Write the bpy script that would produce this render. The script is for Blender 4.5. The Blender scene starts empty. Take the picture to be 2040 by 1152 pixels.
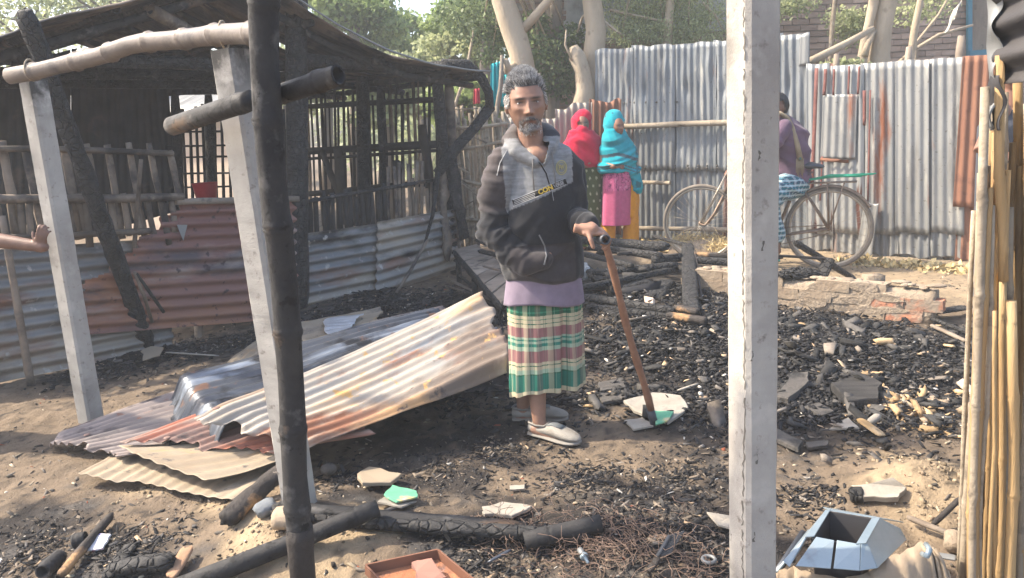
import bpy, math, random
import numpy as np
from mathutils import Vector, Matrix, Euler
from mathutils.bvhtree import BVHTree
random.seed(7)
RNG = np.random.default_rng(7)
R = math.radians
sc = bpy.context.scene
COL = sc.collection

# ---------------------------------------------------------------- camera
CAMH = 1.45
HAZE = 0.0052
FPX = 1540.0
cam_d = bpy.data.cameras.new('camera')
cam_d.sensor_width = 36.0
cam_d.lens = FPX / 2040.0 * 36.0
cam_d.clip_start = 0.05
cam_d.clip_end = 400.0
cam = bpy.data.objects.new('camera', cam_d)
COL.objects.link(cam)
CAM_R = Matrix.Rotation(R(90 - 12.1), 3, 'X') @ Matrix.Rotation(R(-3.0), 3, 'Z')
cam.matrix_world = Matrix.Translation((0, 0, CAMH)) @ CAM_R.to_4x4()
sc.camera = cam

# ---------------------------------------------------------------- daylight
SUN_DIR = Vector((0.96, -0.18, -1.0)).normalized()      # the way the light travels
world = bpy.data.worlds.new('World')
sc.world = world
world.use_nodes = True
wn = world.node_tree
wn.nodes.clear()
w_out = wn.nodes.new('ShaderNodeOutputWorld')
w_bg = wn.nodes.new('ShaderNodeBackground')
w_sky = wn.nodes.new('ShaderNodeTexSky')
w_sky.sky_type = 'NISHITA'
w_sky.sun_disc = False
w_sky.sun_elevation = math.asin(-SUN_DIR.z)
w_sky.sun_rotation = math.atan2(-SUN_DIR.x, -SUN_DIR.y)
w_sky.air_density = 1.0
w_sky.dust_density = 3.5
w_sky.ozone_density = 1.0
wn.links.new(w_sky.outputs[0], w_bg.inputs[0])
w_bg.inputs[1].default_value = 0.15
wn.links.new(w_bg.outputs[0], w_out.inputs[0])
sun_d = bpy.data.lights.new('sun', 'SUN')
sun_d.energy = 3.3
sun_d.angle = R(1.6)
sun_d.color = (1.0, 0.88, 0.71)
sun = bpy.data.objects.new('sun', sun_d)
COL.objects.link(sun)
sun.rotation_euler = SUN_DIR.to_track_quat('-Z', 'Y').to_euler()
sc.view_settings.view_transform = 'Standard'
sc.view_settings.look = 'None'
sc.view_settings.gamma = 1.0
sc.view_settings.use_curve_mapping = False
sc.view_settings.exposure = 1.56
sc.cycles.volume_step_rate = 4
sc.cycles.volume_bounces = 1

# ---------------------------------------------------------------- measuring from the photograph
def ray(px, py):
    return (CAM_R @ Vector(((px - 1020) / FPX, -(py - 576) / FPX, -1.0))).normalized()
def W(px, py, Y):                       # point at depth Y on the sight line
    d = ray(px, py); t = Y / d.y
    return Vector((d.x * t, Y, CAMH + d.z * t))
def G(px, py, z=0.0):                   # point at height z on the sight line
    d = ray(px, py); t = (z - CAMH) / d.z
    return Vector((d.x * t, d.y * t, z))
def RP(px, py, p0, n):                  # point where it meets a plane
    d = ray(px, py); o = Vector((0, 0, CAMH))
    t = (Vector(p0) - o).dot(n) / d.dot(n)
    return o + d * t

# ---------------------------------------------------------------- noise
def _h(ix, iy, iz, seed):
    n = (ix * 374761393 + iy * 668265263 + iz * 2147483647 * 3 + seed * 974711) & 0xFFFFFFFF
    n = ((n ^ (n >> 13)) * 1274126177) & 0xFFFFFFFF
    n = n ^ (n >> 16)
    return (n & 0xFFFF) / 65535.0
def vn(x, y, z=0.0, seed=0):
    x = np.asarray(x, float); y = np.asarray(y, float); z = np.asarray(z, float) + 0 * x
    ix = np.floor(x).astype(np.int64); iy = np.floor(y).astype(np.int64); iz = np.floor(z).astype(np.int64)
    fx = x - ix; fy = y - iy; fz = z - iz
    fx = fx * fx * (3 - 2 * fx); fy = fy * fy * (3 - 2 * fy); fz = fz * fz * (3 - 2 * fz)
    def l(dz):
        a = _h(ix, iy, iz + dz, seed) * (1 - fx) + _h(ix + 1, iy, iz + dz, seed) * fx
        b = _h(ix, iy + 1, iz + dz, seed) * (1 - fx) + _h(ix + 1, iy + 1, iz + dz, seed) * fx
        return a * (1 - fy) + b * fy
    return l(0) * (1 - fz) + l(1) * fz
def fbm(x, y, z=0.0, seed=0, o=4):
    s = 0; a = 0.5
    for i in range(o):
        f = 2.03 ** i
        s = s + a * vn(x * f, y * f, np.asarray(z) * f, seed + i); a *= 0.5
    return s
def ss(x, a, b):
    t = np.clip((x - a) / (b - a), 0, 1); return t * t * (3 - 2 * t)
def gau(x, y, c, r):
    return np.exp(-((x - c[0]) ** 2 + (y - c[1]) ** 2) / (r * r))

# ---------------------------------------------------------------- objects
def thing(name, label, cat, loc=(0, 0, 0), group=None):
    o = bpy.data.objects.new(name, None); COL.objects.link(o)
    o.empty_display_size = 0.2
    o.location = loc; o['label'] = label; o['category'] = cat
    o['kind'] = 'thing'
    if group: o['group'] = group
    return o
def root_loc(p):
    l = Vector((0, 0, 0))
    while p is not None:
        l = l + Vector(p.location); p = p.parent
    return l
def part(name, V, F, m, parent=None, smooth=True, uv=None, col=None, solid=0, label=None, origin=None):
    V = np.asarray(V, float).reshape(-1, 3)
    if parent is not None:
        off = np.array(root_loc(parent)); loc = Vector((0, 0, 0))
        if origin is not None:
            loc = Vector(origin) - Vector(off); off = np.array(origin)
    else:
        off = np.array(origin) if origin is not None else np.array([V[:, 0].mean(), V[:, 1].mean(), V[:, 2].min()])
        loc = Vector(off)
    me = bpy.data.meshes.new(name)
    if isinstance(F, np.ndarray) and len(F):
        k = F.shape[1]
        me.vertices.add(len(V)); me.vertices.foreach_set('co', (V - off).ravel())
        me.loops.add(F.size); me.loops.foreach_set('vertex_index', F.ravel().astype(np.int32))
        me.polygons.add(len(F))
        me.polygons.foreach_set('loop_start', np.arange(0, F.size, k, dtype=np.int32))
        me.update(calc_edges=True)
    else:
        me.from_pydata((V - off).tolist(), [], [list(f) for f in F])
    if smooth:
        me.polygons.foreach_set('use_smooth', np.ones(len(me.polygons), bool))
    if uv is not None:
        ul = me.uv_layers.new(name='UVMap')
        li = np.empty(len(me.loops), np.int32); me.loops.foreach_get('vertex_index', li)
        ul.data.foreach_set('uv', np.asarray(uv, float)[li].ravel())
    if col is not None:
        ca = me.color_attributes.new('Col', 'FLOAT_COLOR', 'POINT')
        c = np.ones((len(V), 4)); c[:, :3] = col
        ca.data.foreach_set('color', c.ravel())
    me.materials.append(m)
    me.update()
    o = bpy.data.objects.new(name, me); COL.objects.link(o)
    o.location = loc
    if parent is not None: o.parent = parent
    if solid:
        md = o.modifiers.new('thickness', 'SOLIDIFY'); md.thickness = solid; md.offset = 0
    if label: o['label'] = label
    return o
def tag(o, label, cat, group=None):
    o['label'] = label; o['category'] = cat; o['kind'] = 'thing'
    if group: o['group'] = group
    return o
def kind(o, k):
    o['kind'] = k; return o

class MB:                                # collects shapes for one mesh
    def __init__(s): s.V = []; s.F = []; s.C = []; s.n = 0
    def add(s, V, F, col=None):
        V = np.asarray(V, float).reshape(-1, 3)
        for f in F: s.F.append([int(i) + s.n for i in f])
        s.V.append(V); s.n += len(V)
        s.C.append(np.tile(np.asarray(col if col is not None else (1, 1, 1), float), (len(V), 1)) if (col is None or np.ndim(col) == 1) else col)
        return s
    def build(s, name, m, parent=None, **k):
        usec = k.pop('usecol', False)
        return part(name, np.vstack(s.V), s.F, m, parent, col=np.vstack(s.C) if usec else None, **k)

# ---------------------------------------------------------------- shapes
def frame(d):
    d = Vector(d).normalized()
    a = Vector((0, 0, 1)) if abs(d.z) < 0.9 else Vector((1, 0, 0))
    u = d.cross(a).normalized(); v = d.cross(u).normalized()
    return d, u, v
def box(c, s, rot=None, jit=0.0):
    c = Vector(c); V = []
    for x in (-1, 1):
        for y in (-1, 1):
            for z in (-1, 1):
                p = Vector((x * s[0] / 2, y * s[1] / 2, z * s[2] / 2))
                if jit: p += Vector((random.uniform(-1, 1), random.uniform(-1, 1), random.uniform(-1, 1))) * jit
                if rot is not None: p = rot @ p
                V.append(c + p)
    F = [(0, 1, 3, 2), (4, 6, 7, 5), (0, 4, 5, 1), (2, 3, 7, 6), (0, 2, 6, 4), (1, 5, 7, 3)]
    return V, F
def beam(p0, p1, w, h, up=(0, 0, 1), segs=1, jit=0.0, taper=1.0):
    p0 = Vector(p0); p1 = Vector(p1); d = (p1 - p0).normalized()
    up = Vector(up)
    if abs(d.dot(up.normalized())) > 0.95: up = Vector((0, 1, 0))
    u = d.cross(up).normalized(); v = u.cross(d).normalized()
    V = []; F = []
    for i in range(segs + 1):
        t = i / segs; c = p0.lerp(p1, t); k = 1 + (taper - 1) * t
        for a, b in ((-1, -1), (1, -1), (1, 1), (-1, 1)):
            j = Vector((random.uniform(-1, 1), random.uniform(-1, 1), random.uniform(-1, 1))) * jit
            V.append(c + u * a * w / 2 * k + v * b * h / 2 * k + j)
    for i in range(segs):
        for k in range(4):
            a = i * 4 + k; b = i * 4 + (k + 1) % 4
            F.append((a, b, b + 4, a + 4))
    F.append((3, 2, 1, 0)); n = segs * 4; F.append((n, n + 1, n + 2, n + 3))
    return V, F
def tube(pts, rad, n=10, cap=True, jit=0.0, rseed=0, round_cap=False, flat=1.0, up=None):
    pts = [Vector(p) for p in pts]
    if not hasattr(rad, '__len__'): rad = [rad] * len(pts)
    rad = list(rad)
    if round_cap:
        d0 = (pts[0] - pts[1]).normalized(); d1 = (pts[-1] - pts[-2]).normalized()
        r0, r1 = rad[0], rad[-1]
        pre = [(pts[0] + d0 * r0 * math.sin(a), r0 * math.cos(a)) for a in (R(85), R(60), R(30))]
        post = [(pts[-1] + d1 * r1 * math.sin(a), r1 * math.cos(a)) for a in (R(30), R(60), R(85))]
        pts = [p for p, _ in pre] + pts + [p for p, _ in post]
        rad = [r for _, r in pre] + rad + [r for _, r in post]
    V = []; F = []; u = None
    rr = random.Random(rseed)
    for i, p in enumerate(pts):
        if i == 0: d = pts[1] - p
        elif i == len(pts) - 1: d = p - pts[i - 1]
        else: d = pts[i + 1] - pts[i - 1]
        d.normalize()
        if u is None:
            if up is not None:
                u = Vector(up) - d * Vector(up).dot(d); u.normalize()
            else: _, u, _ = frame(d)
        else: u = (u - d * u.dot(d)).normalized()
        v = d.cross(u).normalized()
        for k in range(n):
            a = 2 * math.pi * k / n
            r = rad[i] * (1 + rr.uniform(-jit, jit))
            V.append(p + u * math.cos(a) * r + v * math.sin(a) * r * flat)
    for i in range(len(pts) - 1):
        for k in range(n):
            a = i * n + k; b = i * n + (k + 1) % n
            F.append((a, b, b + n, a + n))
    if cap:
        F.append(tuple(range(n - 1, -1, -1))); m = (len(pts) - 1) * n; F.append(tuple(range(m, m + n)))
    return V, F
def bamboo(p0, p1, r, nodes=0.28, n=12, bend=0.0, taper=1.0, seed=0, sag=0.0, hollow=True):
    p0 = Vector(p0); p1 = Vector(p1); L = (p1 - p0).length
    d, u, v = frame(p1 - p0)
    rr = random.Random(seed)
    k = max(1, int(L / nodes)); off = rr.uniform(0.2, 0.8) / k
    pts = []; rad = []
    kink = [Vector((0, 0, 0))]
    for i in range(k + 2): kink.append(u * rr.uniform(-1, 1) * bend + v * rr.uniform(-1, 1) * bend)
    kink[-1] = Vector((0, 0, 0))
    def pos(t):
        s = t * k + off * k; i = int(min(s, k)); f = min(1, s - i)
        a = kink[min(i, k + 1)]; b = kink[min(i + 1, k + 2)] if i + 1 < len(kink) else a
        return p0.lerp(p1, t) + a.lerp(b, f) - Vector((0, 0, 1)) * sag * 4 * t * (1 - t)
    ts = {0.0: 1.0, 1.0: 1.0}
    for i in range(1, k + 1):
        t = i / k - off
        if 0.02 < t < 0.98:
            e = 0.012 / L
            for dt, s in ((-3.0 * e, 1.0), (-1.2 * e, 1.05), (-0.35 * e, 1.15), (0.0, 1.0), (0.4 * e, 1.13), (1.3 * e, 1.03), (3.2 * e, 1.0)):
                if 0 < t + dt < 1: ts[t + dt] = s
            ts[min(0.999, t + 0.5 / k)] = 0.97
    for t in sorted(ts):
        pts.append(pos(t)); rad.append(r * ts[t] * (1 + (taper - 1) * t))
    V, F = tube(pts, rad, n, cap=not hollow)
    if hollow:                            # cut ends show the bore
        m = len(V)
        for e, dd in ((0, 1), (len(pts) - 1, -1)):
            c = pts[e]; ax = (pts[1] - pts[0]).normalized() if e == 0 else (pts[-1] - pts[-2]).normalized()
            base = e * n; s = len(V)
            V += [c + (V[base + k] - c) * 0.72 for k in range(n)]
            V += [c + (V[base + k] - c) * 0.70 + ax * dd * 0.03 for k in range(n)]
            for k in range(n):
                b = (k + 1) % n
                if dd == 1:
                    F.append((base + b, base + k, s + k, s + b)); F.append((s + b, s + k, s + n + k, s + n + b))
                else:
                    F.append((base + k, base + b, s + b, s + k)); F.append((s + k, s + b, s + n + b, s + n + k))
            F.append(tuple(range(s + n, s + 2 * n)) if dd == -1 else tuple(range(s + 2 * n - 1, s + n - 1, -1)))
    return V, F
def rough_log(p0, p1, w, h=None, segs=14, jit=0.12, n=10, square=0.5, seed=0, ends=0.7):
    p0 = Vector(p0); p1 = Vector(p1); h = h or w
    d = (p1 - p0).normalized(); up = Vector((0, 0, 1)) if abs(d.z) < 0.9 else Vector((0, 1, 0))
    u = d.cross(up).normalized(); v = u.cross(d).normalized(); L = (p1 - p0).length
    V = []; F = []
    for i in range(segs + 1):
        t = i / segs; c = p0.lerp(p1, t)
        e = 1 - (1 - ends) * (1 if i in (0, segs) else 0)
        for k in range(n):
            a = 2 * math.pi * (k + 0.5) / n
            ca, sa = math.cos(a), math.sin(a)
            m = max(abs(ca), abs(sa)); s = (1 - square) + square / m
            q = 1 + jit * 2 * (float(vn(t * L * 18 + seed, k * 1.3, seed * 0.37, 5)) - 0.5) + jit * (float(vn(t * L * 6, k * 0.9, seed * 1.7, 9)) - 0.5)
            V.append(c + u * ca * w / 2 * s * q * e + v * sa * h / 2 * s * q * e + d * jit * w * (random.random() - 0.5) * (1.5 if i in (0, segs) else 0.3))
    for i in range(segs):
        for k in range(n):
            a = i * n + k; b = i * n + (k + 1) % n
            F.append((a, b, b + n, a + n))
    F.append(tuple(range(n - 1, -1, -1))); m = segs * n; F.append(tuple(range(m, m + n)))
    return V, F
def prism(poly, th, bev=0.0):            # a slab: polygon of world points, thickness downwards along its normal
    poly = [Vector(p) for p in poly]
    n = Vector((0, 0, 0))
    for i in range(1, len(poly) - 1): n += (poly[i] - poly[0]).cross(poly[i + 1] - poly[0])
    n.normalize()
    if n.z < 0: poly.reverse(); n = -n
    k = len(poly)
    c = sum(poly, Vector((0, 0, 0))) / k
    V = [p + (c - p) * 0.03 + n * min(0.006, th * 0.2) for p in poly] + poly + [p - n * th for p in poly]
    F = [tuple(range(k)), tuple(range(3 * k - 1, 2 * k - 1, -1))]
    for r_ in (0, 1):
        for i in range(k):
            j = (i + 1) % k
            F.append((r_ * k + j, r_ * k + i, (r_ + 1) * k + i, (r_ + 1) * k + j))
    return V, F
def jagpoly(pts, n=3, amp=0.15):
    out = []
    for i, p in enumerate(pts):
        q = pts[(i + 1) % len(pts)]; L = (q - p).length
        out.append(p)
        side = (q - p).cross(Vector((0, 0, 1)))
        if side.length > 0: side.normalize()
        for k in range(1, n + 1):
            out.append(p.lerp(q, k / (n + 1)) + side * random.uniform(-1, 1) * amp * L * 0.5)
    return out
def csheet(c, wave='u', pitch=0.076, amp=0.009, spw=8, other=10, jag=0.0, dent=0.01, curl=None, mask=None, seed=0, jag0=None):
    """corrugated sheet between corners TL,TR,BR,BL; wave='u' puts the ribs along v"""
    TL, TR, BR, BL = [np.array(p, float) for p in c]
    Lu = np.linalg.norm(TR - TL + BR - BL) / 2; Lv = np.linalg.norm(BL - TL + BR - TR) / 2
    nrm = np.cross(TR - TL, BL - TL); nrm /= np.linalg.norm(nrm)
    if wave == 'u': nu = int(round(Lu / pitch) * spw); nv = other
    else: nv = int(round(Lv / pitch) * spw); nu = other
    nu = max(nu, 4); nv = max(nv, 4)
    u, v = np.meshgrid(np.linspace(0, 1, nu + 1), np.linspace(0, 1, nv + 1), indexing='ij')
    uu, vv = u.copy(), v.copy()
    if jag:
        if wave == 'u': vv = v + (vn(u * Lu * 9, seed) - 0.5) * jag * (ss(np.abs(v - 0.5), 0.35, 0.5)) / Lv
        else: uu = u + (vn(v * Lv * 9, seed) - 0.5) * jag * (ss(np.abs(u - 0.5), 0.35, 0.5)) / Lu
    P = (TL[None, None] * ((1 - uu) * (1 - vv))[..., None] + TR[None, None] * (uu * (1 - vv))[..., None]
         + BR[None, None] * (uu * vv)[..., None] + BL[None, None] * ((1 - uu) * vv)[..., None])
    t = (u * Lu if wave == 'u' else v * Lv)
    ph = 2 * np.pi * t / pitch
    a = amp * (0.8 + 0.4 * vn(u * 3, v * 3, seed=seed + 3))
    d = a * np.sin(ph) + dent * (fbm(u * Lu * 2.2, v * Lv * 2.2, 0, seed + 11) - 0.5) * 2 + 0.25 * dent * (vn(u * Lu * 9, v * Lv * 9, 0, seed + 21) - 0.5)
    if curl is not None: d = d + curl(u, v)
    P = P + d[..., None] * nrm
    V = P.reshape(-1, 3); uv = np.stack([(u * Lu).ravel() + seed * 1.37, (v * Lv).ravel() + seed * 0.71], 1)
    idx = np.arange((nu + 1) * (nv + 1)).reshape(nu + 1, nv + 1)
    F = np.stack([idx[:-1, :-1], idx[:-1, 1:], idx[1:, 1:], idx[1:, :-1]], -1).reshape(-1, 4)
    if mask is not None:
        cu = (u[:-1, :-1] + u[1:, 1:]).ravel() / 2; cv = (v[:-1, :-1] + v[1:, 1:]).ravel() / 2
        F = F[mask(cu, cv)]
    return V, F, uv

# ---------------------------------------------------------------- materials
def mat(name, c1, c2=None, s=6.0, rough=0.85, metal=0.0, bump=0.3, bs=60.0, layers=(), coord='Object', st=(1, 1, 1),
        vcol=False, jit=0.0, spec=0.3, voro=0.0, bdist=0.01, rough2=None, sheen=0.0, sss=0.0):
    m = bpy.data.materials.new(name); m.use_nodes = True
    nt = m.node_tree; N = nt.nodes; L = nt.links
    b = N['Principled BSDF']
    tc = N.new('ShaderNodeTexCoord')
    def noise(scale, stretch, detail=8.0, rg=0.6):
        mp = N.new('ShaderNodeMapping'); mp.inputs['Scale'].default_value = stretch
        L.new(tc.outputs[coord], mp.inputs['Vector'])
        nz = N.new('ShaderNodeTexNoise'); nz.inputs['Scale'].default_value = scale
        nz.inputs['Detail'].default_value = detail; nz.inputs['Roughness'].default_value = rg
        L.new(mp.outputs[0], nz.inputs['Vector'])
        return nz.outputs['Fac']
    f = noise(s, st)
    cr = N.new('ShaderNodeValToRGB')
    cr.color_ramp.elements[0].position = 0.32; cr.color_ramp.elements[1].position = 0.68
    cr.color_ramp.elements[0].color = (*c1, 1); cr.color_ramp.elements[1].color = (*(c2 or [x * 1.5 for x in c1]), 1)
    L.new(f, cr.inputs[0]); out = cr.outputs[0]
    if vcol:
        at = N.new('ShaderNodeAttribute'); at.attribute_name = 'Col'
        mx = N.new('ShaderNodeMix'); mx.data_type = 'RGBA'; mx.blend_type = 'MULTIPLY'; mx.inputs[0].default_value = 1
        L.new(out, mx.inputs[6]); L.new(at.outputs['Color'], mx.inputs[7]); out = mx.outputs[2]
    for ly in layers:
        col, scale, lo, hi = ly[:4]; stretch = ly[4] if len(ly) > 4 else (1, 1, 1)
        f = noise(scale, stretch)
        mr = N.new('ShaderNodeMapRange'); mr.inputs[1].default_value = lo; mr.inputs[2].default_value = hi
        L.new(f, mr.inputs[0])
        mx = N.new('ShaderNodeMix'); mx.data_type = 'RGBA'
        L.new(mr.outputs[0], mx.inputs[0]); L.new(out, mx.inputs[6]); mx.inputs[7].default_value = (*col, 1)
        out = mx.outputs[2]
    if jit:
        oi = N.new('ShaderNodeObjectInfo'); mr = N.new('ShaderNodeMapRange')
        mr.inputs[3].default_value = 1 - jit; mr.inputs[4].default_value = 1 + jit
        L.new(oi.outputs['Random'], mr.inputs[0])
        hs = N.new('ShaderNodeHueSaturation'); L.new(mr.outputs[0], hs.inputs['Value']); L.new(out, hs.inputs['Color'])
        out = hs.outputs[0]
    L.new(out, b.inputs['Base Color'])
    b.inputs['Roughness'].default_value = rough
    if rough2 is not None:
        mr = N.new('ShaderNodeMapRange'); mr.inputs[1].default_value = 0.35; mr.inputs[2].default_value = 0.65
        mr.inputs[3].default_value = rough; mr.inputs[4].default_value = rough2
        L.new(noise(9.0, (1, 1, 1)), mr.inputs[0]); L.new(mr.outputs[0], b.inputs['Roughness'])
    b.inputs['Metallic'].default_value = metal
    b.inputs['Specular IOR Level'].default_value = spec
    if sheen: b.inputs['Sheen Weight'].default_value = sheen
    if sss:
        b.inputs['Subsurface Weight'].default_value = sss; b.inputs['Subsurface Radius'].default_value = (0.012, 0.005, 0.003)
        b.inputs['Subsurface Scale'].default_value = 1.0
    if bump:
        bf = noise(bs, st, 6.0, 0.65)
        if voro:
            mp = N.new('ShaderNodeMapping'); mp.inputs['Scale'].default_value = st; L.new(tc.outputs[coord], mp.inputs['Vector'])
            vo = N.new('ShaderNodeTexVoronoi'); vo.feature = 'DISTANCE_TO_EDGE'; vo.inputs['Scale'].default_value = voro
            L.new(mp.outputs[0], vo.inputs['Vector'])
            mr = N.new('ShaderNodeMapRange'); mr.inputs[2].default_value = 0.12
            L.new(vo.outputs['Distance'], mr.inputs[0])
            ma = N.new('ShaderNodeMath'); ma.operation = 'MULTIPLY_ADD'; ma.inputs[1].default_value = 1.6
            L.new(mr.outputs[0], ma.inputs[0]); L.new(bf, ma.inputs[2]); bf = ma.outputs[0]
        bp = N.new('ShaderNodeBump'); bp.inputs['Strength'].default_value = bump; bp.inputs['Distance'].default_value = bdist
        L.new(bf, bp.inputs['Height']); L.new(bp.outputs[0], b.inputs['Normal'])
    return m

RUST = (0.22, 0.085, 0.045); DRUST = (0.10, 0.045, 0.035); SOOT = (0.018, 0.018, 0.02)
M_ = {}
M_['char_bamboo'] = mat('charred_bamboo', (0.018, 0.018, 0.02), (0.045, 0.043, 0.042), s=7, rough=0.6, rough2=0.9, bump=0.6, bs=60, bdist=0.006,
    layers=(((0.12, 0.115, 0.11), 9, 0.55, 0.68), ((0.13, 0.085, 0.055), 4.0, 0.58, 0.68), ((0.01, 0.01, 0.01), 22, 0.58, 0.64)), spec=0.3)
M_['burn_bamboo'] = mat('scorched_bamboo', (0.13, 0.10, 0.075), (0.24, 0.19, 0.145), s=4, rough=0.6, bump=0.25, bs=90,
    layers=(((0.05, 0.042, 0.038), 5.0, 0.45, 0.62), ((0.3, 0.25, 0.2), 9, 0.6, 0.75)), spec=0.35)
M_['char_wood'] = mat('alligator_char', (0.012, 0.012, 0.013), (0.04, 0.038, 0.037), s=14, rough=0.65, rough2=0.9, bump=1.0, bs=50, voro=24, bdist=0.010, spec=0.5,
    layers=(((0.13, 0.125, 0.12), 12, 0.62, 0.78),), jit=0.25)
M_['half_char'] = mat('half_charred_wood', (0.02, 0.018, 0.017), (0.06, 0.05, 0.045), s=5, rough=0.7, bump=0.8, bs=45, bdist=0.012,
    layers=(((0.42, 0.25, 0.12), 3.2, 0.56, 0.64), ((0.5, 0.42, 0.34), 8, 0.66, 0.74)), jit=0.2)
M_['old_wood'] = mat('weathered_wood', (0.16, 0.125, 0.095), (0.30, 0.25, 0.20), s=4, rough=0.85, bump=0.5, bs=50, st=(1, 1, 0.3),
    layers=(((0.05, 0.045, 0.04), 5, 0.56, 0.7),), jit=0.25)
M_['slat'] = mat('scorched_slat', (0.15, 0.115, 0.085), (0.27, 0.215, 0.165), s=4, rough=0.8, bump=0.4, bs=60,
    layers=(((0.05, 0.043, 0.04), 2.5, 0.46, 0.62),), jit=0.3)
M_['black_slat'] = mat('burnt_slat', (0.014, 0.014, 0.015), (0.04, 0.037, 0.035), s=6, rough=0.75, bump=0.4, bs=60, jit=0.3)
M_['soot_tin'] = mat('sooty_tin', (0.022, 0.022, 0.025), (0.05, 0.045, 0.045), s=4, rough=0.7, bump=0.2, bs=50, coord='UV', metal=0.2,
    layers=(((0.13, 0.085, 0.06), 2.0, 0.58, 0.75),))
M_['yellow_bamboo'] = mat('split_bamboo', (0.31, 0.20, 0.095), (0.47, 0.32, 0.16), s=9, rough=0.75, bump=0.6, bs=70, st=(1, 1, 0.12),
    layers=(((0.17, 0.11, 0.065), 14, 0.53, 0.66, (1, 1, .1)), ((0.50, 0.39, 0.25), 6, 0.52, 0.66, (1, 1, .15)), ((0.08, 0.06, 0.045), 9, 0.60, 0.68)), jit=0.25, spec=.15)
M_['grey_bamboo'] = mat('weathered_bamboo', (0.25, 0.205, 0.15), (0.37, 0.31, 0.235), s=5, rough=0.8, bump=0.5, bs=70, layers=(((0.13, 0.105, 0.08), 9, 0.53, 0.66), ((0.42, 0.36, 0.28), 12, 0.56, 0.68)), jit=0.2, spec=.15)
M_['concrete'] = mat('precast_concrete', (0.31, 0.29, 0.265), (0.43, 0.41, 0.375), s=7, vcol=True, rough=0.9, bump=0.5, bs=190, bdist=0.003,
    layers=(((0.30, 0.28, 0.255), 5, 0.50, 0.72, (1, 1, .3)), ((0.24, 0.22, 0.20), 16, 0.64, 0.8), ((0.52, 0.49, 0.45), 5, 0.55, 0.72), ((0.14, 0.125, 0.115), 2.2, 0.58, 0.74), ((0.20, 0.18, 0.16), 30, 0.60, 0.72), ((0.10, 0.09, 0.08), 60, 0.7, 0.76)))
M_['crack'] = mat('dark_crack', (0.10, 0.09, 0.08), (0.16, 0.15, 0.13), bump=0)
def tin(name, c1, c2, rust=0.62, extra=(), metal=0.45, rough=0.48, st_axis='v', bump=0.12):
    stv = (1, 0.16, 1) if st_axis == 'v' else (0.16, 1, 1)
    ly = [((0.12, 0.115, 0.11), 5, 0.53, 0.72, stv), ((0.50, 0.48, 0.43), 9, 0.56, 0.72, stv), ((0.13, 0.12, 0.11), 26, 0.62, 0.70), (RUST, 3.2, rust, rust + 0.08, stv), (DRUST, 12, 0.70, 0.76, (1, 1, 1))]
    return mat(name, c1, c2, s=3.0, rough=rough, rough2=rough + 0.22, bump=bump, bs=45, coord='UV', st=stv, metal=metal, layers=ly + list(extra), bdist=0.006)
M_['tin_blue'] = tin('blue_grey_tin', (0.155, 0.173, 0.187), (0.26, 0.275, 0.285), 0.62)
M_['tin_pale'] = tin('pale_tin', (0.19, 0.20, 0.205), (0.31, 0.31, 0.30), 0.60)
M_['tin_rusty'] = mat('rusty_tin', (0.16, 0.07, 0.045), (0.26, 0.13, 0.08), s=3, rough=0.75, bump=0.2, bs=50, coord='UV', metal=0.1, st=(1, 0.3, 1),
    layers=(((0.40, 0.38, 0.36), 3, 0.60, 0.74, (1, 0.15, 1)), (DRUST, 6, 0.55, 0.72)))
M_['tin_low'] = mat('stained_low_tin', (0.24, 0.215, 0.185), (0.38, 0.34, 0.29), s=4, rough=0.7, bump=0.2, bs=50, coord='UV', metal=0.15, st=(1, 0.2, 1),
    layers=(((0.24, 0.13, 0.09), 4, 0.56, 0.68, (1, 0.2, 1)), ((0.13, 0.12, 0.115), 9, 0.6, 0.72, (1, 0.2, 1))))
M_['wall_grey'] = mat('scorched_grey_tin', (0.17, 0.175, 0.18), (0.30, 0.295, 0.285), s=2.2, rough=0.62, bump=0.15, bs=40, coord='UV', metal=0.35, st=(0.3, 1, 1),
    layers=(((0.36, 0.31, 0.25), 1.6, 0.45, 0.60, (0.4, 1, 1)), ((0.05, 0.048, 0.048), 2.6, 0.52, 0.64, (0.4, 1, 1)), ((0.24, 0.13, 0.09), 3, 0.54, 0.66, (0.3, 1, 1)), ((.45, .42, .38), 12, .60, .68)))
M_['wall_rust'] = mat('fire_rusted_tin', (0.20, 0.10, 0.085), (0.27, 0.145, 0.115), s=2.2, rough=0.7, bump=0.15, bs=40, coord='UV', metal=0.1, st=(0.3, 1, 1),
    layers=(((0.36, 0.17, 0.09), 2.0, 0.48, 0.62, (0.3, 1, 1)), ((0.10, 0.08, 0.085), 3, 0.50, 0.62, (0.4, 1, 1)), ((0.34, 0.28, 0.25), 2.5, 0.56, 0.68, (0.3, 1, 1)), ((.06, .04, .04), 14, .60, .68)))
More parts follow.
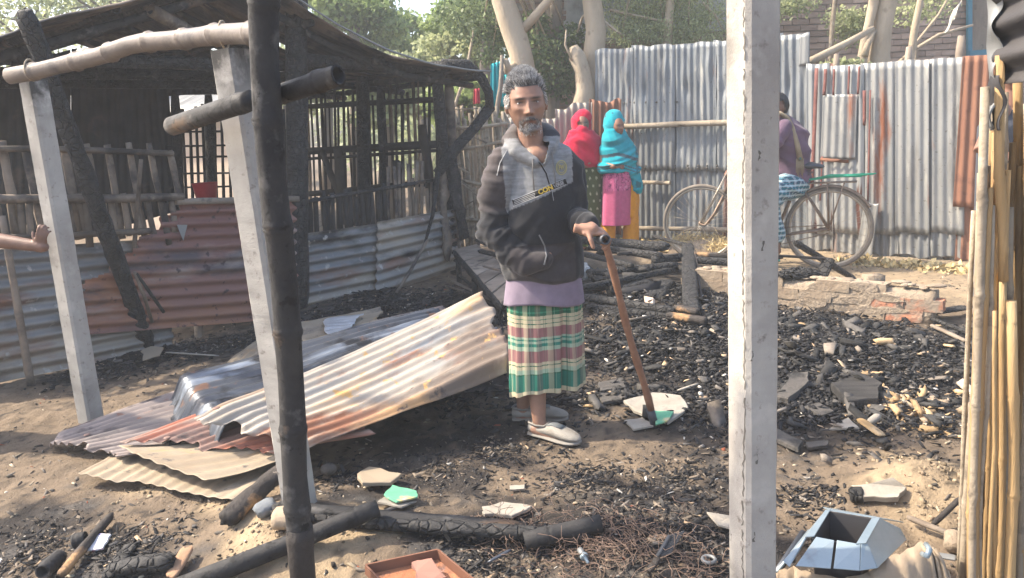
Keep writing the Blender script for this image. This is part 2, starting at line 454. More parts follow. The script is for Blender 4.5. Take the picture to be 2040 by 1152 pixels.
# ---------------------------------------------------------------- ground
MOUNDS = [(G(330, 1040), 0.45, 0.045), (G(620, 1085), 0.35, 0.06), (G(800, 1120), 0.3, 0.05), (G(560, 1060), 0.28, 0.05),
          (G(1870, 1000), 0.30, 0.06), (G(1780, 985), 0.25, 0.05),
          (G(1300, 640), 0.7, 0.09), (G(1350, 560), 0.9, 0.10), (G(1650, 700), 0.5, 0.05), (G(1250, 1080), 0.38, 0.08),
          (G(1400, 470), 0.5, 0.12), (G(700, 600), 0.7, 0.06), (G(730, 740), 0.55, 0.16), (G(880, 690), 0.5, 0.16), (G(560, 830), 0.4, 0.14)]
def gh(x, y):
    x = np.asarray(x, float); y = np.asarray(y, float)
    h = 0.05 * (fbm(x * 0.9, y * 0.9, 0, 3) - 0.5) + 0.035 * (fbm(x * 4, y * 4, 0, 17) - 0.5)
    for c, r, a in MOUNDS: h = h + a * gau(x, y, c, r)
    near = ss(y, 9, 4)
    h = h + near * (0.022 * (fbm(x * 13, y * 13, 0, 31, 3) - 0.5) + 0.012 * (vn(x * 37, y * 37, 0, 57) - 0.5))
    return h * ss(np.hypot(x, y - 6), 22, 12)
def gz(x, y): return float(gh(x, y))
def onG(px, py, dz=0.0):                 # the ground point seen at a pixel
    p = G(px, py)
    for _ in range(4): p = G(px, py, gz(p.x, p.y) + dz)
    return p
# soot and sand as worn into the ground (round patches where things burned or were swept)
SOOTY = [(G(1300, 700), 1.0), (G(1650, 700), 1.1), (G(1500, 780), 0.9), (G(1300, 580), 1.2), (G(950, 620), 0.9), (G(700, 620), 1.1),
         (G(800, 900), 0.42), (G(980, 870), 0.35), (G(1230, 1080), 0.45), (G(1400, 1120), 0.35), (G(1000, 1060), 0.33), (G(1350, 830), 0.4),
         (G(1600, 860), 0.4), (G(250, 720), 0.5), (G(420, 690), 0.45), (G(60, 1050), 0.3), (G(250, 1120), 0.22), (G(900, 960), 0.22), (G(1820, 760), 0.5),
         (G(760, 820), 0.5), (G(1000, 760), 0.5), (Vector((-3.2, 8.0, 0)), 2.6), (G(1150, 790), 0.5), (G(700, 1010), 0.2), (G(1800, 680), 0.7), (G(900, 1100), 0.2)]
SANDY = [(G(470, 1010), 0.25), (G(560, 1090), 0.25), (G(720, 1080), 0.18), (G(330, 970), 0.2), (G(1870, 960), 0.22), (G(1850, 1010), 0.25), (G(1780, 925), 0.14),
         (G(1750, 545), 1.6), (G(1850, 520), 1.5), (G(1900, 590), 0.5), (G(1650, 520), 1.0), (G(640, 1130), 0.2)]
def axis(fine0, fine1, step, far):
    a = list(np.arange(fine0, fine1, step)); s = step; v = fine1
    while v < far: a.append(v); s *= 1.25; v += s
    a.append(far); s = step; v = fine0 - step; b = []
    while v > -far: b.append(v); s *= 1.25; v -= s
    b.append(-far)
    return np.array(b[::-1] + a)
gx = axis(-3.6, 5.0, 0.021, 90.0); gy = axis(2.0, 9.5, 0.021, 90.0)
X, Y = np.meshgrid(gx, gy, indexing='ij')
Z = gh(X, Y)
soot = 0 * X; sand = 0 * X
for c, r in SOOTY: soot = np.maximum(soot, gau(X, Y, c, r))
for c, r in SANDY: sand = np.maximum(sand, gau(X, Y, c, r))
n1 = fbm(X * 2.5, Y * 2.5, 0, 41); n2 = fbm(X * 9, Y * 9, 0, 43)
n3 = vn(X * 26, Y * 26, 0, 45)
soot = ss(soot + (n1 - 0.5) * 1.0 + (n2 - 0.5) * 0.9 + (n3 - 0.5) * 0.35, 0.18, 0.85)
sand = ss(sand + (n1 - 0.5) * 0.6 - (n2 - 0.5) * 0.6, 0.35, 0.75)
soil = np.array([0.165, 0.128, 0.093]); sootc = np.array([0.024, 0.023, 0.024]); sandc = np.array([0.29, 0.225, 0.15])
colr = soil[None, None] * (0.75 + 0.6 * n2[..., None])
colr = colr * (1 - sand[..., None]) + sandc * sand[..., None] * (0.8 + 0.4 * n1[..., None])
colr = colr * (1 - soot[..., None] * 0.92) + sootc * soot[..., None] * 0.92
ash = (ss(fbm(X * 5, Y * 5, 0, 61), 0.52, 0.66) * soot * 0.55)[..., None]
colr = colr * (1 - ash) + np.array([0.115, 0.11, 0.105]) * ash
speck = ss(vn(X * 31, Y * 31, 0, 77), 0.72, 0.9)[..., None] * ss(vn(X * 3, Y * 3, 0, 78), 0.3, 0.6)[..., None]
colr = colr * (1 - 0.75 * speck) + sootc * 0.75 * speck
idx = np.arange(X.size).reshape(X.shape)
Fg = np.stack([idx[:-1, :-1], idx[1:, :-1], idx[1:, 1:], idx[:-1, 1:]], -1).reshape(-1, 4)
M_['ground'] = mat('scorched_ground', (0.8, 0.8, 0.8), (1.2, 1.18, 1.15), s=9, rough=0.95, bump=0.8, bs=55, vcol=True, bdist=0.015,
    layers=(((0.07, 0.06, 0.05), 45, 0.63, 0.70), ((0.36, 0.30, 0.22), 70, 0.70, 0.75)), spec=0.15)
g = part('ground', np.stack([X, Y, Z], -1).reshape(-1, 3), Fg, M_['ground'], col=colr.reshape(-1, 3), origin=(0, 0, 0))
kind(g, 'structure')

# ---------------------------------------------------------------- burnt house
HA = G(0, 765); HB = G(910, 548)
hd = Vector((HB.x - HA.x, HB.y - HA.y, 0)).normalized()       # along the front wall
hn = Vector((hd.y, -hd.x, 0))                                 # out of the front wall, towards the camera
hb = -hn                                                      # into the house
HL = (HB - HA).length
def HW(s, z, o=0.0): return Vector((HA.x, HA.y, 0)) + hd * s + hn * o + Vector((0, 0, z))
def HP(px, py, o=0.0): return RP(px, py, HA + hn * o, hn)
house = thing('burnt_house', 'burnt tin and bamboo house with a blackened sagging roof and scorched lattice walls', 'house', tuple(HW(HL / 2, 0)))
def hp(name, VF, m, **k): return part(name, VF[0], VF[1], m, house, **k)
# low skirt of corrugated sheets lying sideways
def wsheet(name, c, m, off, **k):
    V, F, uv = csheet([HP(p[0], p[1], off) for p in c], wave='v', pitch=0.086, amp=0.016, **k)
    return part(name, V, F, m, house, uv=uv, solid=0.002)
wsheet('wall_sheet', [(-160, 508), (335, 474), (345, 690), (-160, 795)], M_['wall_grey'], 0.00, seed=1, other=40, dent=0.02)
def cutm(u, v): return u > 0.40 - 0.62 * v + 0.02 * np.sin(v * 40)
wsheet('wall_sheet', [(168, 412), (601, 397), (606, 632), (150, 668)], M_['wall_rust'], 0.05, seed=2, other=46, dent=0.02, mask=cutm)
wsheet('wall_sheet', [(590, 468), (765, 444), (748, 590), (603, 622)], M_['wall_grey'], 0.03, seed=3, other=20, dent=0.015)
wsheet('wall_sheet', [(752, 442), (908, 416), (914, 536), (748, 592)], M_['wall_grey'], 0.06, seed=4, other=20, dent=0.02)
bt = MB()
for k in range(9):                                            # cut end bars catching light on the rusty sheet
    pass
hp('batten', beam(HP(352, 402, 0.06), HP(604, 396, 0.06), 0.05, 0.045, segs=6, jit=0.004), M_['old_wood'])
V, F = prism([HP(352, 448, 0.09), HP(373, 448, 0.09), HP(365, 480, 0.09)], 0.003); hp('torn_flap', (V, F), M_['tin_pale'], smooth=False)
V, F = prism([HP(125, 655, 0.05), HP(110, 620, 0.06), HP(150, 640, 0.05)], 0.003); hp('torn_flap', (V, F), M_['tin_pale'], smooth=False)
# posts
def post(a, b, w, m, o0=0.0, o1=0.0, **k): hp('post', rough_log(HP(*a, o0), HP(*b, o1), w, segs=12, square=0.6, jit=0.06, **k), m)
post((590, -60), (594, 640), 0.17, M_['char_wood'], seed=3)
post((868, 128), (905, 545), 0.11, M_['char_wood'], seed=5)
post((893, 150), (912, 545), 0.10, M_['burn_bamboo'], o0=-0.05, o1=-0.05, seed=6)
post((722, 130), (728, 590), 0.13, M_['char_wood'], o0=-0.9, o1=-0.9, seed=7)
# interior: far corner C, back wall, right wall
DEP = 3.3
BC = HB + hb * DEP
def IB(px, py, o=0.0): return RP(px, py, BC + hn * o, hn)     # on the back wall
def IR(px, py, o=0.0): return RP(px, py, HB - hd * (0.05 + o), hd)  # on the right wall
bk = MB()
for (x0, x1, z0, z1) in ((-1.3, 0.0, 0, 2.9),):
    pass
def bpoly(pts, off=0): 
    return prism([IB(*p, off) for p in pts], 0.02)
sw = [((-340, 225), (-60, 152), (-60, 500), (-340, 560)), ((-58, 152), (140, 99), (140, 480), (-58, 500)), ((142, 97), (330, 106), (356, 420), (142, 480)),
      ((332, 106), (505, 162), (500, 180), (333, 192))]
for i, pp in enumerate(sw):
    c = [IB(*p, 0.02 * i) for p in pp]
    V, F, uv = csheet(c, wave='u', pitch=0.076, amp=0.008, other=8, seed=20 + i, dent=0.02)
    part('back_wall_sheet', V, F, M_['soot_tin'], house, uv=uv, solid=0.003)
# back lattice seen in the opening
rs = random.Random(5)
for i in range(19):
    px = 340 + i * 12.5 + rs.uniform(-2, 2)
    if 394 < px < 402: continue
    y0 = 215 + rs.uniform(-8, 14)
    hp('slat', beam(IB(px, y0, 0.03), IB(px + 8 + rs.uniform(-2, 2), 420, 0.03), 0.032, 0.008, up=hn, segs=4, jit=0.004), M_['black_slat'])
for y in (262, 290, 312, 345, 372, 402):
    hp('lattice_rail', beam(IB(333, y + 2, 0.06), IB(600, y - 3, 0.06), 0.03, 0.02, segs=6, jit=0.004), M_['black_slat'])
hp('post', rough_log(IB(415, 190, 0.12), IB(425, 470, 0.12), 0.11, segs=8), M_['char_wood'])
hp('post', rough_log(IB(348, 180, 0.12), IB(362, 470, 0.12), 0.10, segs=8), M_['char_wood'])
# right wall lattice
M_['lattice'] = M_['black_slat']
x = 596.0; i = 0
while x < 876:
    w = rs.uniform(0.022, 0.05); far = (x - 596) / 280
    top = (178 - 22 * far + rs.uniform(-14, 34)); 
    if 618 < x < 640: top = 190
    lean = rs.uniform(-5, 9)
    m = M_['black_slat'] if rs.random() < 0.85 else M_['slat']
    if x > 770 and rs.random() < 0.35: m = M_['slat']
    hp('slat', beam(IR(x, top), IR(x + lean + 6, 452 - 10 * far + rs.uniform(-4, 8)), w, 0.008, up=hd, segs=5, jit=0.005), m)
    x += rs.uniform(8.0, 13.0) * (0.85 + 0.3 * far); i += 1
for (ya, yb, w) in ((213, 198, 0.05), (302, 288, 0.075), (318, 300, 0.03), (388, 362, 0.06)):
    hp('lattice_rail', beam(IR(600, ya, 0.03), IR(880, yb, 0.03), 0.03, w, segs=8, jit=0.006), M_['black_slat'])
for (a, b, w) in (((640, 300), (700, 450), 0.10), ((672, 296), (690, 448), 0.18), ((790, 320), (800, 440), 0.12), ((842, 250), (862, 430), 0.12)):
    hp('scorched_mat', beam(IR(*a, 0.05), IR(*b, 0.05), w, 0.012, up=hd, segs=6, jit=0.012), M_['black_slat'])
hp('post', rough_log(IR(722, 140, 0.0), IR(732, 440, 0.0), 0.13, segs=8, seed=8), M_['char_wood'])
hp('post', rough_log(IR(756, 168, 0.05), IR(770, 440, 0.05), 0.08, segs=8, seed=9), M_['char_wood'])
# lattice left above the front skirt
rs = random.Random(9)
for i in range(15):
    px = 608 + i * 11.2 + rs.uniform(-3, 3)
    hp('slat', beam(HP(px, 402 + rs.uniform(-18, 6) - i * 1.5, -0.02), HP(px + 4, 480 - i * 2, -0.02), 0.04, 0.01, up=hn, segs=3, jit=0.005), M_['black_slat'])
for i in range(14):
    px = 776 + i * 9.6 + rs.uniform(-2, 2)
    hp('slat', beam(HP(px - 2, 350 + rs.uniform(-30, 30), -0.02), HP(px + rs.uniform(-4, 6), 450 - i, -0.02), 0.033, 0.01, up=hn, segs=4, jit=0.006), M_['slat'])
hp('lattice_rail', tube([HP(600, 404, 0.02), HP(700, 386, 0.03), HP(790, 372, 0.02), HP(880, 356, 0.02)], 0.016, 7, jit=0.1), M_['char_bamboo'])
# tall pale slats with charred tops, front left
xs = [(2, 282), (50, 294), (128, 292), (172, 287), (214, 288), (255, 284), (297, 286), (338, 300), (-45, 285), (88, 300)]
for i, (px, py) in enumerate(xs):
    m = M_['slat'] if px < 130 else M_['burn_bamboo']
    hp('slat', beam(HP(px, py, 0.02), HP(px + 34 + rs.uniform(-4, 6), 480 - px * 0.02, 0.02), 0.052 - 0.012 * (px > 130), 0.012, up=hn, segs=6, jit=0.005), m)
for i in range(17):
    px = -30 + i * 23 + rs.uniform(-6, 6)
    hp('slat', beam(HP(px, 392 + rs.uniform(-10, 10), 0.05), HP(px + rs.uniform(4, 22), 478 + rs.uniform(-12, 16), 0.05), 0.04, 0.012, up=hn, segs=4, jit=0.005), M_['slat'])
hp('lattice_rail', tube([HP(-120, 300, 0.05), HP(60, 296, 0.05), HP(200, 300, 0.05), HP(345, 306, 0.05)], 0.02, 7, jit=0.08), M_['slat'])
hp('lattice_rail', tube([HP(-120, 398, 0.07), HP(70, 396, 0.07), HP(230, 396, 0.07), HP(365, 392, 0.07)], 0.028, 8, jit=0.06), M_['burn_bamboo'])
hp('lattice_rail', tube([HP(-120, 478, 0.07), HP(120, 470, 0.07), HP(300, 460, 0.07)], 0.02, 8, jit=0.06), M_['slat'])
# plinth stub under the rusty sheet
hp('stump', rough_log(HP(394, 640, -0.05), HP(398, 690, -0.05), 0.06), M_['old_wood'])
# roof: gable end towards the camera
OV = 0.30
def RF(px, py): return HP(px, py, OV)
EL = RF(-90, 96); AP = RF(500, -62); ER = RF(975, 143)
ER2 = ER
def roof_side(E0, A0, n, seed, sag):
    back = hb * (DEP + OV + 0.5)
    for i in range(n):
        b0 = back * (i / n); b1 = back * ((i + 1) / n + 0.03)
        up = Vector((0, 0, 0.012 * i))
        c = [A0 + b0 + up, A0 + b1 + up, E0 + b1 + up, E0 + b0 + up]
        V, F, uv = csheet(c, wave='u', pitch=0.08, amp=0.012, other=24, seed=seed + i, dent=0.03,
                          curl=lambda u, v: sag * np.sin(np.pi * v) * (1 - 0.5 * u))
        part('roof_sheet', V, F, M_['roof_tin'], house, uv=uv, solid=0.002)
M_['roof_tin'] = mat('sooty_roof_tin', (0.03, 0.03, 0.033), (0.07, 0.062, 0.058), s=2.2, rough=0.75, bump=0.15, bs=40, coord='UV', metal=0.1,
    layers=(((0.20, 0.155, 0.12), 1.6, 0.46, 0.62), ((0.012, 0.012, 0.013), 3.5, 0.54, 0.7)))
roof_side(ER, AP, 4, 40, 0.20)
roof_side(EL, AP, 4, 50, 0.0)
# pale tube along the front sheet edge, rim light put into its colour
rim = []
for k in range(15):
    t = k / 14; rim.append(AP.lerp(ER, t) + hn * 0.02 - Vector((0, 0, 0.20 * math.sin(math.pi * t) * 0.93 + 0.004 * math.sin(k * 2.1))))
hp('roof_edge', tube(rim, 0.008, 6, jit=0.25, rseed=2), M_['tin_pale'])
ridge_b = AP + hb * (DEP + 0.6)
hp('ridge_pole', bamboo(AP + Vector((0, 0, -0.05)), ridge_b + Vector((0, 0, -0.05)), 0.045), M_['char_bamboo'])
for t in (0.22, 0.5, 0.78, 0.97):
    for E_, sg in ((EL, -0.03), (ER, 0.20)):
        a = AP.lerp(E_, t) - Vector((0, 0, 0.05 + sg * math.sin(math.pi * t)))
        hp('purlin', bamboo(a - hn * 0.1, a + hb * (DEP + 0.5), 0.03, bend=0.01), M_['char_bamboo'])
for k in range(4):
    o = hb * (0.25 + k * 1.05)
    for E_, sg in ((EL, 0.0), (ER, 0.17)):
        pts = [AP.lerp(E_, t) + o - Vector((0, 0, 0.11 + sg * math.sin(math.pi * t))) for t in (0, 0.33, 0.66, 1)]
        hp('rafter', tube(pts, 0.03, 8, jit=0.05), M_['char_bamboo'])
    hp('tie_beam', rough_log(HW(0.1, 2.02) + o + hb * 0.0, HW(HL, 2.0) + o, 0.09), M_['char_wood'])
hp('rafter', bamboo(HP(300, 20, 0.1), HP(396, 74, 0.0), 0.045, seed=4), M_['burn_bamboo'])
for (a, b, w) in (((600, 172), (880, 128), 0.16),):
    hp('wall_plate', rough_log(IR(560, 150, 0.05), IR(895, 133, 0.05), 0.12, segs=20), M_['char_wood'])
hp('wall_plate', rough_log(HP(575, 118, -0.02), HP(905, 138, -0.02), 0.10, segs=20), M_['char_wood'])
# burnt eave bracket
hp('bracket', tube([HP(880, 128, 0.1), HP(930, 132, 0.2), HP(960, 155, 0.25), HP(974, 185, 0.27), HP(977, 222, 0.25)], [0.05, 0.055, 0.05, 0.045, 0.04], 9, jit=0.18), M_['char_wood'])
hp('brace', tube([HP(978, 212, 0.25), HP(945, 255, 0.2), HP(905, 300, 0.12), HP(872, 345, 0.08)], [0.05, 0.045, 0.06, 0.045], 9, jit=0.2, rseed=3), M_['char_wood'])
hp('brace', tube([HP(872, 345, 0.09), HP(862, 430, 0.12), HP(845, 492, 0.15)], [0.03, 0.02, 0.012], 7, jit=0.25, rseed=4), M_['char_wood'])
hp('brace', tube([HP(852, 478, 0.15), HP(820, 535, 0.22), HP(785, 592, 0.3)], [0.014, 0.016, 0.014], 7, jit=0.08, rseed=4), M_['burn_bamboo'])
hp('hanging_slab', beam(HP(893, 300, 0.1), HP(926, 475, 0.12), 0.12, 0.03, up=hn, segs=10, jit=0.02), M_['char_wood'])
hp('hanging_slab', beam(HP(880, 330, 0.06), HP(892, 520, 0.09), 0.08, 0.03, up=hn, segs=10, jit=0.02), M_['burn_bamboo'])

# things in and leaning on the house
o = part('leaning_post', *rough_log(G(297, 692), W(48, 20, 4.55), 0.105, 0.085, segs=30, jit=0.14, n=12, square=0.35), M_['char_wood'], smooth=True)
tag(o, 'thick post charred to crocodile-skin scales leaning against the left tin wall', 'burnt post')
o = part('bamboo_stake', *bamboo(G(252, 694), HP(281, 318, 0.2), 0.019, taper=0.7, nodes=0.35), M_['slat'])
tag(o, 'thin tan bamboo stake standing beside the scaly charred leaning post', 'stake')
o = part('bamboo_stake', *bamboo(G(62, 768), HP(4, 430, 0.12), 0.024, taper=0.8, nodes=0.3), M_['slat'])
tag(o, 'tan jointed bamboo stake against the tin wall at the far left', 'stake')
o = part('burnt_stick', *tube([HP(272, 545, 0.25), HP(300, 585, 0.2), HP(326, 622, 0.12)], [0.010, 0.012, 0.012], 6), M_['char_bamboo'])
tag(o, 'upper thin black-ended stick propped on the rust-red wall sheet', 'stick')
o = part('burnt_stick', *tube([HP(268, 542, 0.25), HP(287, 590, 0.2), HP(303, 642, 0.12)], [0.010, 0.012, 0.012], 6), M_['burn_bamboo'])
tag(o, 'lower thin brown stick propped on the rust-red wall sheet', 'stick')
bc = IB(410, 384, 0.45)
V, F = [], []
prof = [(0.10, 0), (0.135, 0.22), (0.14, 0.23), (0.13, 0.225), (0.095, 0.01)]
for (r_, z_) in prof:
    for k in range(20):
        a = 2 * math.pi * k / 20; V.append((bc.x + r_ * math.cos(a), bc.y + r_ * math.sin(a), bc.z - 0.12 + z_))
for i in range(len(prof) - 1):
    for k in range(20):
        a = i * 20 + k; b = i * 20 + (k + 1) % 20; F.append((a, b, b + 20, a + 20))
F.append(tuple(range(19, -1, -1))); F.append(tuple(range(80, 100)))
o = part('bucket', V, F, mat('red_plastic', (0.42, 0.02, 0.03), (0.5, 0.04, 0.05), rough=0.5, bump=0))
tag(o, 'dark red bucket seen through the lattice inside the burnt house', 'bucket')
kz = gz(bc.x, bc.y)
o = part('shelf_table', *rough_log(Vector((bc.x - 0.35, bc.y, bc.z - 0.16)), Vector((bc.x + 0.35, bc.y, bc.z - 0.16)), 0.3, 0.05), M_['char_wood'])
MBt = MB(); MBt.add(*rough_log(Vector((bc.x - 0.3, bc.y, kz)), Vector((bc.x - 0.3, bc.y, bc.z - 0.15)), 0.06)); MBt.add(*rough_log(Vector((bc.x + 0.3, bc.y, kz)), Vector((bc.x + 0.3, bc.y, bc.z - 0.15)), 0.06))
MBt.build('leg', M_['char_wood'], o)
tag(o, 'blackened bench holding the red bucket inside the burnt house', 'bench')

# ---------------------------------------------------------------- corrugated fences
def fence_sheet(c, m, root, seed, name='fence_sheet', **k):
    V, F, uv = csheet(c, wave='u', seed=seed, other=k.pop('other', 22), **k)
    return part(name, V, F, m, root, uv=uv, solid=0.0012)
fa = G(1190, 474); fb = G(1615, 497)
fd = Vector((fb.x - fa.x, fb.y - fa.y, 0)).normalized(); fn = Vector((fd.y, -fd.x, 0))
def FP(px, py, o=0.0): return RP(px, py, fa + fn * o, fn)
f1 = thing('tin_fence', 'tall blue-grey corrugated tin fence behind the two women and the bicycle', 'fence', tuple((fa + fb) / 2))
def dents(seed):
    def c(u, v): return 0.03 * np.exp(-((u - 0.3) ** 2 + (v - 0.35) ** 2) / 0.004) - 0.02 * np.exp(-((u - 0.8) ** 2 * 3 + (v - 0.2) ** 2) / 0.01)
    return c
rows = [(1186, 99, 1262, 93, -0.0), (1258, 93, 1345, 89, 0.012), (1340, 88, 1428, 83, 0.0), (1422, 82, 1502, 74, 0.012), (1498, 72, 1560, 66, 0.0), (1552, 69, 1613, 65, 0.014)]
for i, (xa, ya, xb, yb, o_) in enumerate(rows):
    m = M_['tin_blue']
    base = lambda x: 474 + (x - 1190) * (497 - 474) / 425.0
    mid = lambda x: 335 + (x - 1190) * 0.01
    fence_sheet([FP(xa, ya, o_ + 0.02), FP(xb, yb, o_ + 0.02), FP(xb, mid(xb) + 4, o_ + 0.02), FP(xa, mid(xa) + 4, o_ + 0.02)], m, f1, 60 + i, curl=dents(i), amp=0.0085, jag=0.03, dent=0.02)
    fence_sheet([FP(xa, mid(xa) - 4, o_), FP(xb, mid(xb) - 4, o_), FP(xb, base(xb), o_), FP(xa, base(xa), o_)], m, f1, 80 + i, amp=0.0085, dent=0.016)
part('fence_sheet', *csheet([FP(1594, 70, 0.05), FP(1613, 66, 0.05), FP(1612, 128, 0.05), FP(1592, 133, 0.05)], wave='u', amp=0.003, dent=0.01)[:2], M_['tin_pale'], f1, solid=0.001)
nb = MB()
for x in range(1200, 1600, 21):
    for y in (206 - (x - 1190) * 0.02, 335, 330):
        if random.random() < 0.7: nb.add(*box(FP(x + random.uniform(-3, 3), y, 0.035), (0.018, 0.02, 0.018)))
kind(nb.build('nail_heads', M_['crack'], f1), 'stuff')
for (a, b, r_, lab) in (((1012, 261), (1475, 243), 0.031, 0), ((1270, 363), (1335, 364), 0.022, 1), ((1150, 452), (1500, 459), 0.026, 2)):
    part('rail', *bamboo(FP(*a, 0.10), FP(*b, 0.10), r_, nodes=0.4, bend=0.006, seed=lab), M_['grey_bamboo'], f1)
# nearer, brighter fence to the right
ga = G(1606, 498); gb2 = G(1900, 519)
gd = Vector((gb2.x - ga.x, gb2.y - ga.y, 0)).normalized(); gn = Vector((gd.y, -gd.x, 0))
def FQ(px, py, o=0.0): return RP(px, py, ga + gn * o, gn)
f2 = thing('tin_fence', 'patched pale corrugated tin fence with rust stripes behind the rear bicycle wheel', 'fence', tuple((ga + gb2) / 2))
rows = [(1606, 128, 1660, 126, 0), (1655, 132, 1722, 130, 0.012), (1715, 125, 1790, 123, 0.0), (1784, 122, 1852, 119, 0.012), (1846, 119, 1921, 114, 0.0)]
M_['tin_striped'] = mat('rust_striped_tin', (0.21, 0.225, 0.235), (0.33, 0.335, 0.33), s=3, rough=0.55, bump=0.15, bs=45, coord='UV', metal=0.35, st=(1, 0.12, 1),
    layers=((DRUST, 7, 0.58, 0.63, (1.0, 0.10, 1)), ((0.16, 0.07, 0.06), 4, 0.62, 0.67, (1, 0.2, 1))))
for i, (xa, ya, xb, yb, o_) in enumerate(rows):
    base = lambda x: 498 + (x - 1606) * 21 / 294.0
    m = M_['tin_striped'] if i in (0, 1) else M_['tin_pale']
    fence_sheet([FQ(xa, ya, o_ + 0.02), FQ(xb, yb, o_ + 0.02), FQ(xb, 470, o_ + 0.02), FQ(xa, 462, o_ + 0.02)], m, f2, 100 + i, amp=0.008, jag=0.02, dent=0.01)
    fence_sheet([FQ(xa, 452, o_), FQ(xb, 458, o_), FQ(xb, base(xb), o_), FQ(xa, base(xa), o_)], M_['tin_pale'], f2, 120 + i, amp=0.010, jag=0.10, dent=0.02, name='lower_fence_sheet')
fence_sheet([FQ(1640, 188, 0.05), FQ(1708, 188, 0.05), FQ(1704, 318, 0.05), FQ(1634, 316, 0.05)], M_['tin_pale'], f2, 140, name='patch_sheet', amp=0.007)
fence_sheet([FQ(1722, 402, 0.06), FQ(1752, 402, 0.06), FQ(1738, 508, 0.08), FQ(1706, 506, 0.06)], M_['tin_pale'], f2, 141, name='patch_sheet', amp=0.005, jag=0.05)
M_['maroon'] = mat('maroon_rust', (0.13, 0.05, 0.045), (0.2, 0.085, 0.07), rough=.8, s=20)
for (xa, ya, xb, yb, w) in ((1627, 136, 1617, 390, 0.035), (1645, 138, 1642, 190, 0.03), (1662, 138, 1660, 190, 0.02), (1692, 132, 1690, 188, 0.02), (1712, 132, 1709, 188, 0.02), (1734, 180, 1729, 400, 0.016), (1638, 312, 1634, 400, 0.016), (1722, 180, 1722, 250, 0.03)):
    part('rust_strip', *beam(FQ(xa, ya, 0.062), FQ(xb, yb, 0.062), w, 0.004, up=gn, segs=5, jit=0.002), M_['maroon'], f2)
part('rust_strip', *beam(FQ(1634, 318, 0.075), FQ(1690, 322, 0.075), 0.004, 0.03, segs=5, jit=0.004), M_['tin_rusty'], f2)
for i, (a, w, z0, z1) in enumerate(((1660, 0.07, 0.1, 1.95), (1800, 0.07, 0.1, 1.95), (1900, 0.08, 0, 2.0))):
    p = FQ(a, 300, -0.06); part('fence_post', *rough_log(Vector((p.x, p.y, 0)), Vector((p.x, p.y, z1)), w), M_['old_wood'], f2)
f3 = thing('tin_fence', 'rust-orange corrugated sheet standing at the right end of the pale fence', 'fence', tuple(G(1930, 520)))
fence_sheet([FQ(1918, 112, 0.05), FQ(1995, 108, 0.05), FQ(1985, 415, 0.05), FQ(1898, 412, 0.05)], M_['tin_rusty'], f3, 150, amp=0.011)
fence_sheet([FQ(1908, 405, 0.0), FQ(1985, 408, 0.0), FQ(1975, 520, 0.0), FQ(1902, 520, 0.0)], M_['tin_rusty'], f3, 151, amp=0.009, jag=0.06)
# low stained fence behind the women
la = Vector((W(1030, 460, 9.25).x, 9.25, 0)); lb = Vector((W(1245, 462, 8.95).x, 8.95, 0))
ld = (lb - la).normalized(); ln = Vector((ld.y, -ld.x, 0))
def FL(px, py, o=0.0): return RP(px, py, la + ln * o, ln)
f0 = thing('tin_fence', 'low stained tin fence with a ragged rusty top behind the woman in red', 'fence', tuple((la + lb) / 2))
for i, (xa, xb, y_, m) in enumerate(((985, 1050, 236, 'tin_low'), (1046, 1112, 234, 'tin_low'), (1106, 1180, 214, 'tin_low'), (1174, 1238, 206, 'tin_rusty'))):
    fence_sheet([FL(xa, y_, 0.012 * (i % 2)), FL(xb, y_ - 3, 0.012 * (i % 2)), FL(xb, 474, 0.012 * (i % 2)), FL(xa, 472, 0.012 * (i % 2))], M_[m], f0, 160 + i, amp=0.011, jag=0.12)
# leaning slat fence left of the man
sl = thing('slat_fence', 'pale leaning bamboo slat fence beside the burnt house corner', 'fence', tuple(G(950, 490)))
sp0 = W(900, 470, 8.2); sdn = Vector((0.25, -1, 0)).normalized()
def SF(px, py, o=0.0): return RP(px, py, Vector((sp0.x, 8.3, 0)) + sdn * o, sdn)
rs = random.Random(12)
for i in range(17):
    x0 = 896 + i * 7.4 + rs.uniform(-2, 2)
    part('slat', *beam(SF(x0 - 6 + rs.uniform(-3, 3), 216 + rs.uniform(-8, 26)), SF(x0 + 18 + rs.uniform(-4, 4), 492), 0.032, 0.008, up=sdn, segs=6, jit=0.005), M_['grey_bamboo'], sl)
for (ya, yb) in ((256, 246), (355, 372), (432, 440), (300, 280)):
    part('lattice_rail', *tube([SF(898, ya, 0.03), SF(950, (ya + yb) / 2 + 3, 0.03), SF(1012, yb, 0.03)], 0.018, 7, jit=0.1), M_['grey_bamboo'], sl)
for k in range(9):
    a = SF(rs.uniform(905, 990), rs.uniform(215, 420), 0.1); 
    part('twig', *tube([a, a + Vector((rs.uniform(-.2, .2), -.03, rs.uniform(.05, .2))), a + Vector((rs.uniform(-.5, .5), -.05, rs.uniform(.1, .45)))], [0.012, 0.009, 0.004], 5), M_['grey_bamboo'], sl)

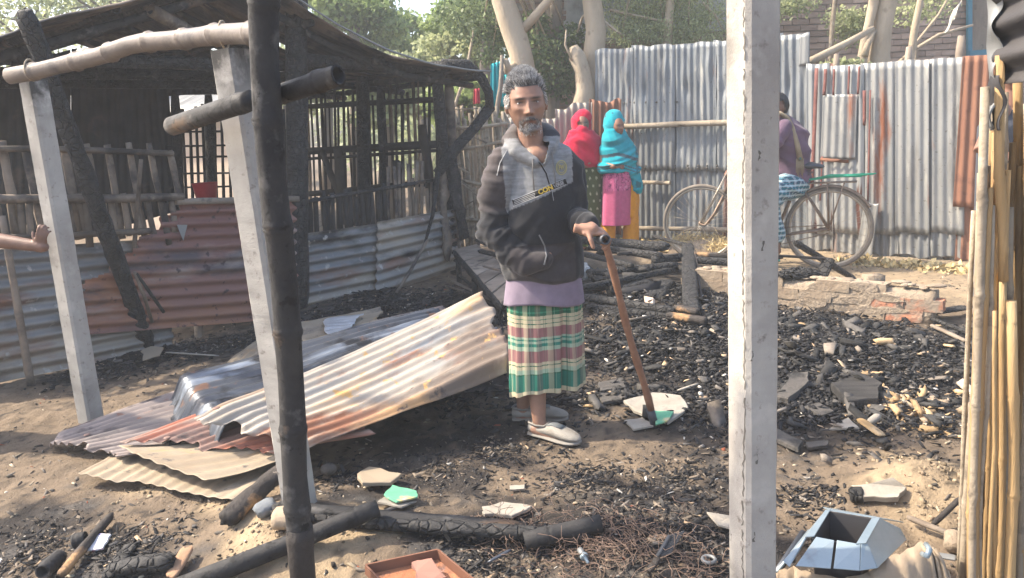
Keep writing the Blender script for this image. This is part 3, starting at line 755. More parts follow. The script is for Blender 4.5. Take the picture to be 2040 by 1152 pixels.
# ---------------------------------------------------------------- brick wall behind
bw0 = Vector((0.2, 10.6, 0)); bwd = Vector((1, 0.10, 0)).normalized(); bwn = Vector((bwd.y, -bwd.x, 0))
def BP(px, py): return RP(px, py, bw0, bwn)
wall = thing('brick_wall', 'old brown brick house wall rising behind the tin fences and trees', 'wall', tuple(bw0))
M_['mortar'] = mat('lime_mortar', (0.24, 0.22, 0.19), (0.36, 0.33, 0.29), s=8, bump=0.5, bs=60)
M_['brick'] = mat('weathered_brick', (0.32, 0.23, 0.18), (0.46, 0.34, 0.27), s=5, bump=0.5, bs=60, jit=0.35, layers=(((0.36, 0.31, 0.27), 6, 0.56, 0.7), ((0.10, 0.08, 0.07), 4, 0.6, 0.72)))
M_['plaster'] = mat('grey_plaster', (0.33, 0.33, 0.31), (0.46, 0.45, 0.42), s=2, bump=0.4, bs=30, layers=(((0.22, 0.21, 0.19), 3, 0.55, 0.7),))
def bwp(s, z, o=0.0): return bw0 + bwd * s + Vector((0, 0, z)) + bwn * o
s_max = 9.0
V, F = beam(bwp(0, 2.25, -0.06), bwp(s_max, 2.25, -0.06), 0.1, 4.5); part('mortar_bed', V, F, M_['mortar'], wall, smooth=False)
bm_v = []
for k in range(4):
    V, F = box((0, 0, 0), (0.235, 0.03, 0.068), None, 0.004); bm_v.append((V, F))
protos = []; nbk = 0; rest = MB()
bang = math.atan2(bwd.y, bwd.x)
for row in range(int(4.4 / 0.082)):
    z = 0.05 + row * 0.082; s = (row % 2) * 0.122 + 0.02
    while s < s_max - 0.2:
        c = bwp(s + 0.12, z, 0.004)
        vis = (BP(1548, 60).x < c.x < BP(1965, 60).x and z > 1.9 and z < 3.35) or (BP(1095, 60).x < c.x < BP(1160, 60).x and 1.75 < z < 2.25)
        if vis and nbk < 298:
            if len(protos) < 4:
                V, F = bm_v[len(protos)]
                o = part('brick', [Vector(v) for v in V], F, M_['brick'], None, smooth=False, origin=(0, 0, 0)); protos.append(o.data)
            else:
                o = bpy.data.objects.new('brick', random.choice(protos)); COL.objects.link(o)
            o.parent = wall; o.location = c - bw0 + bwn * random.uniform(-0.004, 0.006)
            o.rotation_euler = (random.uniform(-.02, .02), random.uniform(-.01, .01), bang); nbk += 1
        elif z > 1.2:
            Rm = Matrix.Rotation(bang, 3, 'Z'); rest.add(*box(c, (0.235, 0.03, 0.068), Rm, 0.003))
        s += 0.244
kind(rest.build('brickwork', M_['brick'], wall, smooth=False), 'stuff')
c0 = BP(1200, 100).x; c1 = BP(1470, 100).x
part('plaster_patch', *prism(jagpoly([BP(1130, -160) + bwn * 0.035, BP(1475, -160) + bwn * 0.035, BP(1460, 60) + bwn * 0.035, BP(1120, 90) + bwn * 0.035], 6, 0.06), 0.02), M_['plaster'], wall, smooth=False)
wc = thing('blue_door_frame', 'blue painted door frame at the right end of the brick wall', 'door frame', tuple(BP(1925, 120)))
mb_ = mat('blue_paint', (0.05, 0.17, 0.24), (0.08, 0.23, 0.30), rough=0.6, bump=0.1)
part('jamb', *beam(BP(1922, -60) + bwn * 0.09, BP(1922, 112) + bwn * 0.09, 0.06, 0.05), mb_, wc, smooth=False)
part('lintel', *beam(BP(1918, 110) + bwn * 0.12, BP(1990, 104) + bwn * 0.12, 0.05, 0.09), mb_, wc, smooth=False)
part('door_panel', *prism([BP(1926, -100) + bwn * 0.06, BP(2010, -100) + bwn * 0.06, BP(2010, 104) + bwn * 0.06, BP(1926, 104) + bwn * 0.06], 0.03), M_['old_wood'], wc, smooth=False)

# ---------------------------------------------------------------- trees
M_['bark'] = mat('pale_bark', (0.36, 0.29, 0.21), (0.50, 0.41, 0.30), s=4, rough=0.85, bump=0.6, bs=30, st=(1, 1, 0.5), layers=(((0.20, 0.16, 0.12), 5, 0.6, 0.74),), bdist=0.02)
M_['bark2'] = mat('grey_bark', (0.16, 0.13, 0.105), (0.28, 0.24, 0.19), s=5, rough=0.9, bump=0.9, bs=26, st=(1, 1, 0.4), bdist=0.03)
def leafmat(name, c1, c2): 
    m = mat(name, c1, c2, s=1.2, rough=0.55, bump=0, vcol=True, spec=0.3)
    nt = m.node_tree; b_ = nt.nodes['Principled BSDF']; tr = nt.nodes.new('ShaderNodeBsdfTranslucent'); mxs = nt.nodes.new('ShaderNodeMixShader'); mxs.inputs[0].default_value = 0.45
    nt.links.new(b_.inputs['Base Color'].links[0].from_socket, tr.inputs[0]); nt.links.new(b_.outputs[0], mxs.inputs[1]); nt.links.new(tr.outputs[0], mxs.inputs[2])
    nt.links.new(mxs.outputs[0], nt.nodes['Material Output'].inputs[0])
    return m
M_['leaf_g'] = leafmat('mid_green_leaf', (0.17, 0.25, 0.09), (0.29, 0.36, 0.16))
M_['leaf_p'] = leafmat('pale_dusty_leaf', (0.30, 0.36, 0.20), (0.42, 0.45, 0.28))
M_['leaf_d'] = leafmat('dark_green_leaf', (0.11, 0.165, 0.08), (0.19, 0.24, 0.13))
def leaves(centers, n, size, flat=0.6, droop=0.3, seed=0, slim=0.35):
    """centers: list of (pos, radius); scattered folded leaves"""
    g_ = np.random.default_rng(seed)
    C = np.array([list(c) for c, r in centers]); Rr = np.array([r for c, r in centers])
    w = Rr ** 2; k = g_.choice(len(C), n, p=w / w.sum())
    d = g_.normal(size=(n, 3)); d /= np.linalg.norm(d, axis=1)[:, None]
    rad = Rr[k] * g_.uniform(0.25, 1.0, n) ** 0.6 * (0.7 + 0.5 * g_.random(n))
    d[:, 2] *= flat
    P = C[k] + d * rad[:, None]
    a = g_.normal(size=(n, 3)); a[:, 2] -= droop; a /= np.linalg.norm(a, axis=1)[:, None]
    b = np.cross(a, g_.normal(size=(n, 3))); b /= np.linalg.norm(b, axis=1)[:, None]
    L = size * g_.uniform(0.6, 1.4, n)[:, None]; Wd = L * slim
    V = np.stack([P, P + a * L * 0.5 + b * Wd, P + a * L, P + a * L * 0.5 - b * Wd], 1).reshape(-1, 3)
    F = np.arange(4 * n).reshape(n, 4)
    col = np.repeat(0.7 + 0.7 * g_.random((n, 1)) * np.array([[1.1, 1.0, 0.8]]), 4, axis=0)
    return V, F, col
def clumps(c, r, n, seed, sq=0.7):
    rr = random.Random(seed); out = []
    for i in range(n):
        d = Vector((rr.gauss(0, 1), rr.gauss(0, 1), rr.gauss(0, 1))).normalized() * r * rr.uniform(0.3, 1.0); d.z *= sq
        out.append((Vector(c) + d, r * rr.uniform(0.18, 0.38)))
    return out
def tree(name, label, trunks, crown, leafm, nleaf, lsize, seed, bark='bark', branches=(), group=None, slim=0.35, droop=0.3):
    base = Vector(trunks[0][0][-1]); base.z = gz(base.x, base.y) if base.y < 15 else 0
    t = thing(name, label, 'tree', tuple(base), group)
    for pts, rad in trunks:
        part('trunk', *tube([p + Vector((0, 0, 0)) for p in pts], rad, 12, jit=0.05, rseed=seed), M_[bark], t)
    for pts, rad in branches:
        part('branch', *tube(pts, rad, 8, jit=0.05, rseed=seed), M_[bark], t)
    if crown:
        V, F, c = leaves(crown, nleaf, lsize, seed=seed, slim=slim, droop=droop)
        part('crown', V, F, leafm, t, smooth=False, col=c)
        rr = random.Random(seed); b = MB(); top = Vector(trunks[0][0][0])
        for (p, r) in crown[::max(1, len(crown) // 14)]:
            m = top.lerp(p, 0.5) + Vector((rr.uniform(-.2, .2), rr.uniform(-.2, .2), 0.2))
            b.add(*tube([top, m, p], [0.035, 0.022, 0.006], 5))
        b.build('twigs', M_[bark], t)
    return t
def trunkp(pix, Y, ground=True):
    pts = [W(px, py, Y) for px, py in pix]
    if ground: pts.append(Vector((pts[-1].x, Y, -0.05)))
    return pts
Yt = 10.0
tree('street_tree', 'pale smooth leaning tree trunk rising right behind the standing man', [(trunkp([(985, -160), (1002, 0), (1022, 60), (1036, 105), (1045, 150), (1052, 230)], 9.8), [0.13, 0.135, 0.15, 0.14, 0.15, 0.16, 0.17])],
     clumps(W(1010, -170, 10.0), 1.2, 16, 1) + [(W(1075, 95, 10.1), .38), (W(1110, 130, 10.2), .36), (W(1085, 165, 10.2), .32), (W(1130, 70, 10.3), .3), (W(1120, 175, 10.3), .28), (W(1065, 45, 10.3), .3), (W(960, 60, 10.4), .4), (W(925, 30, 10.6), .45), (W(980, 110, 10.3), .25)],
     M_['leaf_d'], 13000, 0.055, 1, branches=[([W(1040, 62, 9.8), W(1068, 30, 9.7), W(1098, -5, 9.6), W(1130, -60, 9.5)], [0.06, 0.055, 0.05, 0.04]), ([W(1030, 130, 9.75), W(1012, 140, 9.6), W(1008, 120, 9.5)], [0.05, 0.06, 0.03])])
tree('street_tree', 'pale trunk with a knobbly cut stump beside the left end of the tall tin fence', [(trunkp([(1176, -160), (1180, 0), (1187, 60), (1184, 110), (1178, 150), (1177, 220)], 9.75), [0.10, 0.115, 0.12, 0.13, 0.12, 0.14, 0.15]),
     (trunkp([(1142, 92), (1150, 112), (1160, 140), (1166, 180), (1158, 225)], 9.55), [0.05, 0.10, 0.09, 0.11, 0.13, 0.14])], None, M_['leaf_g'], 0, 0.06, 2,
     branches=[([W(1200, 40, 9.75), W(1225, 60, 9.7), W(1240, 70, 9.7)], [0.02, 0.015, 0.01]), ([W(1128, 60, 9.5), W(1126, 90, 9.5), W(1140, 120, 9.5)], [0.008, 0.012, 0.02]),
               ([W(1190, 10, 9.75), W(1160, 35, 9.9), W(1150, 65, 9.9)], [0.02, 0.018, 0.01])])
tree('slim_tree', 'shaded straight grey tree trunk between the two pale trunks', [(trunkp([(1107, -160), (1108, 0), (1104, 80), (1100, 240)], 10.3), [0.075, 0.08, 0.085, 0.09, 0.09])],
     clumps(W(1110, -190, 10.3), 0.9, 16, 3), M_['leaf_d'], 5000, 0.06, 3, bark='bark2')
tree('feathery_tree', 'fine feathery green tree leaning over the middle of the tall tin fence', [(trunkp([(1330, -160), (1335, 0), (1330, 90), (1325, 250)], 9.9), [0.05, 0.05, 0.05, 0.06, 0.06])],
     [(W(1240 + 22 * i, 62 + 14 * math.sin(i * 2.1), 9.9 + 0.1 * (i % 3)), 0.30 + 0.05 * (i % 3)) for i in range(9)] + [(W(1225 + 26 * i, 15 + 16 * math.sin(i * 1.3), 10.1), 0.34) for i in range(8)] + clumps(W(1330, -120, 9.9), 1.2, 18, 4),
     M_['leaf_p'], 19000, 0.045, 4, slim=0.16, droop=1.0, branches=[([W(1215, 20, 9.9), W(1260, 30, 9.9), W(1330, 45, 9.9)], [0.02, 0.018, 0.012]), ([W(1400, 5, 9.9), W(1425, 30, 9.9), W(1440, 60, 9.9)], [0.014, 0.012, 0.008])])
tree('street_tree', 'forked pale tree standing in front of the brick wall above the patched fence', [(trunkp([(1772, -160), (1766, 0), (1757, 60), (1752, 110), (1750, 160)], 8.9), [0.105, 0.11, 0.10, 0.11, 0.13, 0.15]),
     (trunkp([(1748, -120), (1741, 0), (1733, 40), (1722, 90), (1716, 130), (1722, 180)], 8.85), [0.06, 0.055, 0.05, 0.05, 0.055, 0.06, 0.07])], 
     clumps(W(1760, -210, 8.9), 1.0, 16, 5), M_['leaf_p'], 6000, 0.055, 5,
     branches=[([W(1740, 62, 8.85), W(1728, 90, 8.8), W(1722, 112, 8.8)], [0.03, 0.035, 0.04])])
o = part('cut_branch', *tube([W(1738, 58, 8.7), W(1690, 85, 8.55), W(1650, 105, 8.4), W(1612, 124, 8.2)], [0.032, 0.038, 0.04, 0.042], 10), M_['bark'])
tag(o, 'cut pole lying slanted from the forked tree down onto the tall tin fence', 'branch')
for i, (pix, r_, lab) in enumerate(((((1655, -60), (1664, 0), (1658, 50), (1654, 120)), 0.028, 'thin sapling pair left of the forked pale tree'), (((1845, -60), (1822, 60), (1812, 130)), 0.045, 'pale peeled stem right of the forked tree, cut off low'),
        (((1910, -40), (1870, 30), (1825, 85)), 0.018, 'thin slanting stem rising right from the peeled stem'), (((1938, 50), (1870, 70), (1820, 100), (1785, 128)), 0.022, 'long thin curved stem crossing in front of the brick wall'))):
    pts = trunkp(pix, 9.3 + 0.1 * i, ground=True)
    o = part('sapling', *tube(pts, [r_ * 0.6] + [r_] * (len(pts) - 1), 8), M_['bark' if i else 'grey_bamboo']); tag(o, lab, 'sapling')
pts = [W(1925, -20, 8.6), W(1912, 20, 8.6), W(1905, 40, 8.6), W(1885, 62, 8.6)]
o = part('torn_cloth', *beam(pts[0], pts[3], 0.06, 0.01, segs=6, jit=0.02), mat('white_cloth', (0.6, 0.58, 0.52), (0.7, 0.67, 0.6), bump=0.1)); tag(o, 'pale torn strip hanging among branches before the brick wall', 'cloth')
# vines and dry stuff on top of the fence
V, F, c = leaves([(W(1668 + 9 * i, 30 + 14 * (i % 4), 9.9), 0.22) for i in range(8)] + [(W(1650 + 10 * i, 128, 8.7), 0.10) for i in range(7)] + [(W(1560, 12, 10.2), .3), (W(1590, 4, 10.2), .3), (W(1850, 10, 10), .35), (W(1800, 30, 10), .3)], 2600, 0.05, seed=8)
o = part('creeper', V, F, M_['leaf_p'], smooth=False, col=c); tag(o, 'thin dusty creeper growing across the brick wall behind the forked tree', 'plant')
# trees behind the house and beyond
def crownat(px, py, Y, r, n, seed): return clumps(W(px, py, Y), r, n, seed)
far = [('leafy_tree', 'rounded green tree rising behind the burnt roof ridge', 690, 15, 15.0, 1.2, 'leaf_g', 11000, 0.10, 11),
       ('leafy_tree', 'smaller sunlit green tree just right of the rounded tree behind the roof', 835, 92, 17.0, 1.0, 'leaf_g', 6000, 0.10, 12),
       ('leafy_tree', 'dusty pale tree between the roof eave and the standing man', 935, 100, 13.0, 0.95, 'leaf_p', 6500, 0.08, 13),
       ('leafy_tree', 'tall thin-leaved tree above the far laundry', 955, 20, 12.0, 0.75, 'leaf_g', 5500, 0.07, 14),
       ('leafy_tree', 'pale open tree at the far left above the roof slope', 40, 25, 14.0, 1.6, 'leaf_p', 3200, 0.08, 15),
       ('leafy_tree', 'pale twiggy tree above the left roof slope, near the bamboo rafter', 220, -10, 14.5, 1.3, 'leaf_p', 2800, 0.08, 16),
       ('leafy_tree', 'low bright green tree seen through the lattice of the burnt house', 760, 175, 12.5, 0.9, 'leaf_p', 6000, 0.09, 17),
       ('leafy_tree', 'low green shrubby tree behind the slat fence and laundry', 925, 205, 11.2, 0.55, 'leaf_g', 4500, 0.08, 18),
       ('leafy_tree', 'tree with grey-green crown far behind the gap in the lattice', 640, 150, 16.5, 1.3, 'leaf_p', 5000, 0.10, 19)]
for nm, lab, px, py, Y, r_, lm, n, sz, sd in far:
    c = W(px, py, Y)
    tree(nm, lab, [([Vector((c.x + .1, Y, c.z - r_ * 0.4)), Vector((c.x, Y, c.z * 0.5)), Vector((c.x - 0.1, Y, 0))], [0.09, 0.12, 0.16])], crownat(px, py, Y, r_, 34, sd), M_[lm], n, sz, sd, bark='bark2', group='trees behind the burnt house')
wood = [(Vector((-26 + 3.1 * i + random.uniform(-1, 1), 26 + random.uniform(-3, 5), random.uniform(0.8, 2.4))), random.uniform(1.5, 2.2)) for i in range(20)]
V, F, c = leaves(wood, 26000, 0.26, flat=0.9, seed=30); o = part('far_wood', V, F, M_['leaf_p'], smooth=False, col=c)
o['label'] = 'hazy distant mass of trees beyond the village yard'; o['category'] = 'trees'; kind(o, 'stuff')
# far shed roofs, laundry
sh = thing('shed', 'low shed with a white ribbed tin roof beyond the slat fence', 'shed', tuple(W(950, 250, 12.5)))
V, F, uv = csheet([W(870, 128, 13.6), W(1040, 134, 13.6), W(1045, 186, 12.3), W(865, 180, 12.3)], wave='v', pitch=0.14, amp=0.02, other=10); part('roof', V, F, M_['tin_pale'], sh, uv=uv, solid=0.003)
p0 = W(880, 176, 12.5); p1 = W(1030, 184, 12.5)
part('wall', *prism([Vector((p0.x, 12.6, 0)), Vector((p1.x, 12.6, 0)), Vector((p1.x, 12.6, p1.z)), Vector((p0.x, 12.6, p0.z))], 0.1), M_['tin_low'], sh, smooth=False)
cl = mat('teal_cloth', (0.01, 0.28, 0.33), (0.02, 0.38, 0.42), rough=0.8, bump=0.1); rc = mat('red_cloth', (0.45, 0.03, 0.05), (0.5, 0.05, 0.08), rough=0.8, bump=0.1)
for (pp, m, lab, Y) in (([(978, 128), (998, 122), (1003, 212), (976, 214)], cl, 'teal cloth hung to dry left of the standing man, the wider one', 9.6), ([(1003, 150), (1012, 148), (1013, 212), (1002, 214)], cl, 'narrow teal cloth hung right beside the wider teal one', 9.7),
                        ([(944, 178), (955, 176), (957, 206), (943, 208)], rc, 'small red cloth hanging behind the slat fence', 9.9)):
    V, F, uv = csheet([W(x, y, Y) for x, y in pp], wave='u', pitch=0.05, amp=0.015, other=8, spw=6); o = part('hung_cloth', V, F, m, uv=uv, solid=0.003); tag(o, lab, 'cloth')
o = part('line_pole', *tube([W(1000, 110, 9.5), W(998, 170, 9.5), W(985, 250, 9.5), Vector((W(985, 250, 9.5).x, 9.5, 0))], [0.02, 0.03, 0.03, 0.035], 8), M_['bark2']); tag(o, 'grey crooked pole holding the teal cloth', 'pole')
o = part('line_pole', *tube([W(944, 60, 10.2), W(930, 140, 10.2), W(905, 215, 10.2), Vector((W(905, 215, 10.2).x, 10.2, 0))], [0.015, 0.02, 0.025, 0.03], 8), M_['grey_bamboo']); tag(o, 'slim pale bent pole behind the corner of the burnt eave', 'pole')
# sunlit walls behind the house, seen through openings
bh = thing('mud_house', 'sunlit peach-coloured mud house seen through the burnt house lattice', 'house', (-5.5, 12.5, 0))
mm = mat('peach_mud', (0.42, 0.33, 0.26), (0.54, 0.44, 0.35), s=3, bump=0.4, bs=30)
V, F = beam((-9.8, 16.0, 0.95), (-3.9, 11.6, 0.95), 0.2, 1.9); part('wall', V, F, mm, bh, smooth=False)
V, F, uv = csheet([(-8.8, 17.6, 2.7), (-2.9, 13.0, 2.7), (-3.9, 11.1, 1.85), (-10.1, 15.6, 1.85)], wave='u', other=6, spw=5, pitch=0.1); part('roof', V, F, M_['tin_pale'], bh, uv=uv, solid=0.003)
part('post', *rough_log(Vector((-3.4, 12.5, 0)), Vector((-3.4, 12.5, 1.9)), 0.1), M_['old_wood'], bh)
# ---------------------------------------------------------------- people
def fuse(pieces, voxel, smooth=4, fac=0.5):
    """one continuous skin over overlapping closed shapes"""
    m = MB()
    for V, F in pieces: m.add(V, F)
    me = bpy.data.meshes.new('tmp'); me.from_pydata(np.vstack(m.V).tolist(), [], m.F)
    o = bpy.data.objects.new('tmp', me); COL.objects.link(o)
    r_ = o.modifiers.new('r', 'REMESH'); r_.mode = 'VOXEL'; r_.voxel_size = voxel; r_.adaptivity = 0
    if smooth:
        s_ = o.modifiers.new('s', 'SMOOTH'); s_.iterations = smooth; s_.factor = fac
    bpy.context.view_layer.update()
    ev = o.evaluated_get(bpy.context.evaluated_depsgraph_get()); m2 = ev.to_mesh()
    V = np.empty(len(m2.vertices) * 3); m2.vertices.foreach_get('co', V); V = V.reshape(-1, 3)
    Nn = np.empty(len(m2.vertices) * 3); m2.vertices.foreach_get('normal', Nn); Nn = Nn.reshape(-1, 3)
    F = np.empty(len(m2.polygons) * 4, np.int32); m2.polygons.foreach_get('vertices', F); F = F.reshape(-1, 4)
    ev.to_mesh_clear(); bpy.data.objects.remove(o); bpy.data.meshes.remove(me)
    return V, F, Nn
def ell(c, r, rot=None, nu=24, nv=16):
    V = []; F = []
    c = Vector(c)
    for j in range(nv + 1):
        ph = math.pi * (0.02 + 0.96 * j / nv)
        for i in range(nu):
            th = 2 * math.pi * i / nu
            p = Vector((r[0] * math.sin(ph) * math.cos(th), r[1] * math.sin(ph) * math.sin(th), r[2] * math.cos(ph)))
            if rot is not None: p = rot @ p
            V.append(c + p)
    for j in range(nv):
        for i in range(nu):
            a = j * nu + i; b = j * nu + (i + 1) % nu
            F.append((a, a + nu, b + nu, b))
    F.append(tuple(range(nu))); F.append(tuple(range((nv + 1) * nu - 1, nv * nu - 1, -1)))
    return V, F
def rings(rs_, n=32, pleat=None, yaw=0.0, cap=True):
    """rs_: (centre, rx, ry) stacked"""
    V = []; F = []; cy, sy = math.cos(yaw), math.sin(yaw)
    for j, (c, rx, ry) in enumerate(rs_):
        c = Vector(c)
        for i in range(n):
            a = 2 * math.pi * i / n
            k = pleat(a, j / (len(rs_) - 1)) if pleat else 1.0
            x = rx * math.cos(a) * k; y = ry * math.sin(a) * k
            V.append(c + Vector((x * cy - y * sy, x * sy + y * cy, 0)))
    for j in range(len(rs_) - 1):
        for i in range(n):
            a = j * n + i; b = j * n + (i + 1) % n; F.append((a, b, b + n, a + n))
    if cap: F.append(tuple(range(n - 1, -1, -1))); m = (len(rs_) - 1) * n; F.append(tuple(range(m, m + n)))
    return V, F
def lerp_rings(keys, k=6):
    out = []
    for (c0, a0, b0), (c1, a1, b1) in zip(keys[:-1], keys[1:]):
        for i in range(k):
            t = i / k; t2 = t
            out.append((Vector(c0).lerp(Vector(c1), t2), a0 + (a1 - a0) * t2, b0 + (b1 - b0) * t2))
    out.append(keys[-1]); return out
def headmesh(M, h=0.24, nu=150, nv=110, female=False):
    """face looks along -y of M; returns verts, faces; local coordinates also returned"""
    k = h / 0.24
    th, ph = np.meshgrid(np.linspace(0, 2 * np.pi, nu, endpoint=False), np.pi * (0.01 + 0.98 * np.linspace(0, 1, nv)), indexing='xy')
    x = 0.075 * np.sin(ph) * np.cos(th); y = 0.096 * np.sin(ph) * np.sin(th); z = 0.120 * np.cos(ph)
    x = np.sign(x) * np.abs(x / 0.075) ** 0.88 * 0.075
    low = np.clip(-z / 0.12, 0, 1)
    x = x * (1 - (0.34 if female else 0.26) * low ** 1.7)
    y = np.where(y > 0, y * (1 - 0.45 * low), y * (0.93 + 0.03 * low))
    y = y + 0.010 * ss(z, 0.02, 0.11) * (y < 0)
    f = ss(-y, 0.0, 0.05)
    g2 = lambda cx, cz, sx, sz: np.exp(-((x - cx) / sx) ** 2 - ((z - cz) / sz) ** 2)
    dy = 0 * x
    dy += 0.006 * (g2(-0.03, 0.024, 0.022, 0.008) + g2(0.03, 0.024, 0.022, 0.008)) * (0.4 if female else 1)
    dy -= 0.012 * (g2(-0.031, 0.004, 0.018, 0.012) + g2(0.031, 0.004, 0.018, 0.012))
    dy += 0.006 * (g2(-0.031, 0.003, 0.012, 0.007) + g2(0.031, 0.003, 0.012, 0.007))
    dy -= 0.003 * (g2(-0.03, -0.010, 0.014, 0.004) + g2(0.03, -0.010, 0.014, 0.004))
    t = np.clip((0.02 - z) / 0.052, 0, 1)
    dy += np.where(z < 0.03, (0.006 + 0.018 * t) * np.exp(-(x / (0.0085 + 0.004 * t)) ** 2) * ss(z, -0.043, -0.034) * ss(z, 0.035, 0.0), 0)
    dy += 0.007 * g2(0, -0.031, 0.011, 0.009) + 0.008 * (g2(-0.014, -0.036, 0.006, 0.006) + g2(0.014, -0.036, 0.006, 0.006))
    dy += 0.006 * (g2(-0.046, -0.016, 0.016, 0.014) + g2(0.046, -0.016, 0.016, 0.014))
    dy -= 0.003 * (g2(-0.03, -0.044, 0.005, 0.014) + g2(0.03, -0.044, 0.005, 0.014))
    dy -= 0.004 * (g2(-0.05, -0.045, 0.014, 0.02) + g2(0.05, -0.045, 0.014, 0.02)) * (0 if female else 1)
    dy += 0.006 * g2(0, -0.062, 0.024, 0.014)
    dy += 0.005 * g2(0, -0.0585, 0.020, 0.004) + 0.006 * g2(0, -0.069, 0.017, 0.0045) - 0.006 * g2(0, -0.0638, 0.024, 0.0022)
    dy += 0.009 * g2(0, -0.097, 0.022, 0.014) - 0.003 * g2(0, -0.080, 0.02, 0.006)
    y = y - dy * f
    loc = np.stack([x, y, z], -1).reshape(-1, 3)
    Mn = np.array(M)
    V = (loc * k) @ Mn[:3, :3].T + Mn[:3, 3]
    F = []
    for j in range(nv - 1):
        for i in range(nu):
            a = j * nu + i; b = j * nu + (i + 1) % nu; F.append((a, a + nu, b + nu, b))
    F.append(tuple(range(nu))); F.append(tuple(range(nv * nu - 1, (nv - 1) * nu - 1, -1)))
    return V, F
def ears(M, h=0.24):
    k = h / 0.24; out = []
    for s_ in (-1, 1):
        rot = (M.to_3x3() @ Matrix.Rotation(s_ * R(22), 3, 'Z') @ Matrix.Rotation(R(-10), 3, 'X'))
        out.append(ell(M @ Vector((s_ * 0.077 * k, 0.012 * k, -0.006 * k)), (0.008 * k, 0.018 * k, 0.032 * k), rot, 12, 10))
    return out
def headlocal(V, M, h=0.24):
    Mi = np.array(M.inverted()); return (V @ Mi[:3, :3].T + Mi[:3, 3]) * (0.24 / h)
def skin_colors(V, M, h, base, beard=0.0, lips=(0.30, 0.13, 0.11), female=False):
    L = headlocal(V, M, h); x, y, z = L[:, 0], L[:, 1], L[:, 2]
    f = ss(-y, 0.02, 0.05) * (np.abs(z) < 0.14)
    g2 = lambda cx, cz, sx, sz: np.exp(-((x - cx) / sx) ** 2 - ((z - cz) / sz) ** 2) * f
    C = np.tile(np.array(base, float), (len(V), 1))
    C *= (0.9 + 0.2 * fbm(x * 40, y * 40, z * 40, 3))[:, None]
    def mix(w, c):
        nonlocal C; w = np.clip(w, 0, 1)[:, None]; C = C * (1 - w) + np.array(c) * w
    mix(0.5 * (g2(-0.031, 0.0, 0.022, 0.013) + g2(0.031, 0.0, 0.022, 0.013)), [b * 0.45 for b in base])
    mix(0.9 * np.minimum(1, 1.6 * (g2(-0.031, 0.0205, 0.019, 0.0042) + g2(0.031, 0.0205, 0.019, 0.0042))), (0.035, 0.03, 0.03) if beard == 0 else (0.06, 0.055, 0.055))
    mix(0.85 * np.minimum(1, 1.5 * (g2(-0.031, 0.008, 0.015, 0.0028) + g2(0.031, 0.008, 0.015, 0.0028))), (0.03, 0.02, 0.02))
    mix(0.8 * (g2(-0.0085, -0.041, 0.005, 0.0035) + g2(0.0085, -0.041, 0.005, 0.0035)), (0.04, 0.02, 0.015))
    mix(0.8 * np.minimum(1, 1.4 * g2(0, -0.0635, 0.024, 0.0085)), lips)
    mix(0.85 * g2(0, -0.0638, 0.024, 0.0022), (0.06, 0.03, 0.025))
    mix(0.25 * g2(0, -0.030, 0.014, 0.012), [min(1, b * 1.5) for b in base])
    if beard:
        w = np.maximum(1.3 * g2(0, -0.052, 0.030, 0.0055), 1.4 * g2(0, -0.098, 0.034, 0.020)) * (1 - 1.2 * g2(0, -0.067, 0.022, 0.006))
        w = np.maximum(w, 0.9 * (g2(-0.034, -0.075, 0.008, 0.020) + g2(0.034, -0.075, 0.008, 0.020)))
        mix(0.75 * beard * w, (0.20, 0.19, 0.185))
        st = ss(-z, 0.035, 0.06) * ss(-y, -0.02, 0.03) * (z > -0.135)
        mix(0.28 * beard * st, (0.10, 0.085, 0.08))
    return C
def eyes(M, h, parent, look=(0, 0, 0)):
    k = h / 0.24
    for s_ in (-1, 1):
        c = M @ Vector((s_ * 0.031 * k, -0.0642 * k, 0.003 * k))
        V, F = ell(c, (0.0145 * k, 0.0125 * k, 0.0085 * k), M.to_3x3(), 24, 20)
        V = np.array([list(v) for v in V]); d = (M.to_3x3() @ Vector((look[0], -1, look[2]))).normalized()
        q = (V - np.array(c)); q = np.linalg.norm(q - np.outer(q @ np.array(d), np.array(d)), axis=1) / k
        C = np.tile([0.36, 0.33, 0.31], (len(V), 1)); C[q < 0.0058] = (0.03, 0.02, 0.015)  # eye whites given a dulled colour to stand for shade
        part('eye', V, F, M_['eye'], parent, col=C)
def hairstrands(M, h, name, m, parent, n, fn_root, seed, parent_r=0.0011):
    rr = random.Random(seed); V = []; F = []; C = []
    k = h / 0.24
    for _ in range(n):
        root, d, L, c = fn_root(rr)
        p0 = M @ (Vector(root) * k); d = (M.to_3x3() @ Vector(d)).normalized()
        side = d.cross(Vector((rr.gauss(0, 1), rr.gauss(0, 1), rr.gauss(0, 1)))).normalized()
        L *= k; g_ = Vector((0, 0, -1)) * L * 0.35
        w = parent_r * k
        pts = [p0, p0 + d * L * 0.5 + g_ * 0.1 + side * L * rr.uniform(-.12, .12), p0 + d * L + g_ * 0.5 + side * L * rr.uniform(-.25, .25)]
        s2 = d.cross(side).normalized(); b = len(V)
        for p, q in zip(pts, (1, 0.8, 0.15)):
            V += [p + side * w * q, p - side * w * q * 0.5 + s2 * w * q, p - side * w * q * 0.5 - s2 * w * q]; C += [c] * 3
        for j in range(2):
            for i in range(3):
                a = b + j * 3 + i; e = b + j * 3 + (i + 1) % 3; F.append((a, e, e + 3, a + 3))
    return part(name, V, F, m, parent, col=np.array(C))
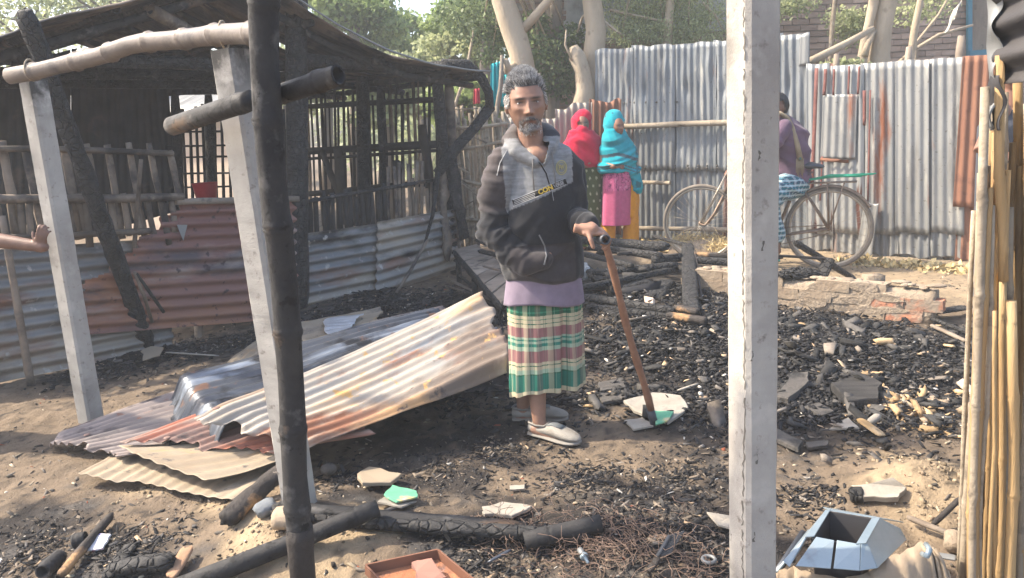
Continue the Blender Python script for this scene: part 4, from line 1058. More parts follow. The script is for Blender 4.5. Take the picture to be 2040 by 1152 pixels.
def hand(w, fd_, up_, curl=(40, 50, 30), th=0.5, k=1.0, side=1, spread=4, r0=0.0088, thumb_dir=None):
    """w wrist, fd_ finger direction, up_ back-of-hand normal, side +1 if the thumb lies on fd x up"""
    w = Vector(w); f = Vector(fd_).normalized(); u = Vector(up_); u = (u - f * u.dot(f)).normalized(); x = f.cross(u).normalized() * side
    P = []
    rot = Matrix((x, f, u)).transposed()
    P.append(ell(w + f * 0.048 * k, (0.040 * k, 0.052 * k, 0.0155 * k), rot, 20, 12))
    P.append(tube([w - f * 0.035 * k, w, w + f * 0.03 * k], [0.026 * k, 0.025 * k, 0.027 * k], 14, flat=0.75))
    P.append(ell(w + f * 0.028 * k + x * 0.024 * k - u * 0.006 * k, (0.017 * k, 0.030 * k, 0.015 * k), rot, 14, 10))
    for i, (off, ln) in enumerate(((0.029, 0.92), (0.0095, 1.03), (-0.0095, 0.95), (-0.028, 0.76))):
        b = w + f * (0.088 - (0.006 if i == 3 else 0)) * k + x * off * k + u * 0.002 * k
        ang = 0; p = b; pts = [b - f * 0.02 * k, b]; rd = [r0 * k, r0 * k]
        sd = x * math.sin(R(spread * (1.5 - i)))
        for sg, (sl_, c) in enumerate(zip((0.044, 0.027, 0.022), curl)):
            ang += c + (i * 2)
            d = (f * math.cos(R(ang)) - u * math.sin(R(ang)) + sd).normalized()
            p = p + d * sl_ * ln * k; pts.append(p); rd.append((r0 - 0.0007 * (sg + 1)) * k * (0.93 if i == 3 else 1))
        P.append(tube(pts, rd, 12, round_cap=True))
    td = Vector(thumb_dir).normalized() if thumb_dir is not None else (x * 0.75 + f * 0.6 - u * 0.35).normalized()
    b = w + f * 0.026 * k + x * 0.026 * k
    p1 = b + td * 0.040 * k; d2 = (td * 0.8 + f * 0.5 - u * th).normalized(); p2 = p1 + d2 * 0.030 * k
    P.append(tube([b - td * 0.012 * k, b, p1, p2], [0.0125 * k, 0.0125 * k, 0.0105 * k, 0.0088 * k], 12, round_cap=True))
    return P
def folds(V, N, axis, fa, fc, amp, seed, w=1.0):
    """cloth folds: ridges running across 'axis'"""
    d = Vector(axis).normalized(); _, u, v = frame(d)
    q = np.stack([V @ np.array(d) * fa, V @ np.array(u) * fc, V @ np.array(v) * fc], 1)
    n_ = vn(q[:, 0], q[:, 1], q[:, 2], seed); r_ = 1 - np.abs(2 * n_ - 1)
    n2 = vn(q[:, 0] * 2.1, q[:, 1] * 1.7, q[:, 2] * 1.7, seed + 9)
    return V + N * ((r_ - 0.5) * amp + (n2 - 0.5) * amp * 0.5)[:, None] * (w[:, None] if hasattr(w, '__len__') else w)
M_['skin'] = mat('brown_skin', (0.92, 0.92, 0.92), (1.08, 1.06, 1.05), s=30, rough=0.5, bump=0.15, bs=260, vcol=True, spec=0.35, sss=0.12, bdist=0.002)
M_['eye'] = mat('eye', (0.95, 0.95, 0.95), (1, 1, 1), rough=0.15, bump=0, vcol=True, spec=0.5)
M_['hair'] = mat('hair', (0.9, 0.9, 0.9), (1.1, 1.1, 1.1), rough=0.55, bump=0, vcol=True, spec=0.4)
M_['fleece'] = mat('fleece', (0.85, 0.85, 0.85), (1.12, 1.12, 1.12), s=50, rough=0.95, bump=0.5, bs=300, vcol=True, spec=0.1, sheen=0.2, bdist=0.002)
M_['cotton'] = mat('cotton', (0.9, 0.9, 0.9), (1.08, 1.08, 1.08), s=25, rough=0.9, bump=0.35, bs=240, vcol=True, spec=0.12, sheen=0.15, bdist=0.002)
SKIN = (0.29, 0.165, 0.115)

# ---- the man with the stick
Y0 = 3.45
def P_(px, py, dy=0.0): return W(px, py, Y0 + dy)
man = thing('person', 'grey-haired man in grey-black hooded jacket and green checked lungi holding a stick', 'person', tuple(G(1075, 860)))
HH = 0.262
Mh = Matrix.Translation(P_(1048, 206, 0.0)) @ Matrix.Rotation(R(4), 4, 'Z') @ Matrix.Rotation(R(-3.0), 4, 'Y') @ Matrix.Rotation(R(3), 4, 'X')
body = [headmesh(Mh, HH)] + ears(Mh, HH)
body.append(tube([P_(1053, 235, 0.035), P_(1058, 275, 0.035), P_(1063, 315, 0.05)], [0.055, 0.056, 0.075], 20))
body.append(ell(P_(1072, 312, 0.0), (0.075, 0.06, 0.05), None, 20, 14))
body.append(ell(P_(1060, 258, -0.045), (0.035, 0.04, 0.02), None, 16, 10))
body.append(rings(lerp_rings([(P_(1063, 300, 0.05), 0.06, 0.06), (P_(1066, 325, 0.05), 0.15, 0.08), (P_(1070, 400, 0.04), 0.145, 0.095), (P_(1080, 500, 0.03), 0.14, 0.09), (P_(1086, 600, 0.03), 0.145, 0.10)], 3), 24, yaw=R(-15)))
shL, elL, wrL = P_(1003, 335, 0.03), P_(984, 462, 0.0), P_(1052, 520, -0.10)
shR, elR, wrR = P_(1128, 330, 0.06), P_(1140, 430, 0.03), P_(1181, 457, -0.20)
body.append(tube([shL, elL, wrL, P_(1090, 512, -0.09)], [0.045, 0.038, 0.028, 0.03], 14, round_cap=True))
body.append(tube([shR, elR, wrR], [0.045, 0.036, 0.027], 14, round_cap=True))
# legs: near foot crosses in front of the far one
hipA, hipB = P_(1062, 600, 0.02), P_(1108, 600, 0.06)
ankN = P_(1074, 838, -0.05); ankF = P_(1042, 812, 0.13)
body.append(tube([hipA, P_(1070, 700, 0.0), P_(1070, 785, -0.02), ankN, ankN + Vector((0.01, 0, -0.03))], [0.085, 0.06, 0.043, 0.031, 0.034], 16, round_cap=True))
body.append(tube([hipB, P_(1080, 700, 0.05), P_(1044, 775, 0.12), ankF, ankF + Vector((0, 0, -0.03))], [0.085, 0.06, 0.042, 0.031, 0.034], 16, round_cap=True))
for a, dx in ((ankN, Vector((0.135, -0.115, 0))), (ankF, Vector((0.155, -0.02, 0)))):
    b = a + Vector((0, 0, -0.055)); body.append(tube([a + Vector((-0.02, 0, -0.04)), b + dx * 0.5, b + dx * 0.95 + Vector((0, 0, -0.005))], [0.026, 0.024, 0.016], 12, round_cap=True))
# hand closed over the stick's cross handle
HT = P_(1207, 478, -0.26)                                    # handle mouth, towards the camera
hax = Vector((0.10, -1, 0.10)).normalized(); HC = HT - hax * 0.055
wr2 = HC + Vector((-0.085, 0.02, 0.045))
body.append(tube([wrR, wr2], [0.027, 0.026], 14, round_cap=True))
body += hand(wr2, Vector((0.95, -0.05, -0.18)), Vector((0.05, -0.25, 1)), curl=(38, 62, 38), k=1.02, side=1, th=0.9, thumb_dir=Vector((0.15, -0.62, -0.72)))
V, F, N = fuse(body, 0.0042, 2, 0.4)
C = skin_colors(V, Mh, HH, SKIN, beard=1.0)
hnd = (V[:, 0] > wr2.x - 0.06)
C[hnd] *= 1.1
part('body', V, F, M_['skin'], man, col=C)
eyes(Mh, HH, man, look=(0.0, 0, 0.0))
def hair_root(rr):
    while True:
        a = rr.uniform(0, 2 * math.pi); ph = rr.uniform(0, 1.95)
        x = math.sin(ph) * math.cos(a); y = math.sin(ph) * math.sin(a); z = math.cos(ph)
        X_, Y_, Z_ = 0.077 * x, 0.098 * y, 0.121 * z
        front = Y_ < 0
        if front and Z_ < 0.070 - 0.25 * abs(X_) * (abs(X_) > 0.045) and not (abs(X_) > 0.058 and Z_ > -0.005 and Y_ > -0.045): continue
        if Z_ < -0.03 and Y_ < 0.03: continue
        if Z_ < -0.07: continue
        break
    Y_ = Y_ + 0.009 * (Y_ < 0) * (Z_ > 0.03) 
    top = max(0, z)
    d = Vector((x * (1.0 - 0.3 * top), y * 0.8 - 0.10 + 0.2 * top, z * 1.0 + 0.12 + rr.uniform(-.2, .45) * top))
    d += Vector((rr.gauss(0, .22), rr.gauss(0, .22), rr.gauss(0, .2)))
    if top < 0.35: d = Vector((x * 0.55, y * 0.5 + 0.5, -0.5 + rr.uniform(-.3, .3)))
    L = 0.010 + 0.019 * top + rr.uniform(0, 0.009)
    if front and top > 0.4: d += Vector((rr.uniform(-.9, .1), 0.25, 0.75))
    g_ = rr.choice([0.16, 0.32, 0.46, 0.58, 0.7]) * rr.uniform(0.8, 1.2)
    if y < -0.2 and top < 0.65 and top > 0.3: g_ *= 0.5
    return (X_, Y_, Z_), d, L, (g_, g_ * 0.97, g_ * 0.94)
hairstrands(Mh, HH, 'hair', M_['hair'], man, 5200, hair_root, 3, 0.0014)
capV, capF = ell(Mh @ Vector((0, 0.012 * HH / .24, 0.012 * HH / .24)), (0.0785 * HH / .24, 0.0955 * HH / .24, 0.112 * HH / .24), Mh.to_3x3(), 40, 30)
capV = np.array([list(v) for v in capV]); Lc = headlocal(capV, Mh, HH)
keep = []
for f in capF:
    c = Lc[list(f)].mean(0)
    if (c[2] > 0.070 or (c[1] > 0.0 and c[2] > -0.055) or (c[1] > -0.045 and abs(c[0]) > 0.055 and c[2] > 0.0)) : keep.append(f)
part('scalp_hair', capV, keep, M_['hair'], man, col=np.tile([0.07, 0.066, 0.063], (len(capV), 1)) * (0.6 + 0.9 * vn(capV[:, 0] * 90, capV[:, 1] * 90, capV[:, 2] * 90))[:, None])
def beard_root(rr):
    t = rr.random()
    if t < 0.72: x = rr.gauss(0, 0.018); z = -0.098 + rr.gauss(0, 0.010)
    elif t < 0.86: x = rr.uniform(-0.028, 0.028); z = -0.053 - abs(x) * 0.2 + rr.gauss(0, 0.002)
    else: x = rr.choice((-1, 1)) * rr.gauss(0.035, 0.004); z = rr.uniform(-0.10, -0.06)
    x = max(-0.045, min(0.045, x)); z = max(-0.118, z)
    yy = -0.094 * math.sqrt(max(0.05, 1 - (x / 0.066) ** 2)) * math.sqrt(max(0.1, 1 - (z / 0.135) ** 2)) - 0.004 - 0.010 * math.exp(-(x / 0.022) ** 2 - ((z + 0.097) / 0.014) ** 2) - 0.006 * math.exp(-(x / .024) ** 2 - ((z + .062) / .014) ** 2)
    g_ = rr.choice([0.16, 0.34, 0.5, 0.62]) if z < -0.07 else rr.choice([0.05, 0.1, 0.25])
    return (x, yy + 0.003, z), (x * 4 + rr.gauss(0, .2), -0.55, -0.9 + rr.gauss(0, .2)), 0.006 + rr.random() * 0.005, (g_, g_ * 0.98, g_ * 0.97)
hairstrands(Mh, HH, 'beard', M_['hair'], man, 620, beard_root, 5, 0.0009)

# jacket
jk = [rings(lerp_rings([(P_(1064, 292, 0.055), 0.085, 0.075), (P_(1065, 305, 0.055), 0.13, 0.085), (P_(1066, 325, 0.05), 0.165, 0.10), (P_(1068, 360, 0.045), 0.172, 0.115), (P_(1072, 420, 0.04), 0.165, 0.125),
     (P_(1078, 480, 0.035), 0.172, 0.13), (P_(1081, 530, 0.03), 0.183, 0.135), (P_(1082, 549, 0.03), 0.178, 0.13), (P_(1082, 553, 0.03), 0.165, 0.118)], 5), 44, yaw=R(-12))]
jk.append(tube([P_(1012, 322, 0.04), shL + Vector((0, 0, -0.03)), shL.lerp(elL, 0.5) + Vector((-0.012, 0, 0)), elL, elL.lerp(wrL, 0.5) + Vector((0, 0, -0.012)), wrL, P_(1082, 518, -0.10)],
               [0.078, 0.080, 0.073, 0.068, 0.060, 0.050, 0.046], 22, round_cap=True))
jk.append(tube([P_(1110, 320, 0.05), shR + Vector((0, 0, -0.02)), shR.lerp(elR, 0.55), elR, elR.lerp(wrR, 0.4), elR.lerp(wrR, 0.66), elR.lerp(wrR, 0.78)],
               [0.078, 0.078, 0.068, 0.060, 0.050, 0.041, 0.037], 22, round_cap=True))
jk.append(ell(P_(1012, 318, 0.05), (0.06, 0.07, 0.05))); jk.append(ell(P_(1118, 318, 0.06), (0.06, 0.07, 0.05)))
# hood lying round the neck: rolled collar, open in front
hood = [P_(1079, 322, -0.055), P_(1094, 296, -0.015), P_(1098, 276, 0.05), P_(1086, 266, 0.12), P_(1058, 262, 0.15), P_(1030, 266, 0.12), P_(1016, 280, 0.05), P_(1030, 302, -0.02), P_(1066, 324, -0.06)]
jk.append(tube(hood, [0.018, 0.030, 0.040, 0.046, 0.05, 0.046, 0.042, 0.032, 0.018], 16, round_cap=True))
jk.append(ell(P_(1055, 295, 0.17), (0.10, 0.06, 0.08)))
V, F, N = fuse(jk, 0.0058, 6, 0.5)
Va = V.copy()
armL = ss(elL.x + 0.10 - V[:, 0], 0.0, 0.05) * (V[:, 2] < P_(0, 300).z)
lowL = np.exp(-((V - np.array(elL.lerp(wrL, 0.45))) ** 2).sum(1) / 0.014)
armR = ss(V[:, 0], P_(1128, 400).x, P_(1142, 400).x) + np.exp(-((V - np.array(elR)) ** 2).sum(1) / 0.01)
V = folds(V, N, elL - shL, 22, 6, 0.024, 3, np.clip(armL, 0, 1))
V = folds(V, N, wrL - elL, 26, 7, 0.026, 4, lowL)
V = folds(V, N, wrR - elR, 26, 7, 0.024, 5, np.clip(armR, 0, 1))
tors = np.clip(1 - armL - armR, 0, 1)
V = folds(V, N, Vector((0.5, 0, 1)), 10, 3.2, 0.026, 6, tors * ss(P_(0, 410).z - V[:, 2], 0.0, 0.16))
V = folds(V, N, Vector((-0.7, 0, 1)), 9, 3, 0.018, 7, tors * ss(P_(0, 410).z - V[:, 2], 0.0, 0.12))
V = folds(V, N, Vector((1, 0, .4)), 14, 4, 0.006, 17, tors)
# rib of the hem
V -= N * (0.006 * ss(P_(0, 538).z - V[:, 2], 0.0, 0.004) * tors)[:, None]
# colours
blk = np.array([0.026, 0.027, 0.031]); gry = np.array([0.215, 0.22, 0.225]); dk = np.array([0.045, 0.04, 0.042]); bro = np.array([0.10, 0.082, 0.08])
s0 = P_(1018, 418); s1 = P_(1130, 366)
def zl(x, dz=0): return s0.z + (s1.z - s0.z) * (x - s0.x) / (s1.x - s0.x) + dz
x, z = Va[:, 0], Va[:, 2]; dl = z - zl(x)
C = np.tile(blk, (len(V), 1))
front = (tors > 0.5)
seamx = P_(1004, 350).x + 0.25 * np.clip(z - P_(0, 350).z, 0, 1)
up = (dl > 0) & (x > seamx) & (x < P_(1137, 330).x)
heather = 0.75 + 0.5 * vn(x * 25, Va[:, 1] * 25, z * 220, 2)
C[up] = gry * heather[up][:, None]
slv = (x <= seamx) & (z > P_(0, 470).z)
C[slv] = dk
dust = np.clip(fbm(x * 12, Va[:, 1] * 12, z * 9, 8) * 1.7 - 0.4, 0, 1) * ss(P_(995, 0).x - x, -0.03, 0.06) * ss(z, P_(0, 500).z, P_(0, 320).z)
C = C * (1 - 0.9 * dust[:, None]) + bro * 0.9 * dust[:, None] * 1.5
hem = (z < P_(0, 538).z) & (tors > 0.3); C[hem] = dk * 1.1
hd_ = (np.abs(dl) < 0)
collar = z > P_(0, 315).z - 0.02
hw = np.zeros(len(V), bool)
hpts = np.array([list(p) for p in hood])
dmin = np.min(np.linalg.norm(Va[:, None, :] - hpts[None], axis=2), axis=1)
hw = (dmin < 0.062) & (z > P_(0, 330).z)
inner = hw & (x > P_(1070, 0).x)
C[hw] = (0.095, 0.083, 0.08); C[inner] = (0.05, 0.052, 0.062)
smudge = np.clip(fbm(x * 20, Va[:, 1] * 20, z * 20, 12) * 2 - 1.05, 0, 1)[:, None]
C = C * (1 - 0.35 * smudge) + np.array([0.13, 0.12, 0.115]) * 0.35 * smudge
tA, tB, tC = P_(1040, 284, -0.06), P_(1093, 284, -0.06), P_(1083, 328, -0.06)
def _s(p, q): return (V[:, 0] - q.x) * (p.z - q.z) - (p.x - q.x) * (V[:, 2] - q.z)
s1_, s2_, s3_ = _s(tA, tB), _s(tB, tC), _s(tC, tA)
vneck = (((s1_ > 0) & (s2_ > 0) & (s3_ > 0)) | ((s1_ < 0) & (s2_ < 0) & (s3_ < 0))) & (V[:, 1] < Y0 + 0.03)
F = F[~vneck[F].any(1)]
jacket = part('jacket', V, F, M_['fleece'], man, col=C, solid=0.004)
bvh = BVHTree.FromPolygons([Vector(v) for v in V], [tuple(f) for f in F])
def onj(px, py, off=0.002):
    d = ray(px, py); h = bvh.ray_cast(Vector((0, 0, CAMH)), d)
    if h[0] is None: return W(px, py, Y0 - 0.1)
    return h[0] - d * off
M_['print_w'] = mat('white_print', (0.30, 0.30, 0.30), (0.4, 0.4, 0.4), bump=0); M_['print_y'] = mat('yellow_print', (0.62, 0.42, 0.06), (0.7, 0.5, 0.1), bump=0)
M_['print_k'] = mat('black_print', (0.012, 0.012, 0.013), (0.02, 0.02, 0.02), bump=0, rough=0.8)
def strip(path, w, m, name, off=0.002, parent=None, steps=30):
    """thin band of print or trim lying on the jacket along a path"""
    pts = []
    for (a, b) in zip(path[:-1], path[1:]):
        for i in range(steps): t = i / steps; pts.append((a[0] + (b[0] - a[0]) * t, a[1] + (b[1] - a[1]) * t))
    pts.append(path[-1]); V = []; F = []
    for i, p in enumerate(pts):
        q = pts[min(i + 1, len(pts) - 1)]; o_ = pts[max(i - 1, 0)]
        dx, dy = q[0] - o_[0], q[1] - o_[1]; L = math.hypot(dx, dy) or 1
        nx, ny = -dy / L * w / 2, dx / L * w / 2
        V += [onj(p[0] + nx, p[1] + ny, off), onj(p[0] - nx, p[1] - ny, off)]
        if i: F.append((2 * i - 2, 2 * i - 1, 2 * i + 1, 2 * i))
    return part(name, V, F, m, parent or man, smooth=True, solid=0.001)
strip([(1022, 405), (1075, 384), (1128, 361)], 13, M_['print_k'], 'chest_band', 0.0035)
for dy in (-6.5, 6.5): strip([(1022, 405 + dy), (1075, 384 + dy), (1128, 361 + dy)], 1.6, M_['print_w'], 'band_line', 0.0045)
for dy in (-3, 0.2, 3.4): strip([(1024, 404 + dy), (1052, 393 + dy), (1066, 388 + dy)], 1.2, M_['print_w'], 'band_line', 0.005)
def text_on(txt, cx, cy, size, ang, m, name, off=0.005, squash=1.0):
    cu = bpy.data.curves.new('t', 'FONT'); cu.body = txt; cu.size = size; cu.align_x = 'CENTER'; cu.align_y = 'CENTER'; cu.offset = 0.045 * size; cu.resolution_u = 3
    o = bpy.data.objects.new('t', cu); COL.objects.link(o); bpy.context.view_layer.update()
    ev = o.evaluated_get(bpy.context.evaluated_depsgraph_get()); me = ev.to_mesh()
    ca, sa = math.cos(R(ang)), math.sin(R(ang)); V = []
    h_ = size * 0.9; c0 = (onj(cx, cy) + onj(cx + h_ * ca, cy - h_ * sa) + onj(cx - h_ * ca, cy + h_ * sa)) / 3
    U_ = (onj(cx + h_ * ca, cy - h_ * sa) - onj(cx - h_ * ca, cy + h_ * sa)) / (2 * h_); T_ = W(cx, cy - 1, c0.y) - W(cx, cy, c0.y)
    T_ = (T_ - U_ * (T_.dot(U_) / U_.length_squared)).normalized() * U_.length
    for v in me.vertices: V.append(c0 + U_ * v.co.x * squash + T_ * v.co.y - ray(cx, cy) * 0.008)
    F = [tuple(p.vertices) for p in me.polygons]
    ev.to_mesh_clear(); bpy.data.objects.remove(o)
    return part(name, V, F, m, man, smooth=False)
text_on('CON', 1087, 378.5, 13.5, 22.5, M_['print_y'], 'print_letters', squash=1.0)
text_on('VERSE', 1113, 367.8, 9.5, 22.5, M_['print_w'], 'print_letters', squash=0.85)
text_on('\u25b2', 1071, 386, 6, 22, M_['print_w'], 'print_letters') if False else None
circ = lambda r_, k=28: [(1118.5 + r_ * 0.72 * math.cos(2 * math.pi * i / k), 334 + r_ * math.sin(2 * math.pi * i / k)) for i in range(k + 1)]
M_['badge'] = mat('faded_gold_print', (0.36, 0.32, 0.14), (0.42, 0.38, 0.2), bump=0)
strip(circ(14), 1.8, M_['badge'], 'badge_ring', 0.004, steps=2); strip(circ(10.5), 1.0, M_['badge'], 'badge_ring', 0.004, steps=2)
text_on('FW', 1118.5, 334, 11, 4, M_['badge'], 'badge_letters', squash=0.62)
strip([(1074, 322), (1088, 345), (1096, 372), (1101, 400)], 3.2, M_['print_k'], 'zip', 0.004)
strip([(1076, 322), (1090, 345), (1098, 372), (1103, 400)], 0.9, M_['print_w'], 'zip', 0.0055)
strip([(1010, 300), (996, 325), (990, 350)], 2.0, M_['print_w'], 'piping', 0.003)
M_['cord'] = mat('grey_cord', (0.13, 0.125, 0.12), (0.2, 0.19, 0.185), bump=0.2)
part('drawstring', *tube([onj(1058, 298, 0.008), onj(1062, 318, 0.010), onj(1061, 345, 0.010), onj(1064, 380, 0.012)], 0.003, 6), M_['cord'], man)
part('drawstring', *tube([onj(1100, 300, 0.008), onj(1102, 325, 0.010), onj(1105, 350, 0.012), onj(1107, 372, 0.010)], 0.003, 6), M_['cord'], man)
strip([(1074, 468), (1085, 490), (1089, 510), (1084, 528)], 3.0, mat('grey_piping', (0.16, 0.16, 0.165), (0.2, 0.2, 0.2), bump=0), 'pocket_welt', 0.006)

# shirt tail below the jacket
V, F = rings(lerp_rings([(P_(1083, 540, 0.03), 0.168, 0.118), (P_(1082, 575, 0.03), 0.180, 0.126), (P_(1081, 600, 0.03), 0.186, 0.130)], 6), 90,
             pleat=lambda a, t: 1 + 0.025 * t * math.sin(a * 5 + 1) + 0.012 * t * math.sin(a * 13), yaw=R(-12), cap=False)
V = np.array([list(v) for v in V]); V[:, 2] += 0.010 * np.sin(V[:, 0] * 16) * (V[:, 2] < P_(0, 590).z)
part('shirt', V, F, M_['cotton'], man, col=np.tile([0.21, 0.17, 0.225], (len(V), 1)), solid=0.003)
M_['lungi'] = mat('checked_lungi_cotton', (0.93, 0.93, 0.93), (1.06, 1.06, 1.06), s=20, rough=0.85, bump=0.35, bs=200, vcol=True, spec=0.12, bdist=0.002)
NL, NVv = 420, 300
top = P_(1084, 560, 0.03); 
def lung(a, t):
    fr = 0.5 + 0.5 * math.sin(-a)                      # camera side
    p = 1 + (0.008 + 0.055 * t) * math.sin(a * 8 + 2.6 * math.sin(a * 2 + .6 * t)) * (0.6 + 0.4 * math.sin(a * 3 + 1)) + 0.016 * t * math.sin(a * 21 + 3 * t)
    d = (a - R(300)); p -= 0.26 * t * math.exp(-(d / 0.13) ** 2) - 0.10 * t * math.exp(-((d - 0.24) / 0.10) ** 2) + 0.05 * t * math.exp(-((d + 0.25) / 0.1) ** 2)
    return p
kk = [(P_(1083, 562, 0.03), 0.160, 0.105), (P_(1084, 610, 0.03), 0.172, 0.115), (P_(1087, 680, 0.03), 0.172, 0.12), (P_(1090, 776, 0.03), 0.174, 0.125)]
rl = lerp_rings(kk, 100)[:NVv + 1]
V, F = rings(rl, NL, pleat=lung, cap=False)
V = np.array([list(v) for v in V]); ia = np.tile(np.arange(NL), len(rl)); it = np.repeat(np.arange(len(rl)), NL) / (len(rl) - 1)
ang = 2 * np.pi * ia / NL
V[:, 2] += it ** 3 * (0.026 * np.sin(ang * 1.0 + 2.4) + 0.007 * np.sin(ang * 3 + 1) + 0.003 * np.sin(ang * 11))
V[:, :2] += ((vn(V[:, 0] * 30, V[:, 1] * 30, V[:, 2] * 9, 4) - 0.5) * 0.006)[:, None] * np.stack([np.cos(ang), np.sin(ang)], 1)
green = np.array([0.030, 0.125, 0.075]); cream = np.array([0.50, 0.44, 0.30]); mauve = np.array([0.27, 0.135, 0.135]); teal = np.array([0.04, 0.20, 0.15]); lite = np.array([0.30, 0.40, 0.30]); dkg = np.array([0.02, 0.07, 0.05])
bands = [(0.00, green), (0.33, green * 1.7), (0.345, green), (0.37, cream), (0.40, green * 1.6), (0.407, cream), (0.44, green), (0.448, cream), (0.48, mauve), (0.57, lite), (0.59, teal), (0.605, lite), (0.63, teal), (0.66, lite), (0.69, mauve),
         (0.77, cream), (0.79, green), (0.797, cream), (0.82, lite), (0.85, green), (0.86, teal * 0.8), (0.97, cream), (1.1, cream)]
tb = it + 0.006 * np.sin(ang * 4)
C = np.zeros((len(V), 3))
for (t0, c), (t1, _) in zip(bands[:-1], bands[1:]): C[(tb >= t0) & (tb < t1)] = c
per = (ang * 0.155 / 0.105) % 1.0                        # upright stripes about 10 cm apart
def us(a, b, c, w):
    m_ = (per > a) & (per < b); C[m_] = C[m_] * (1 - w) + c * w
us(0.00, 0.22, cream, 0.42); us(0.22, 0.245, dkg, 0.6); us(0.30, 0.32, lite, 0.5); us(0.40, 0.42, dkg, 0.5); us(0.52, 0.74, mauve * 0.8, 0.28); us(0.62, 0.64, cream, 0.35); us(0.86, 0.885, dkg, 0.6); us(0.92, 0.94, dkg, 0.5)
part('lungi', V, F, M_['lungi'], man, col=C, solid=0.0025)
# shoes
M_['shoe'] = mat('grey_slip_on', (0.24, 0.22, 0.19), (0.34, 0.315, 0.275), s=8, rough=0.75, bump=0.35, bs=120, layers=(((0.18, 0.15, 0.12), 8, 0.56, 0.72),))
M_['sole'] = mat('dusty_sole', (0.20, 0.185, 0.165), (0.28, 0.26, 0.23), s=10, bump=0.2)
def shoe(a, d, L=0.275):
    d = Vector(d).normalized(); a = Vector(a); a = a - d * 0.055; a.z = 0
    s_ = d.cross(Vector((0, 0, 1))).normalized(); g0 = gz(a.x, a.y); g1 = gz(a.x + d.x * L, a.y + d.y * L); gg = max(g0, g1) + 0.004
    base = Vector((a.x, a.y, gg))
    up_, so = MB(), MB()
    def sec(t, w, z0, z1, n=18):
        c = base + d * L * t; out = []
        for i in range(n):
            q = 2 * math.pi * i / n; out.append(c + s_ * math.cos(q) * w + Vector((0, 0, z0 + (z1 - z0) * (0.5 + 0.5 * math.sin(q)))))
        return out
    def loft(secs, mb):
        n = len(secs[0]); V = [p for s__ in secs for p in s__]; F = []
        for j in range(len(secs) - 1):
            for i in range(n): a_ = j * n + i; b_ = j * n + (i + 1) % n; F.append((a_, b_, b_ + n, a_ + n))
        F.append(tuple(range(n - 1, -1, -1))); F.append(tuple(range((len(secs) - 1) * n, len(secs) * n))); mb.add(V, F)
    prof = [(0.00, 0.018, 0.012, 0.050), (0.03, 0.031, 0.01, 0.062), (0.12, 0.035, 0.01, 0.058), (0.26, 0.035, 0.01, 0.056), (0.40, 0.037, 0.01, 0.066), (0.52, 0.042, 0.01, 0.074), (0.66, 0.046, 0.01, 0.064), (0.80, 0.046, 0.01, 0.052), (0.92, 0.037, 0.012, 0.040), (0.98, 0.022, 0.014, 0.030), (1.0, 0.008, 0.018, 0.024)]
    fine = []
    for (a_, b_) in zip(prof[:-1], prof[1:]):
        for i in range(3): t = i / 3; fine.append(tuple(a_[j] + (b_[j] - a_[j]) * t for j in range(4)))
    fine.append(prof[-1])
    loft([sec(*q) for q in fine], up_)
    loft([sec(t, w * 1.10 + 0.002, -0.004, 0.016) for t, w, _, _ in prof], so)
    o = up_.build('shoe', M_['shoe'], man); so.build('sole', M_['sole'], o)
    gor = MB(); gor.add(*tube([base + d * L * 0.40 + Vector((0, 0, 0.064)), base + d * L * 0.5 + Vector((0, 0, 0.071)), base + d * L * 0.68 + Vector((0, 0, 0.0625))], [0.022, 0.024, 0.020], 14, flat=0.25, up=s_))
    gor.build('gusset', mat('dark_elastic', (0.13, 0.14, 0.14), (0.18, 0.19, 0.19), bump=0.5, bs=300), o)
    rim = [base + d * L * t + s_ * w + Vector((0, 0, z_)) for t, w, z_ in ((0.40, 0.0, 0.070), (0.36, 0.027, 0.060), (0.2, 0.033, 0.058), (0.05, 0.027, 0.064), (0.0, 0.0, 0.06), (0.05, -0.027, 0.064), (0.2, -0.033, 0.058), (0.36, -0.027, 0.060), (0.40, 0, 0.070))]
    part('shoe_rim', *tube(rim, 0.005, 8), M_['sole'], o)
shoe(ankN, (0.80, -0.60, 0)); shoe(ankF, (0.99, -0.12, 0))

# the stick: rusty pipe with a dark cross handle
st = thing('walking_stick', 'rusty brown stick with a dark pipe handle held by the standing man', 'stick', tuple(onG(1305, 850)))
b0 = onG(1305, 850); t0 = HC + Vector((0.005, 0, -0.01))
M_['rust_pipe'] = mat('rusty_stick', (0.20, 0.095, 0.055), (0.30, 0.16, 0.10), s=14, rough=0.75, bump=0.4, bs=80, layers=(((0.40, 0.27, 0.18), 12, 0.6, 0.72), ((0.09, 0.04, 0.03), 7, 0.6, 0.7)))
M_['dark_pipe'] = mat('dark_pipe', (0.05, 0.055, 0.065), (0.09, 0.095, 0.105), rough=0.5, bump=0.15, metal=0.2)
pts = [b0.lerp(t0, t) + Vector((0.004 * math.sin(t * 9), 0, 0)) for t in np.linspace(0.10, 1, 14)]
part('shaft', *tube(pts, [0.0165 + 0.002 * math.sin(i * 1.9) for i in range(14)], 12, jit=0.03), M_['rust_pipe'], st)
part('tip', *tube([b0 + Vector((0, 0, 0.0)), b0.lerp(t0, 0.10)], [0.020, 0.0185], 12), M_['dark_pipe'], st)
V, F = tube([HC - hax * 0.06, HT], [0.021, 0.021], 20, cap=False); V2, F2 = tube([HC - hax * 0.06, HT], [0.0155, 0.0155], 20, cap=False)
m = MB(); m.add(V, F); m.add(V2, [f[::-1] for f in F2]); m.F += [[20 + k, 20 + (k + 1) % 20, 60 + (k + 1) % 20, 60 + k] for k in range(20)]
m.build('handle', M_['dark_pipe'], st)

